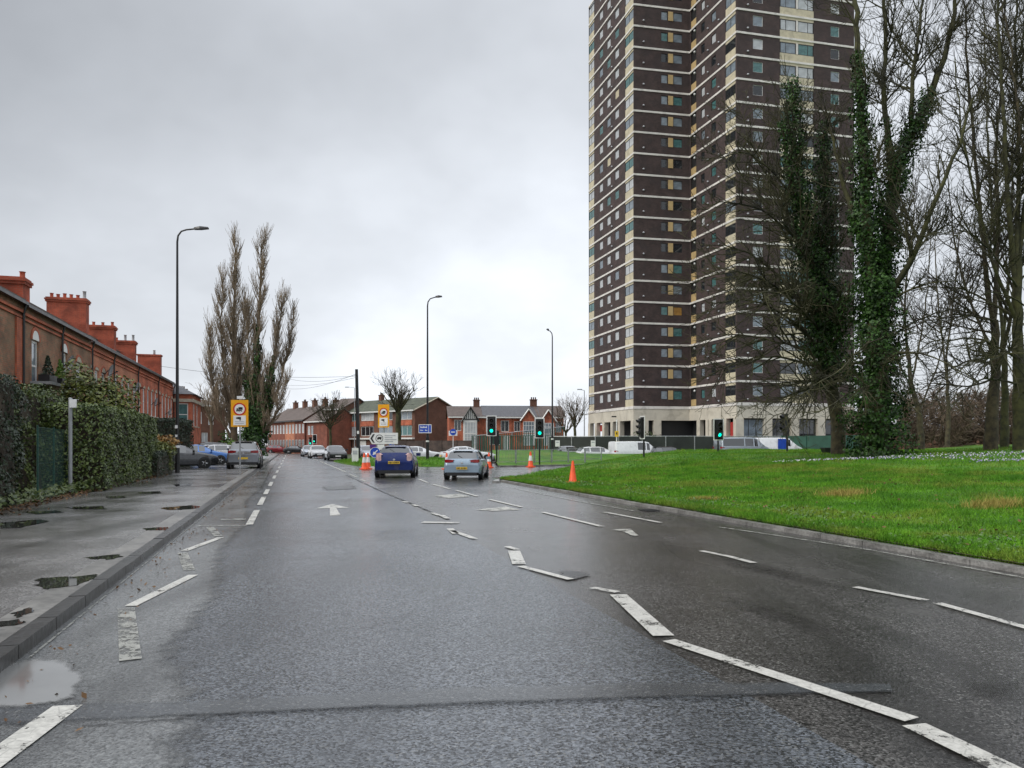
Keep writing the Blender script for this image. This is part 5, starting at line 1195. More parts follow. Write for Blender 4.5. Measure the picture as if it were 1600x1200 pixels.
cone(895, 28.5, float(lawn_h(np.array([x]), np.array([y]))[0]), .82, 'plain slim orange cone standing on the lawn edge', False)
x, y = XY(582, 47.2); o = empty('cone_weight', (x, y, 0), 0, 'pale rubber weight lying beside the pair of cones', 'weight'); b = MB(); b.prism([(-.22, -.12), (.22, -.12), (.26, 0), (.22, .12), (-.22, .12), (-.26, 0)], 0, .13); b.prism([(-.1, -.06), (.1, -.06), (.1, .06), (-.1, .06)], .13, .17); b.build('body', M['cone_white'], o)
x, y = XY(555, 60); o = empty('marker_post', (x, y, .15), 0, 'stubby white marker post on the island left of the telegraph pole', 'post'); b = MB(); b.box((0, 0, .55), (.5, .12, 1.1)); b.build('panel', M['white_plastic'], o); b = MB(); b.box((0, -.065, .75), (.36, .012, .3)); b.build('plate', M['sign_grey'], o)

# ---------------------------------------------------------------- fences and railings
def rail_panel(p0, p1, z0, z1, label):
    a, c = Vector(p0), Vector(p1); W = (c-a).length; o = empty('guard_rail', (a.x, a.y, z0), math.atan2((c-a).y, (c-a).x), label, 'guard rail', 'guard rails along the side road'); hh = z1-z0
    for x in (0.03, W-.03):
        b = MB(); b.box((x, 0, hh/2-.1), (.05, .05, hh+.2)); b.build('post', M['galvanised'], o)
    for zz in (.12, hh-.02):
        b = MB(); b.box((W/2, 0, zz), (W-.11, .035, .04)); b.build('rail', M['galvanised'], o)
    b = MB(); n_ = int(W/.11)
    for k in range(1, n_): b.tube([(W*k/n_, 0, .14), (W*k/n_, 0, hh-.04)], .008, 4)
    b.build('infill_bars', M['galvanised'], o)
rp = [XY(778, 55), XY(806, 55.6), XY(835, 56.3), XY(862, 57.2), XY(888, 58.2), XY(914, 59.4), XY(940, 60.8)]
rl = ['first guard rail panel right of the left green signal', 'guard rail panel behind the lone striped cone', 'guard rail panel around the foot of the right green signal', 'guard rail panel in front of the far lamp post', 'guard rail panel just right of the far lamp post', 'last guard rail panel running out behind the lawn']
for k in range(6): rail_panel(rp[k], rp[k+1], ver_h(rp[k][0], rp[k][1], 0)+.05, ver_h(rp[k][0], rp[k][1], 0)+1.05, rl[k])
mk('fence_mesh_dark', (.022, .026, .024), rough=.6, var=.35, scale=.6); mk('fence_green', (.02, .075, .05), rough=.5, var=.3, scale=.7); mk('fence_timber', (.085, .062, .052), rough=.8, var=.35, scale=1.5, fine=.3)
def long_fence(name, path, z0, z1, step, m, pm, label, cat, bars=False, toprail=True, slope=None):
    o = empty(name, (path[0][0], path[0][1], z0), 0, label, cat); ox, oy = path[0]; tops = slope or [z1-z0]*len(path)
    for i in range(len(path)-1):
        a, c = Vector(path[i])-Vector((ox, oy)), Vector(path[i+1])-Vector((ox, oy)); d = c-a; W = d.length; d.normalize(); rz = math.atan2(d.y, d.x); n_ = max(1, round(W/step))
        for k in range(n_):
            f0, f1 = k/n_, (k+1)/n_; h0 = tops[i]+(tops[i+1]-tops[i])*f0; h1 = tops[i]+(tops[i+1]-tops[i])*f1; p, q_ = a+d*W*f0, a+d*W*f1; nn = Vector((d.y, -d.x))*.015
            if bars:
                b = MB(); nb = max(3, int((q_-p).length/.24))
                for j in range(nb):
                    u_ = p.lerp(q_, (j+.5)/nb); hh = h0+(h1-h0)*(j+.5)/nb; b.box((u_.x, u_.y, hh/2), (.09, .02, hh-.1), rz)
                b.build('palings', m, o)
            else:
                b = MB(); A_ = [(p.x, p.y, -.2), (q_.x, q_.y, -.2), (q_.x, q_.y, h1-.05), (p.x, p.y, h0-.05)]; b.solid([(x-nn.x, y-nn.y, z) for x, y, z in A_][::-1], [(x+nn.x, y+nn.y, z) for x, y, z in A_][::-1]); b.build('panel', m, o)
            b = MB(); b.box((p.x+nn.x*3, p.y+nn.y*3, h0/2-.05), (.09, .09, h0+.1), rz); b.build('post', pm, o)
            if toprail:
                b = MB(); b.tube([(p.x, p.y, h0), (q_.x, q_.y, h1)], .035, 6); b.build('top_rail', pm, o)
    return o
long_fence('timber_fence', [XY(606, 84), XY(690, 82), XY(738, 80.5)], .1, 2.0, 1.85, M['fence_timber'], M['fence_timber'], 'brown close boarded timber fence in front of the flats', 'fence', toprail=False)
long_fence('palisade_fence', [XY(738, 80.3), XY(800, 79.3), XY(862, 78.3)], .75, 2.45, 2.6, M['fence_green'], M['fence_green'], 'green palisade fence before the red brick houses', 'fence', bars=True)
long_fence('mesh_fence', [XY(745, 86), XY(800, 86), XY(882, 86)], .8, 3.0, 3.0, M['fence_green'], M['galvanised'], 'taller green mesh fence with sloping top rail left of the tower', 'fence', bars=True, slope=[1.75, 2.1, 2.75])
long_fence('dark_fence', [XY(858, 78.4), XY(930, 76.3), XY(1040, 76.0), XY(1130, 76.2), XY(1232, 77.5)], .9, 2.35, 2.75, M['fence_mesh_dark'], M['galvanised'], 'long dark netted fence with pale posts along the foot of the tower', 'fence')
long_fence('green_hoarding', [XY(1222, 74), XY(1300, 70), XY(1345, 67)], .9, 2.4, 2.4, M['fence_green'], M['fence_green'], 'solid green hoarding behind the ivy covered tree', 'fence', toprail=False)
for px, py, lbl in ((926.5, 693, 'white notice board on the dark fence below the tower corner'), (871, 693, 'white notice board on the dark fence near the far lamp post')):
    x, y = XY(px, 75.9); o = empty('notice_board', (x, y, ZZ(py, 75.9)), 0, lbl, 'notice board'); b = MB(); b.box((0, -.12, 0), (.45, .03, .6)); b.build('board', M['sign_white'], o); b = MB(); b.box((0, -.14, .12), (.3, .01, .1)); b.build('print', M['sign_grey'], o)
# chain link fence of the nearest garden
fo = ST(-4.35, t_of(*XY(38, 19.3))); o = empty('chain_link_fence', (fo[0], fo[1], .09), 0, 'green chain link fence with hedge leaves behind it beside the grey post', 'fence')
a = Vector((0, 0)); c = Vector(XY(105, 23.2))-Vector(fo)
a0 = Vector(XY(-40, 15.6))-Vector(fo)
mk('green_wire', (.008, .055, .04), rough=.45, var=.15)
b = MB(); dv = (c-a); W = dv.length; dv.normalize(); hh = 1.85; st_ = .10
k = -hh
while k < W:
    for sg in (1, -1):
        u0, u1 = (k, k+hh); z0, z1 = (0, hh) if sg > 0 else (hh, 0)
        c0, c1 = max(u0, 0), min(u1, W)
        if c1 > c0:
            za = z0+(z1-z0)*(c0-u0)/hh; zb = z0+(z1-z0)*(c1-u0)/hh; p, q_ = a+dv*c0, a+dv*c1; b.tube([(p.x, p.y, za), (q_.x, q_.y, zb)], .0022, 3)
    k += st_
b.build('wire_mesh', M['green_wire'], o)
for f in (0, .5, 1):
    p = a+dv*W*f; b = MB(); b.tube([(p.x, p.y, 0), (p.x, p.y, hh+.05)], .025, 8); b.build('post', M['green_wire'], o, 40)
b = MB(); p, q_ = a, a+dv*W; b.tube([(p.x, p.y, hh), (q_.x, q_.y, hh)], .008, 6); b.tube([(p.x, p.y, hh*.5), (q_.x, q_.y, hh*.5)], .005, 6); b.build('line_wire', M['green_wire'], o)
# litter bin / dark trough at the foot of the second tree
x, y = XY(1294, 40); z = float(lawn_h(np.array([x]), np.array([y]))[0]); o = empty('dark_trough', (x, y, z-.03), .1, 'dark low trough lying in the grass behind the ivy trunk', 'trough'); b = MB(); b.solid([(-.22, -.2, 0), (.22, -.2, 0), (.22, .2, 0), (-.22, .2, 0)][::-1], [(-.3, -.25, .28), (.3, -.25, .28), (.3, .25, .28), (-.3, .25, .28)][::-1]); b.build('tub', M['black_trim'], o); b = MB(); b.box((0, 0, .30), (.64, .54, .04)); b.build('lid', M['black_paint'], o)
# ---------------------------------------------------------------- plants
mk('bark', (.045, .036, .024), rough=.9, var=.45, scale=3, bump=.6, tint=(.07, .058, .032))
mk('bark_green', (.034, .034, .013), rough=.9, var=.45, scale=2.5, bump=.6, tint=(.055, .055, .02))
mk('twig', (.050, .040, .027), rough=.9, var=.35, scale=.8)
mk('twig_dark', (.026, .023, .013), rough=.9, var=.4, scale=.8, tint=(.050, .048, .02))
mk('twig_poplar', (.24, .185, .125), rough=.9, var=.3, scale=.6)
mk('bark_poplar', (.13, .095, .060), rough=.9, var=.35, scale=1.5)
def leafm(name, a, c, scale=1.2, rough=.42, spec=.45):
    m = bpy.data.materials.new(name); m.use_nodes = True; nt = m.node_tree; b = nt.nodes['Principled BSDF']
    tc = nt.nodes.new('ShaderNodeTexCoord'); n = N(nt, 'ShaderNodeTexNoise', Scale=scale, Detail=3.0); L(nt, tc.outputs['Object'], n.inputs['Vector'])
    gi = nt.nodes.new('ShaderNodeNewGeometry')
    k = math_n(nt, 'ADD', math_n(nt, 'MULTIPLY', n.outputs[0], .6), math_n(nt, 'MULTIPLY', gi.outputs['Random Per Island'], .55))
    L(nt, mix(nt, maprange(nt, k, .25, .95, 0, 1), a, c), b.inputs['Base Color']); b.inputs['Roughness'].default_value = rough; b.inputs['Specular IOR Level'].default_value = spec
    MATS[name] = m
leafm('ivy_leaf', (.006, .022, .004), (.042, .105, .014), 1.2, .5, .3); leafm('laurel_leaf', (.026, .050, .010), (.14, .185, .045), .9); leafm('privet_leaf', (.025, .048, .009), (.10, .13, .028), 1.5)
leafm('dark_hedge_leaf', (.010, .022, .010), (.028, .048, .018), 1.0); leafm('shrub_leaf', (.06, .085, .015), (.19, .21, .045), 1.6); leafm('orange_leaf', (.22, .10, .02), (.34, .20, .04), 2); leafm('bright_leaf', (.06, .14, .015), (.15, .26, .035), 2)
leafm('thicket_brown', (.10, .075, .058), (.22, .165, .125), .35, .9, .1); leafm('dead_leaf', (.07, .035, .018), (.17, .10, .05), 2, .8, .2); leafm('dry_grass', (.24, .20, .05), (.42, .34, .10), 3, .8, .2)
leafm('crocus_white', (.50, .50, .54), (.80, .78, .82), 2, .6, .2); leafm('crocus_lilac', (.22, .16, .42), (.42, .34, .62), 2, .6, .2); leafm('flower_leaf', (.05, .10, .02), (.10, .19, .04), 2)

class Tree:
    """collects branch polylines; meshes them all at once"""
    def __init__(s, seed): s.r = np.random.default_rng(seed); s.lines = {0: [], 1: [], 2: []}
    def line(s, P, Rr, lvl): s.lines[lvl].append((np.asarray(P, float), np.asarray(Rr, float)))
    def limb(s, P, r0, r1, lvl=0, n=None, jit=.04):
        P = np.asarray(P, float); seg = np.r_[0, np.cumsum(np.linalg.norm(np.diff(P, axis=0), axis=1))]; n = n or max(6, int(seg[-1]/.55)); u = np.linspace(0, seg[-1], n)
        Q = np.stack([np.interp(u, seg, P[:, k]) for k in range(3)], 1)
        for _ in range(2): Q[1:-1] = .25*Q[:-2]+.5*Q[1:-1]+.25*Q[2:]
        j = s.r.normal(0, jit, Q.shape); j[0] = 0; Q = Q+j*np.linspace(.2, 1, n)[:, None]
        Rr = r0+(r1-r0)*np.linspace(0, 1, n)**.8; s.line(Q, Rr, lvl); return Q, Rr
    def kids(s, Q, Rr, cfg, lvl=1):
        """children along a limb: cfg = (per metre, first fraction, length0, length1, angle, lift, wiggle, sub-cfg or None)"""
        dens, f0, l0, l1, ang, lift, wig, subc = cfg; seg = np.r_[0, np.cumsum(np.linalg.norm(np.diff(Q, axis=0), axis=1))]; Lt = seg[-1]
        nk = s.r.poisson(dens*Lt*(1-f0))
        for _ in range(nk):
            f = f0+(1-f0)*s.r.random(); u = f*Lt; i = min(len(Q)-2, np.searchsorted(seg, u)-1 if u > 0 else 0); i = max(i, 0); k = (u-seg[i])/max(1e-6, seg[i+1]-seg[i])
            p = Q[i]*(1-k)+Q[i+1]*k; d = Q[i+1]-Q[i]; d /= np.linalg.norm(d)+1e-9
            a = s.r.normal(0, 1, 3); a -= a.dot(d)*d; a /= np.linalg.norm(a)+1e-9; th = math.radians(ang)*s.r.uniform(.7, 1.25); v = d*math.cos(th)+a*math.sin(th)
            Ln = (l0+(l1-l0)*f)*s.r.uniform(.55, 1.25); n = 5 if lvl >= 2 else 7; st = Ln/(n-1); pts = [p]; 
            for _k in range(n-1):
                v = v+np.array([0, 0, lift])*st/max(Ln, .5)*2+s.r.normal(0, wig, 3); v /= np.linalg.norm(v); pts.append(pts[-1]+v*st)
            r0 = min(Rr[i]*.75, .008+.016*Ln); P = np.array(pts); RR = np.linspace(r0, max(.006, r0*.28), n); s.line(P, RR, min(lvl, 2))
            if subc: s.kids(P, RR, subc, lvl+1)
    def mesh(s, lvl, name, m, parent, rmin=.008, sides=None):
        groups = {}
        for lv in ((0,), (1, 2), ())[lvl]:
            for P, Rr in s.lines[lv]: groups.setdefault((len(P), (10, 5, 3)[lv]), []).append((P, Rr))
        Vs, Qs, off = [], [], 0
        for (n, k), lst in groups.items():
            P = np.stack([a for a, _ in lst]); Rr = np.maximum(np.stack([b_ for _, b_ in lst]), rmin); T = np.gradient(P, axis=1); T /= np.linalg.norm(T, axis=2, keepdims=True)+1e-9
            up = np.where(np.abs(T[:, :1, 2:3]) > .9, np.array([1., 0, 0]), np.array([0, 0, 1.])); up = np.broadcast_to(up, T.shape)
            A_ = np.cross(T, up); A_ /= np.linalg.norm(A_, axis=2, keepdims=True)+1e-9; B_ = np.cross(T, A_); t = np.arange(k)*2*np.pi/k
            V = P[:, :, None]+Rr[:, :, None, None]*(A_[:, :, None]*np.cos(t)[None, None, :, None]+B_[:, :, None]*np.sin(t)[None, None, :, None]); N_ = len(lst)
            idx = np.arange(N_*n*k).reshape(N_, n, k)+off; nx = np.roll(idx, -1, axis=2)
            Q = np.stack([idx[:, :-1], nx[:, :-1], nx[:, 1:], idx[:, 1:]], -1).reshape(-1, 4); Vs.append(V.reshape(-1, 3)); Qs.append(Q); off += N_*n*k
        if not Vs: return None
        return np_mesh(name, np.concatenate(Vs), np.concatenate(Qs)[:, ::-1], m, parent, smooth=lvl < 2)
def leaf_quads(C, Nn, size, rg, aspect=1.4, droop=0.0):
    """one folded quad per leaf around centre C with mean normal Nn"""
    n = len(C); Nn = Nn+rg.normal(0, .55, (n, 3)); Nn /= np.linalg.norm(Nn, axis=1, keepdims=True)+1e-9
    a = rg.normal(0, 1, (n, 3)); a[:, 2] -= droop; a -= (a*Nn).sum(1, keepdims=True)*Nn; a /= np.linalg.norm(a, axis=1, keepdims=True)+1e-9; b = np.cross(Nn, a); sz = (size*rg.uniform(.6, 1.35, n))[:, None]
    V = np.stack([C-a*sz*aspect*.5, C+b*sz*.42, C+a*sz*aspect*.5, C-b*sz*.42], 1).reshape(-1, 3)
    return V, np.arange(4*n).reshape(-1, 4)
def ivy_on(lines, radius, per_m2, size, rg):
    Cs, Ns = [], []
    for P, rr in lines:
        seg = np.linalg.norm(np.diff(P, axis=0), axis=1)
        for i in range(len(seg)):
            r = radius(rr, i/len(seg)); n = int(2*math.pi*r*seg[i]*per_m2); 
            if n <= 0: continue
            d = (P[i+1]-P[i])/(seg[i]+1e-9); a = rg.normal(0, 1, (n, 3)); a -= (a@d)[:, None]*d; a /= np.linalg.norm(a, axis=1, keepdims=True)+1e-9; k = rg.random((n, 1)); lump = 1+.35*np.sin(P[i][2]*2.3+a[:, :1]*3+a[:, 1:2]*2)
            Cs.append(P[i]+(P[i+1]-P[i])*k+a*r*lump*rg.uniform(.55, 1.12, (n, 1))); Ns.append(a+np.array([0, 0, .35]))
    return leaf_quads(np.concatenate(Cs), np.concatenate(Ns), size, rg, 1.2, .6)
def W3(px, py, Y, dY=0.0): Yk = Y+dY; return ((px-800)/F*Yk, Yk, ZZ(py, Yk))

# the big ivy covered tree of the lawn
YA = 34.0
def trunk_path(pts, Y): return [W3(a, b_, Y, d) for a, b_, d in pts]
tA_ = Tree(3)
baseA = W3(1370, 716, YA)
o = empty('ivy_tree', baseA, 0, 'big forked tree wrapped in a thick dark ivy column standing on the lawn', 'tree', 'bare trees on the lawn')
rel = lambda P: [(x-baseA[0], y-baseA[1], z-baseA[2]) for x, y, z in P]
q0 = tA_.limb(rel(trunk_path([(1370, 722, 0), (1369, 620, 0), (1371, 520, 0), (1374, 440, 0)], YA)), .55, .42)
l1_ = tA_.limb(rel(trunk_path([(1371, 500, 0), (1362, 420, -.3), (1352, 330, -.5), (1349, 230, -.6), (1343, 130, -.8), (1338, 30, -.6), (1332, -80, -.4)], YA)), .30, .07)
l2_ = tA_.limb(rel(trunk_path([(1374, 460, 0), (1386, 380, .3), (1394, 310, .6), (1405, 250, .8), (1424, 210, .8), (1462, 130, 1), (1490, 40, 1.2), (1500, -60, 1.2)], YA)), .32, .06)
l3_ = tA_.limb(rel(trunk_path([(1374, 470, 0), (1356, 400, 1), (1330, 330, 1.8), (1305, 240, 2.2), (1296, 200, 2.4)], YA)), .24, .05)
l4_ = tA_.limb(rel(trunk_path([(1394, 310, .6), (1390, 230, .2), (1380, 140, -.2), (1384, 40, -.4), (1376, -70, -.4)], YA)), .16, .05)
l5_ = tA_.limb(rel(trunk_path([(1380, 470, 0), (1420, 420, -1), (1455, 330, -2), (1490, 250, -2.5), (1520, 150, -3)], YA)), .16, .04)
l6_ = tA_.limb(rel(trunk_path([(1424, 210, .8), (1425, 120, 1.4), (1440, 20, 1.8), (1450, -60, 2)], YA)), .12, .04)
tw2 = (4.8, .08, .75, .42, 42, .3, .11, None); tw1 = (3.6, .12, 1.7, .9, 45, .25, .10, tw2)
for Q_, R_ in (l1_, l2_, l3_, l4_, l5_, l6_): tA_.kids(Q_, R_, (2.3, .22, 3.0, 1.5, 45, .35, .08, tw1))
# drooping side branches low on the trunk
for (pts, r) in (([(1372, 560, 0), (1420, 545, -2), (1470, 560, -3.5), (1520, 590, -5)], .07), ([(1372, 520, 0), (1330, 560, -3), (1300, 590, -4), (1270, 600, -5)], .06), ([(1372, 540, 0), (1430, 500, 2), (1490, 480, 3), (1540, 500, 4)], .07), ([(1372, 590, 0), (1410, 620, -2), (1440, 650, -3)], .05),
                 ([(1372, 600, 0), (1330, 610, -2.5), (1290, 640, -4), (1250, 650, -5)], .06), ([(1374, 480, 0), (1440, 440, -2), (1500, 440, -3.5)], .08)):
    Q_, R_ = tA_.limb(rel(trunk_path(pts, YA)), r, .015, 1); tA_.kids(Q_, R_, (2.6, .15, 1.6, .8, 55, .15, .09, tw2), 1)
tA_.mesh(0, 'trunk', M['bark_green'], o); tA_.mesh(1, 'crown', M['twig_dark'], o, .0085)
rg = np.random.default_rng(21)
Va, Qa = ivy_on([q0], lambda rr, f: 1.22-.36*f, 260, .115, rg); Vb, Qb = ivy_on([l1_], lambda rr, f: (.74-.72*f) if f < .70 else 0, 240, .11, rg); Vc, Qc = ivy_on([l2_], lambda rr, f: (.72-.5*f) if f < .60 else 0, 250, .11, rg); Vd, Qd = ivy_on([l3_], lambda rr, f: (.45-.35*f) if f < .5 else 0, 180, .11, rg); Ve, Qe = ivy_on([l4_], lambda rr, f: .22 if f < .3 else 0, 180, .1, rg)
def cat(*vq):
    Vs, Qs, off = [], [], 0
    for V_, Q_ in vq: Vs.append(V_); Qs.append(Q_+off); off += len(V_)
    return np.concatenate(Vs), np.concatenate(Qs)
np_mesh('ivy', *cat((Va, Qa), (Vb, Qb), (Vc, Qc), (Vd, Qd), (Ve, Qe)), M['ivy_leaf'], o)
# second tree, left of it, with sweeping bare branches
YB = 38.0; tB_ = Tree(5); baseB = W3(1309, 712, YB)
o = empty('ivy_tree', baseB, 0, 'tree with bare brown trunk, ivy clad limbs and drooping branches before the tower', 'tree', 'bare trees on the lawn')
rel = lambda P: [(x-baseB[0], y-baseB[1], z-baseB[2]) for x, y, z in P]
q0 = tB_.limb(rel(trunk_path([(1309, 722, 0), (1311, 660, 0), (1306, 630, 0), (1294, 590, 0), (1285, 520, 0), (1278, 450, 0)], YB)), .36, .27)
l1_ = tB_.limb(rel(trunk_path([(1280, 470, 0), (1264, 400, 0), (1250, 320, -.3), (1243, 240, -.3), (1239, 165, 0), (1237, 125, .1)], YB)), .20, .05)
l2_ = tB_.limb(rel(trunk_path([(1286, 520, 0), (1292, 430, .6), (1290, 340, 1.0), (1286, 260, 1.2), (1290, 170, 1.2)], YB)), .20, .05)
l3_ = tB_.limb(rel(trunk_path([(1250, 330, -.3), (1228, 250, -1), (1222, 190, -1.2)], YB)), .10, .04); l7_ = tB_.limb(rel(trunk_path([(1290, 560, 0), (1320, 500, -1.5), (1326, 440, -2)], YB)), .14, .04)
tw2 = (4.8, .06, .8, .42, 42, .1, .12, None); tw1 = (3.6, .1, 1.7, .9, 44, .1, .10, tw2)
for Q_, R_ in (l1_, l2_, l3_, l7_): tB_.kids(Q_, R_, (2.3, .12, 3.0, 1.5, 52, .2, .09, tw1))
sweep = [([(1288, 555, 0), (1240, 500, -1), (1190, 470, -2), (1140, 465, -2.5), (1095, 490, -3)], .10), ([(1282, 500, 0), (1230, 440, -.5), (1180, 400, -1), (1130, 380, -1), (1090, 385, -1.2)], .10), ([(1290, 580, 0), (1240, 560, -1.5), (1190, 555, -2.5), (1140, 570, -3.2), (1100, 590, -3.6)], .09),
         ([(1278, 450, 0), (1230, 370, 1), (1180, 300, 1.5), (1140, 250, 1.8), (1110, 235, 2)], .10), ([(1284, 500, 0), (1220, 450, -2), (1150, 420, -3.5), (1085, 440, -4.5)], .08), ([(1262, 390, 0), (1200, 330, -1.5), (1130, 310, -2.5), (1088, 330, -3)], .08), ([(1290, 560, 0), (1210, 530, 1), (1130, 520, 2), (1080, 545, 2.5)], .08), ([(1262, 390, 0), (1215, 310, 0), (1175, 230, 0), (1155, 170, 0)], .09), ([(1292, 590, 0), (1250, 600, -2), (1200, 610, -3), (1160, 630, -3.5)], .07),
         ([(1284, 520, 0), (1240, 470, -3), (1200, 450, -5), (1160, 470, -6.5)], .08), ([(1280, 470, 0), (1220, 420, 2), (1160, 440, 3.5), (1110, 460, 4.5)], .08), ([(1296, 600, 0), (1330, 570, -2), (1360, 560, -4), (1400, 580, -5.5)], .07), ([(1250, 320, 0), (1200, 260, -2), (1160, 230, -3), (1120, 250, -4)], .07),
         ([(1292, 590, 0), (1262, 610, -4), (1225, 640, -6), (1190, 672, -7)], .06), ([(1270, 430, 0), (1230, 350, -2.5), (1200, 300, -4)], .07), ([(1245, 250, -.3), (1228, 170, -.5)], .06)]
for pts, r in sweep:
    Q_, R_ = tB_.limb(rel(trunk_path(pts, YB)), r, .016, 1, jit=.06); tB_.kids(Q_, R_, (4.6, .08, 2.9, 1.7, 46, .02, .10, tw2), 1)
tB_.mesh(0, 'trunk', M['bark'], o); tB_.mesh(1, 'crown', M['twig_dark'], o, .010)
Va, Qa = ivy_on([q0], lambda rr, f: (.60+.45*f) if f > .42 else 0, 230, .115, rg); Vb, Qb = ivy_on([l1_], lambda rr, f: (.85-.48*f) if f < .97 else 0, 230, .11, rg); Vc, Qc = ivy_on([l2_], lambda rr, f: (.82-.52*f) if f < .95 else 0, 220, .11, rg); Vd, Qd = ivy_on([l3_], lambda rr, f: .30-.16*f, 180, .1, rg); Ve, Qe = ivy_on([l7_], lambda rr, f: (.55-.45*f) if f < .75 else 0, 160, .11, rg)
np_mesh('ivy', *cat((Va, Qa), (Vb, Qb), (Vc, Qc), (Vd, Qd), (Ve, Qe)), M['ivy_leaf'], o)
# leaning small tree and the group at the right edge
def bare_tree(seed, px, Y, base_py, limbs, r0, label, tm, twm, name='bare_tree', sweeps=(), ivy=None, dens=1.0, group='bare trees on the lawn', cfg=None, rmin=.008):
    t = Tree(seed); bs = W3(px, base_py, Y); ob = empty(name, bs, 0, label, 'tree', group); rl = lambda P: [(x-bs[0], y-bs[1], z-bs[2]) for x, y, z in P]
    s2 = (4.4*dens, .06, .8, .42, 42, .2, .12, None); s1 = (3.4*dens, .1, 1.7, .9, 44, .22, .10, s2); cc = cfg or (2.2*dens, .18, 3.2, 1.5, 46, .3, .08, s1); keep = []
    for k, (pts, ra, rb) in enumerate(limbs):
        Q_, R_ = t.limb(rl(trunk_path(pts, Y)), ra*(1 if k == 0 else .68), rb*.7); keep.append((Q_, R_))
        if k or len(limbs) == 1: t.kids(Q_, R_, cc)
    for pts, r in sweeps:
        Q_, R_ = t.limb(rl(trunk_path(pts, Y)), r, .014, 1, jit=.06); t.kids(Q_, R_, (4.0*dens, .1, 2.3, 1.2, 50, .05, .10, s2), 1)
    t.mesh(0, 'trunk', M[tm], ob); t.mesh(1, 'crown', M[twm], ob, rmin)
    if ivy: np_mesh('ivy', *ivy_on([keep[i] for i in ivy[0]], ivy[1], ivy[2], ivy[3], np.random.default_rng(seed)), M['ivy_leaf'], ob)
    return ob
bare_tree(11, 1440, 47, 704, [([(1440, 712, 0), (1438, 650, 0), (1424, 600, 0), (1418, 545, 0)], .22, .14), ([(1418, 560, 0), (1412, 470, 0), (1424, 380, 0), (1430, 280, 0)], .12, .03), ([(1424, 600, 0), (1440, 520, 1), (1452, 430, 1.5), (1458, 330, 2)], .10, .03), ([(1426, 610, 0), (1400, 560, -1), (1392, 480, -1.5)], .08, .03), ([(1437, 640, 0), (1470, 560, 0), (1486, 470, 0)], .09, .03)], .2,
          'small crooked tree leaning left behind the ivy column', 'bark', 'twig', dens=.8)
bare_tree(12, 1592, 33, 704, [([(1594, 716, 0), (1592, 600, 0), (1590, 480, 0), (1588, 400, 0)], .30, .24), ([(1590, 470, 0), (1578, 360, 0), (1570, 220, 0), (1560, 60, 0), (1552, -80, 0)], .20, .05), ([(1589, 430, 0), (1604, 300, .6), (1622, 150, .8), (1640, -40, 1)], .18, .05), ([(1588, 400, 0), (1592, 250, 1), (1586, 90, 1.4), (1590, -60, 1.6)], .16, .05), ([(1588, 500, 0), (1550, 410, -.6), (1522, 300, -1), (1500, 200, -1.2), (1492, 90, -1.2)], .13, .03)], .3,
          'thick upright tree cut by the right edge of the picture', 'bark_green', 'twig_dark', sweeps=[([(1590, 560, 0), (1540, 530, -1), (1490, 525, -1.6), (1440, 545, -2.2), (1405, 560, -2.6)], .07), ([(1590, 500, 0), (1530, 460, .8), (1470, 440, 1.4), (1425, 455, 1.8)], .07), ([(1590, 600, 0), (1550, 590, -1), (1510, 600, -2), (1480, 640, -2.6)], .06), ([(1590, 540, 0), (1560, 560, -2.5), (1520, 560, -4), (1470, 600, -5)], .06), ([(1590, 450, 0), (1540, 380, -2), (1490, 350, -3), (1450, 370, -3.6)], .06), ([(1590, 620, 0), (1630, 590, -1), (1670, 600, -2)], .06)], dens=.9)
bare_tree(13, 1549, 36, 700, [([(1548, 712, 0), (1549, 640, 0), (1556, 590, 0), (1553, 500, 0)], .34, .22), ([(1554, 530, 0), (1540, 420, 0), (1528, 300, 0), (1516, 160, 0), (1508, 20, 0), (1500, -80, 0)], .18, .04), ([(1553, 500, 0), (1560, 380, 1), (1556, 240, 1.5), (1566, 90, 1.8), (1570, -60, 2)], .17, .04), ([(1556, 590, 0), (1580, 500, -1), (1590, 400, -1.4), (1606, 260, -1.6), (1612, 100, -1.6)], .15, .04), ([(1554, 560, 0), (1515, 470, 1), (1490, 380, 1.6), (1478, 260, 2)], .12, .03)], .3,
          'tall bare tree with pale forked trunk left of the one at the right edge', 'bark', 'twig', sweeps=[([(1554, 570, 0), (1510, 560, -1), (1470, 585, -2), (1440, 610, -2.6)], .07), ([(1556, 590, 0), (1510, 610, 1), (1465, 600, 2), (1425, 600, 3)], .06), ([(1553, 500, 0), (1500, 490, -2.5), (1450, 500, -3.5), (1415, 520, -4)], .06), ([(1553, 520, 0), (1490, 510, 2), (1445, 490, 3.5)], .06)], dens=.9)
bare_tree(14, 1570, 40, 702, [([(1570, 712, 0), (1571, 620, 0), (1568, 520, 0)], .24, .17), ([(1568, 540, 0), (1556, 400, 0), (1545, 260, 0), (1540, 110, 0), (1535, -40, 0)], .14, .03), ([(1568, 520, 0), (1580, 390, .5), (1582, 240, .8), (1590, 80, 1)], .13, .03)], .2, 'darker slim tree standing between the two thick right hand trunks', 'bark_green', 'twig_dark', dens=.8)
bare_tree(15, 1480, 58, 700, [([(1480, 706, 0), (1482, 640, 0), (1478, 560, 0)], .2, .14), ([(1478, 580, 0), (1466, 480, 0), (1460, 390, 0), (1466, 300, 0)], .12, .03), ([(1478, 560, 0), (1490, 470, 0), (1500, 370, 0), (1506, 280, 0)], .12, .03)], .2, 'distant thin bare tree seen between the ivy column and the right hand trunks', 'bark', 'twig', dens=.7, group='bare trees on the lawn')
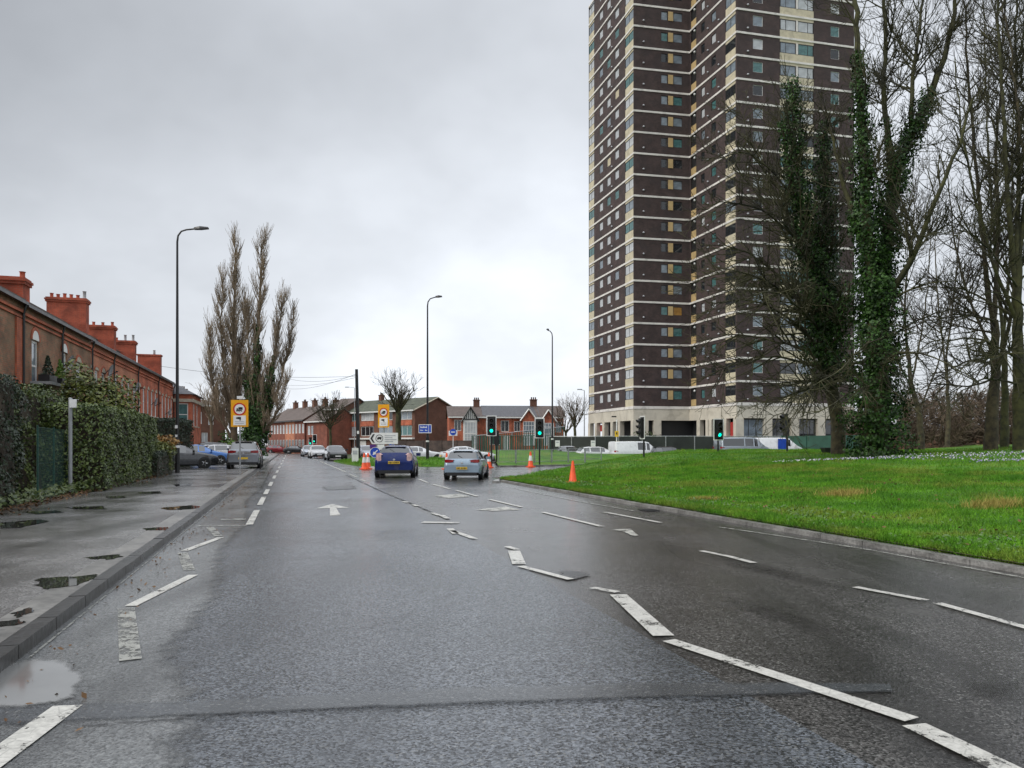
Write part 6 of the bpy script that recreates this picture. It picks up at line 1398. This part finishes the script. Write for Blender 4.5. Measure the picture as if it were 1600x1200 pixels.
bare_tree(16, 1660, 33, 705, [([(1660, 716, 0), (1658, 600, 0), (1655, 480, 0)], .3, .22), ([(1656, 500, 0), (1630, 380, 0), (1600, 240, 0), (1580, 100, 0), (1565, -40, 0)], .16, .04), ([(1655, 480, 0), (1660, 330, 0), (1650, 180, 0), (1640, 20, 0)], .16, .04)], .3, 'bare tree whose branches reach in over the right edge of the picture', 'bark', 'twig_dark', sweeps=[([(1657, 560, 0), (1610, 480, -1), (1560, 450, -1.6), (1520, 470, -2)], .07)], dens=.9)
# brown thicket of bare shrubs behind the trees
def thicket(px0, px1, Y, base_py, top_py, label, seed):
    t = Tree(seed); x0, x1 = XY(px0, Y)[0], XY(px1, Y)[0]; zb = ZZ(base_py, Y); hh = ZZ(top_py, Y)-zb; xm = (x0+x1)/2
    ob = empty('bare_shrub', (xm, Y, zb), 0, label, 'shrub', 'bare brown shrubs behind the lawn'); n = max(12, int((x1-x0)*4.5))
    for _ in range(n):
        p = np.array([t.r.uniform(x0-xm, x1-xm), t.r.uniform(-1.2, 1.2), -.1]); d = np.array([t.r.normal(0, .35), t.r.normal(0, .35), 1]); Q_, R_ = t.limb([p, p+d*hh*.4, p+d*hh*t.r.uniform(.6, .9)], .05, .012, 1, 7, .06)
        t.kids(Q_, R_, (5.5, .05, 1.5, 1.0, 50, .1, .14, (8, .05, .8, .5, 50, .05, .16, None)), 1)
    t.mesh(1, 'stems', M['thicket_brown'], ob, .020, 4); return ob
thicket(1408, 1476, 62, 706, 606, 'pale brown bare shrub just right of the ivy column', 31); thicket(1470, 1545, 66, 704, 590, 'greyish bare shrub mass between the leaning tree and the right trunks', 32); thicket(1540, 1640, 64, 702, 598, 'brown bare shrub mass behind the right hand trunks', 33)
thicket(1320, 1412, 78, 704, 630, 'brown shrub glimpsed behind the ivy column by the hoarding', 34)
x0, _ = XY(1335, 80); b = MB()
zt_ = ZZ(676, 84)
bo = empty('boundary_wall', (XY(1330, 84)[0], 84, .5), 0, 'dark reddish wall glimpsed low behind the brown shrubs', 'wall'); b.box((14, 0, 1.1), (30, .3, 2.4), -.06); b.build('wall', M['brick_brown'], bo); b = MB(); b.box((14, 0, 2.34), (30.1, .4, .1), -.06); b.build('coping', M['stone'], bo)
# tall poplars beyond the parked cars
def poplar(seed, px, Y, limbs, label, ivy=None, dens=1.0):
    t = Tree(seed); bs = W3(px, 712, Y); ob = empty('poplar_tree', bs, 0, label, 'tree', 'tall poplars beside the road'); rl = lambda P: [(x-bs[0], y-bs[1], z-bs[2]) for x, y, z in P]; keep = []
    s2 = (6.0, .05, 1.5, .9, 30, .6, .07, None)
    for pts, ra, rb, ln in limbs:
        Q_, R_ = t.limb(rl(trunk_path(pts, Y)), ra, rb, n=22, jit=.06); keep.append((Q_, R_)); t.kids(Q_, R_, (4.6*dens, .08, ln*1.08, 1.6, 33, .8, .06, s2))
    t.mesh(0, 'trunk', M['bark_poplar'], ob); t.mesh(1, 'crown', M['twig_poplar'], ob, .013, 4)
    if ivy: np_mesh('ivy', *ivy_on([keep[i] for i in ivy], lambda rr, f: (1.05-1.5*f) if f < .6 else 0, 90, .2, np.random.default_rng(seed)), M['ivy_leaf'], ob)
poplar(41, 366, 80, [([(366, 712, 0), (365, 600, 0), (366, 480, 0), (367, 380, 0)], .42, .04, 3.6), ([(365, 690, 0), (352, 600, 0), (345, 520, 0), (350, 440, 0)], .2, .03, 2.6), ([(364, 690, 0), (338, 640, -1), (330, 580, -1), (328, 510, -1)], .16, .03, 2.2), ([(366, 690, 0), (376, 560, 1), (384, 470, 1)], .18, .03, 2.0)], 'left of the two tall poplars, bare and brown', dens=1.35)
poplar(42, 402, 80, [([(400, 712, 0), (398, 620, 0), (404, 500, 0), (410, 380, 0)], .45, .04, 3.4), ([(400, 690, 0), (418, 610, 0), (432, 540, 0), (440, 470, 0)], .3, .03, 3.0), ([(402, 690, 0), (434, 610, 1), (452, 540, 1), (458, 492, 1)], .2, .03, 2.2), ([(399, 680, 0), (386, 590, 0), (390, 480, 0)], .18, .03, 2.2), ([(402, 690, 0), (430, 650, -1), (446, 600, -1)], .12, .03, 2.0)], 'right hand tall poplar with dark ivy round its lower trunk', (0, 1, 3), 1.35)
# rounder bare trees
def round_tree(seed, px, Y, base_py, fork_py, top_py, spread, label, r0=.3, n=9, twm='twig', tm='bark_green', ivy=None, dens=1.0, name='bare_tree'):
    t = Tree(seed); bs = W3(px, base_py, Y); ob = empty(name, bs, 0, label, 'tree', 'bare street trees'); zf = ZZ(fork_py, Y)-bs[2]; zt = ZZ(top_py, Y)-bs[2]; sp = spread/F*Y
    q_ = t.limb([(0, 0, -.2), (.05, 0, zf*.5), (0, .05, zf)], r0, r0*.8); s2 = (2.2*dens, .1, .9, .5, 40, .3, .10, None); s1 = (1.7*dens, .1, 1.8, .9, 42, .3, .09, s2)
    for k in range(n):
        a = 2*math.pi*k/n+t.r.uniform(-.3, .3); s_ = sp*t.r.uniform(.35, 1.0); h = zf+(zt-zf)*(1-.42*(s_/sp)**2)*t.r.uniform(.85, 1)
        Q_, R_ = t.limb([(0, 0, zf*.92), (math.cos(a)*s_*.45, math.sin(a)*s_*.45, zf+(h-zf)*.4), (math.cos(a)*s_, math.sin(a)*s_, h)], r0*.4, .03, jit=.1); t.kids(Q_, R_, (1.4*dens, .15, 2.2, 1.2, 45, .3, .08, s1))
    t.mesh(0, 'trunk', M[tm], ob); t.mesh(1, 'crown', M[twm], ob, .011, 4)
    if ivy: np_mesh('ivy', *ivy_on([q_], lambda rr, f: ivy, 55, .26, np.random.default_rng(seed)), M['ivy_leaf'], ob)
round_tree(51, 622, 92, 706, 640, 594, 46, 'round bare tree with greenish trunk rising behind the direction sign', .40, 15, dens=1.15)
round_tree(52, 516, 112, 710, 668, 624, 26, 'small dark bare tree in front of the far brick corner house', .22, 12, 'twig_dark', dens=1.4)
round_tree(53, 898, 92, 700, 668, 618, 20, 'small bare tree just left of the tower corner', .2, 10, 'thicket_brown'); round_tree(54, 884, 96, 700, 676, 640, 22, 'low reddish bare tree right of the red brick houses', .18, 10, 'thicket_brown')
round_tree(55, 500, 165, 704, 650, 628, 16, 'faint bare tree poking above the far terrace roofs', .2, 7); round_tree(56, 330, 92, 706, 660, 590, 24, 'bare tree against the old brown house left of the poplars', .2, 8, 'twig_poplar', 'bark_poplar')
round_tree(57, 448, 175, 704, 660, 634, 20, 'small faint bare tree right of the poplar feet', .2, 7)

# ---------------------------------------------------------------- hedges and shrubs
def leaf_box(name, foot, z0, z1, leafmat, core, per_m2, size, label, cat='hedge', group=None, seed=1, lump=.10, crown=None, rough_top=.08):
    """clipped hedge over a four cornered footprint: dark woody core and a coat of leaves"""
    rg = np.random.default_rng(seed); c = np.mean(np.array(foot), axis=0); ob = empty(name, (c[0], c[1], z0), 0, label, cat, group); fp = [(x-c[0], y-c[1]) for x, y in foot]; H = z1-z0
    b = MB(); k = .90; b.prism([(x*k, y*k) for x, y in fp], -.05, H-.12); b.build('woody_core', M[core], ob)
    Cs, Ns = [], []; n4 = len(fp)
    for i in range(n4):
        p, q_ = np.array(fp[i]), np.array(fp[(i+1) % n4]); d = q_-p; W = np.linalg.norm(d); nn = np.array([d[1], -d[0], 0])/W; n = int(W*H*per_m2); u = rg.random(n); z = rg.random(n)**.9*H
        off = lump*np.sin(u*W*2.1+z*1.7+i)*np.sin(z*2.9+u*W*.7)+rg.uniform(-.11, .03, n); P = np.column_stack([p[0]+d[0]*u, p[1]+d[1]*u, z])+nn*off[:, None]; Cs.append(P); Ns.append(np.tile(nn+np.array([0, 0, .4]), (n, 1)))
    area = abs(sum(fp[i][0]*fp[(i+1) % n4][1]-fp[(i+1) % n4][0]*fp[i][1] for i in range(n4)))/2; n = int(area*per_m2*1.1); u, v = rg.random(n), rg.random(n); A_, B_, C_, D_ = [np.array(q) for q in fp[:4]]
    P2 = (A_*(1-u)[:, None]+B_*u[:, None])*(1-v)[:, None]+(D_*(1-u)[:, None]+C_*u[:, None])*v[:, None]; z = H+rg.uniform(-.12, rough_top, n)+.07*np.sin(P2[:, 0]*1.9)*np.sin(P2[:, 1]*1.3+1); Cs.append(np.column_stack([P2, z])); Ns.append(np.tile([0, 0, 1.], (n, 1)))
    np_mesh('foliage', *leaf_quads(np.concatenate(Cs), np.concatenate(Ns), size, rg), M[leafmat], ob); return ob
def leaf_blob(name, c, rad, leafmat, n, size, label, cat='shrub', seed=1, stems=True, group=None):
    rg = np.random.default_rng(seed); ob = empty(name, c, 0, label, cat, group); d = rg.normal(0, 1, (n, 3)); d /= np.linalg.norm(d, axis=1, keepdims=True)
    lump = 1+.22*np.sin(d[:, 0]*5+seed)*np.sin(d[:, 1]*4+2*seed)+.18*np.sin(d[:, 2]*7+d[:, 0]*3+seed); r = rg.uniform(.45, 1.05, n)**.5*lump; P = d*r[:, None]*np.array(rad)+np.array([0, 0, rad[2]*.95]); k = P[:, 2] > .02; P, d = P[k], d[k]
    np_mesh('foliage', *leaf_quads(P, d+np.array([0, 0, .5]), size, rg), M[leafmat], ob)
    if stems:
        t = Tree(seed)
        for _ in range(7): Q_, R_ = t.limb([(0, 0, 0), (rg.normal(0, rad[0]*.3), rg.normal(0, rad[1]*.3), rad[2]*.9), (rg.normal(0, rad[0]*.5), rg.normal(0, rad[1]*.5), rad[2]*1.6)], .03, .008, 1); t.kids(Q_, R_, (3, .2, .5, .3, 45, .2, .1, None), 1)
        t.mesh(1, 'stems', M['bark'], ob)
    return ob
def foot(px0, Y0, px1, Y1, s_off):          # strip along the pavement edge, s_off metres deep
    a, c = Vector(XY(px0, Y0)), Vector(XY(px1, Y1)); d = (c-a).normalized(); n = Vector((-d.y, d.x))*s_off; return [tuple(a), tuple(c), tuple(c+n), tuple(a+n)]
leaf_box('laurel_hedge', foot(160, 23.0, 245, 34.5, 1.7), .09, 2.68, 'laurel_leaf', 'soil', 420, .068, 'long clipped leafy hedge right of the grey post along the pavement', seed=3, lump=.06)
leaf_box('conifer_hedge', foot(-150, 12.6, 34, 18.8, 1.6), .09, 3.05, 'dark_hedge_leaf', 'soil', 330, .06, 'dark brownish hedge at the left edge of the picture', seed=4, lump=.2)
leaf_box('privet_hedge', foot(30, 20.6, 108, 25.0, 1.2), .09, 3.0, 'privet_leaf', 'soil', 300, .07, 'green untidy hedge growing behind the chain link fence', seed=5, lump=.25, rough_top=.25)
leaf_box('low_hedge', foot(246, 33.0, 272, 37.2, .8), .09, 1.15, 'dark_hedge_leaf', 'soil', 330, .06, 'low clipped box hedge at the foot of the tall street lamp', seed=6, lump=.04)
leaf_box('tall_hedge', foot(247, 45.5, 303, 49.6, 2.6), .09, 3.05, 'dark_hedge_leaf', 'soil', 260, .08, 'tall dark squared hedge behind the black street lamp', seed=7, lump=.07)
x, y = XY(150, 31); leaf_blob('rounded_shrub', (x-.6, y+.5, .09), (1.75, 1.7, 2.15), 'shrub_leaf', 15000, .12, 'big rounded yellow green shrub above the long hedge', seed=8)
x, y = XY(212, 38); leaf_blob('rounded_shrub', (x-.8, y, .09), (1.6, 1.6, 1.36), 'laurel_leaf', 7000, .11, 'dark green shrub beside the big yellow green one', seed=9)
x, y = XY(258, 36.0); leaf_blob('golden_shrub', (x-.45, y, .3), (.75, .7, .82), 'shrub_leaf', 3500, .09, 'yellow green shrub behind the low box hedge', seed=10); leaf_blob('orange_shrub', (x-.2, y+.5, 1.2), (.62, .5, .42), 'orange_leaf', 900, .08, 'orange tipped foliage over the low box hedge by the lamp', seed=11, stems=False)
x, y = XY(359, 68); leaf_blob('bright_shrub', (x, y, .1), (.8, .7, 1.0), 'bright_leaf', 1000, .15, 'bright green shrub left of the grey estate car', seed=12); x, y = XY(370, 98); leaf_blob('dark_shrub', (x, y, 0), (2.6, 1.5, 1.6), 'ivy_leaf', 2500, .22, 'dark bush filling the gap behind the grey estate car under the poplars', seed=23)
x, y = XY(436, 146); leaf_blob('dark_shrub', (x, y, 0), (1.9, 1.0, 1.0), 'ivy_leaf', 1200, .22, 'dark green bush behind the red hatchback', seed=13)
x, y = XY(1004, 82); leaf_blob('grey_shrub', (x, y, .9), (1.9, 1.0, 1.0), 'privet_leaf', 900, .16, 'greyish green bush rising over the dark fence below the tower', seed=14)
x, y = XY(1246, 80); leaf_blob('blue_tarp', (x, y, 1.4), (.7, .5, .6), 'thicket_brown', 10, .1, 'x', seed=15) if False else None
# planted balcony of the nearest house
x, y = ST(-7.4, t_at(68)); o = empty('window_planter', (x, y, ZZ(603, y)), math.atan2(RD.y, RD.x), 'dark trough planter with two small conifers below the arched sash', 'planter')
b = MB(); b.box((0, .3, 0), (3.4, .9, .12)); b.build('shelf', M['grey_paint'], o)
for dx in (-.9, .9):
    b = MB(); b.box((dx, .2, .2), (1.0, .4, .3)); b.build('trough', M['black_trim'], o)
for dx, mm in ((-.9, 'dark_hedge_leaf'), (.8, 'bright_leaf')):
    rr = np.random.default_rng(int(dx*10)+40); n = 420; zz = rr.random(n)**1.3; a = rr.uniform(0, 6.28, n); r_ = (.24*(1-zz)+.03)*rr.uniform(.5, 1, n); P = np.column_stack([dx+np.cos(a)*r_, .2+np.sin(a)*r_, .35+zz*.8]); np_mesh('conifer', *leaf_quads(P, np.column_stack([np.cos(a), np.sin(a), .5+0*a]), .07, rr), M[mm], o)
# leaf litter along the hedge foot and gutter
rg = np.random.default_rng(77)
def scatter(name, P, Nn, size, m, label=None, kind='stuff'): return tag(np_mesh(name, *leaf_quads(P, Nn, size, rg), m), kind=kind)
n = 1500; tt = rg.uniform(8, 34, n); so_ = -3.95+np.abs(rg.normal(0, .28, n))-.25; P = np.column_stack([np.array([ST(a, b_) for a, b_ in zip(so_, tt)]), .115+rg.random(n)*.05]); scatter('leaf_litter', P, np.tile([0, 0, 1.], (n, 1)), .055, M['dead_leaf'])
n = 500; tt = rg.uniform(-3, 40, n); so_ = .05+np.abs(rg.normal(0, .28, n)); P = np.column_stack([np.array([ST(a, b_) for a, b_ in zip(so_, tt)]), .016+rg.random(n)*.012]); scatter('gutter_litter', P, np.tile([0, 0, 1.], (n, 1)), .028, M['dead_leaf'])
# weeds at the hedge foot
n = 1400; tt = rg.uniform(9, 22, n); so_ = -4.35+rg.normal(0, .22, n); P = np.column_stack([np.array([ST(a, b_) for a, b_ in zip(so_, tt)]), .12+rg.random(n)*.28]); scatter('ground_ivy', P, np.tile([0.3, -.3, .8], (n, 1)), .085, M['privet_leaf'])
# ---------------------------------------------------------------- grass blades, tufts, crocuses
def blades(name, X, Y, Zb, h, wdt, m, rg):
    n = len(X); a = rg.uniform(0, 2*np.pi, n); hh = h*rg.uniform(.55, 1.5, n); lean = rg.normal(0, .45, (n, 2))*hh[:, None]; ca, sa = np.cos(a)*wdt, np.sin(a)*wdt
    V = np.stack([np.column_stack([X-ca, Y-sa, Zb]), np.column_stack([X+ca, Y+sa, Zb]), np.column_stack([X+lean[:, 0], Y+lean[:, 1], Zb+hh])], 1).reshape(-1, 3)
    return tag(np_mesh(name, V, np.arange(3*n).reshape(-1, 3), m), kind='stuff')
def on_lawn(n, tmin, tmax, dmax, pw=1.0):
    t = rg.uniform(tmin, tmax, n); d = dmax*rg.random(n)**pw; p = np.array([RO.x, RO.y])+np.array([RN.x, RN.y])*(10.12+d)[:, None]+np.array([RD.x, RD.y])*t[:, None]; X, Y = p[:, 0], p[:, 1]
    k = (Y > 5) & (np.abs(X) < Y*.8+3)
    # keep this side of the side road
    for (ax, ay), (bx, by) in zip(EDGE[:-1], EDGE[1:]): k &= ~(((bx-ax)*(Y-ay)-(by-ay)*(X-ax) > 0) & (Y >= min(ay, by)-.01) & (Y <= max(ay, by)))
    k &= Y < 60; return X[k], Y[k]
for (n, t0_, t1_, dm, h, wd) in ((250000, -6, 28, 12, .075, .0075), (150000, 10, 58, 30, .085, .012)):
    X, Y = on_lawn(n, t0_, t1_, dm); Zb = lawn_h(X, Y)-.008; clump = np.sin(X*2.1+Y*1.3)*np.sin(X*.9-Y*1.9); blades('lawn_grass', X, Y, Zb, h*(1+.35*clump), wd, M['blade'], rg)
X, Y = on_lawn(60000, -6, 27.5, .9, 1.5); blades('kerb_grass', X, Y, lawn_h(X, Y)-.005, .10, .009, M['blade'], rg)
for c_, poly in (('island', (-15, -2, 51, 69)),):
    n = 26000; X = rg.uniform(-15.5, -2, n); Y = rg.uniform(50.5, 69, n); cI = np.array(ISL).mean(0); ok = np.zeros(n, bool)
    inside = np.zeros(n, bool)
    for i in range(len(ISL)):
        (ax, ay), (bx, by) = ISL[i], ISL[(i+1) % len(ISL)]; cr = ((ay > Y) != (by > Y)) & (X < (bx-ax)*(Y-ay)/(by-ay+1e-9)+ax); inside ^= cr
    X, Y = X[inside], Y[inside]; dl = d_poly = np.full(len(X), 1e9)
    for i in range(len(ISL)):
        (ax, ay), (bx, by) = ISL[i], ISL[(i+1) % len(ISL)]; ux, uy = bx-ax, by-ay; k = np.clip(((X-ax)*ux+(Y-ay)*uy)/(ux*ux+uy*uy), 0, 1); dl = np.minimum(dl, np.hypot(X-ax-k*ux, Y-ay-k*uy))
    blades('island_grass_blades', X, Y, .08+.42*ss(0, 3.5, dl), .13, .016, M['blade'], rg)
mk('tuft', (.05, .10, .02), rough=.8)
for k, (px, py, hh, rr_, lbl) in enumerate(((1320, 763, .16, .55, 'yellowed grass tuft in the middle of the lawn'), (1560, 786, .18, .6, 'yellowed grass tuft at the right of the lawn'), (1100, 782, .10, .4, 'small yellowish tuft near the lawn kerb'))):
    Yg = 1200*(EYE-.55)/(py-HZ); X0 = (px-800)/F*Yg
    for _ in range(6):
        zl = float(lawn_h(np.array([X0]), np.array([Yg]))[0]); Yg = 1200*(EYE-zl)/(py-HZ); X0 = (px-800)/F*Yg
    n = 900; X = X0+rg.normal(0, rr_*.5, n); Y = Yg+rg.normal(0, rr_*.35, n); o = blades('grass_tuft', X, Y, lawn_h(X, Y)-.01, hh, .008, M['dry_grass'], rg)
for k, (xa, ya, xb, yb, sd_, n, mm) in enumerate(((11.6, 33.5, 16.0, 32.0, .55, 260, 'crocus_white'), (16.0, 32.0, 20.5, 29.5, .7, 330, 'crocus_white'), (15.5, 31.6, 20.5, 28.5, .8, 190, 'crocus_lilac'), (16.2, 26.4, 20.0, 25.0, .6, 260, 'crocus_lilac'), (16.6, 27.5, 21.0, 27.0, 1.0, 200, 'crocus_white'), (12.5, 33, 16, 31.5, .6, 90, 'crocus_lilac'))):
    f = rg.random(n); X = xa+(xb-xa)*f+rg.normal(0, .3, n); Yg = ya+(yb-ya)*f+rg.normal(0, sd_, n)
    P = np.column_stack([X, Yg, lawn_h(X, Yg)+rg.uniform(.04, .10, n)]); o = scatter('crocus_drift', P, np.tile([0, -.6, .6], (n, 1)), .045, M[mm])

n = 5200; t_ = rg.uniform(-4, 26, n); d_ = .25+np.abs(rg.normal(0, 1.1, n)); P = np.column_stack([np.array([ST(10.1+a, b_) for a, b_ in zip(d_, t_)])]); kk = np.sin(P[:, 0]*1.7)*np.sin(P[:, 1]*1.1) > -.1; P = P[kk]
scatter('verge_weeds', np.column_stack([P, lawn_h(P[:, 0], P[:, 1])+rg.uniform(.02, .09, len(P))]), np.tile([0, -.3, .9], (len(P), 1)), .045, M['flower_leaf'])
n = 700; t_ = rg.uniform(-4, 30, n); d_ = rg.uniform(.2, 10, n); P = np.array([ST(10.1+a, b_) for a, b_ in zip(d_, t_)]); scatter('lawn_leaves', np.column_stack([P, lawn_h(P[:, 0], P[:, 1])+rg.uniform(.05, .09, n)]), np.tile([0, 0, 1.], (n, 1)), .05, M['dead_leaf'])
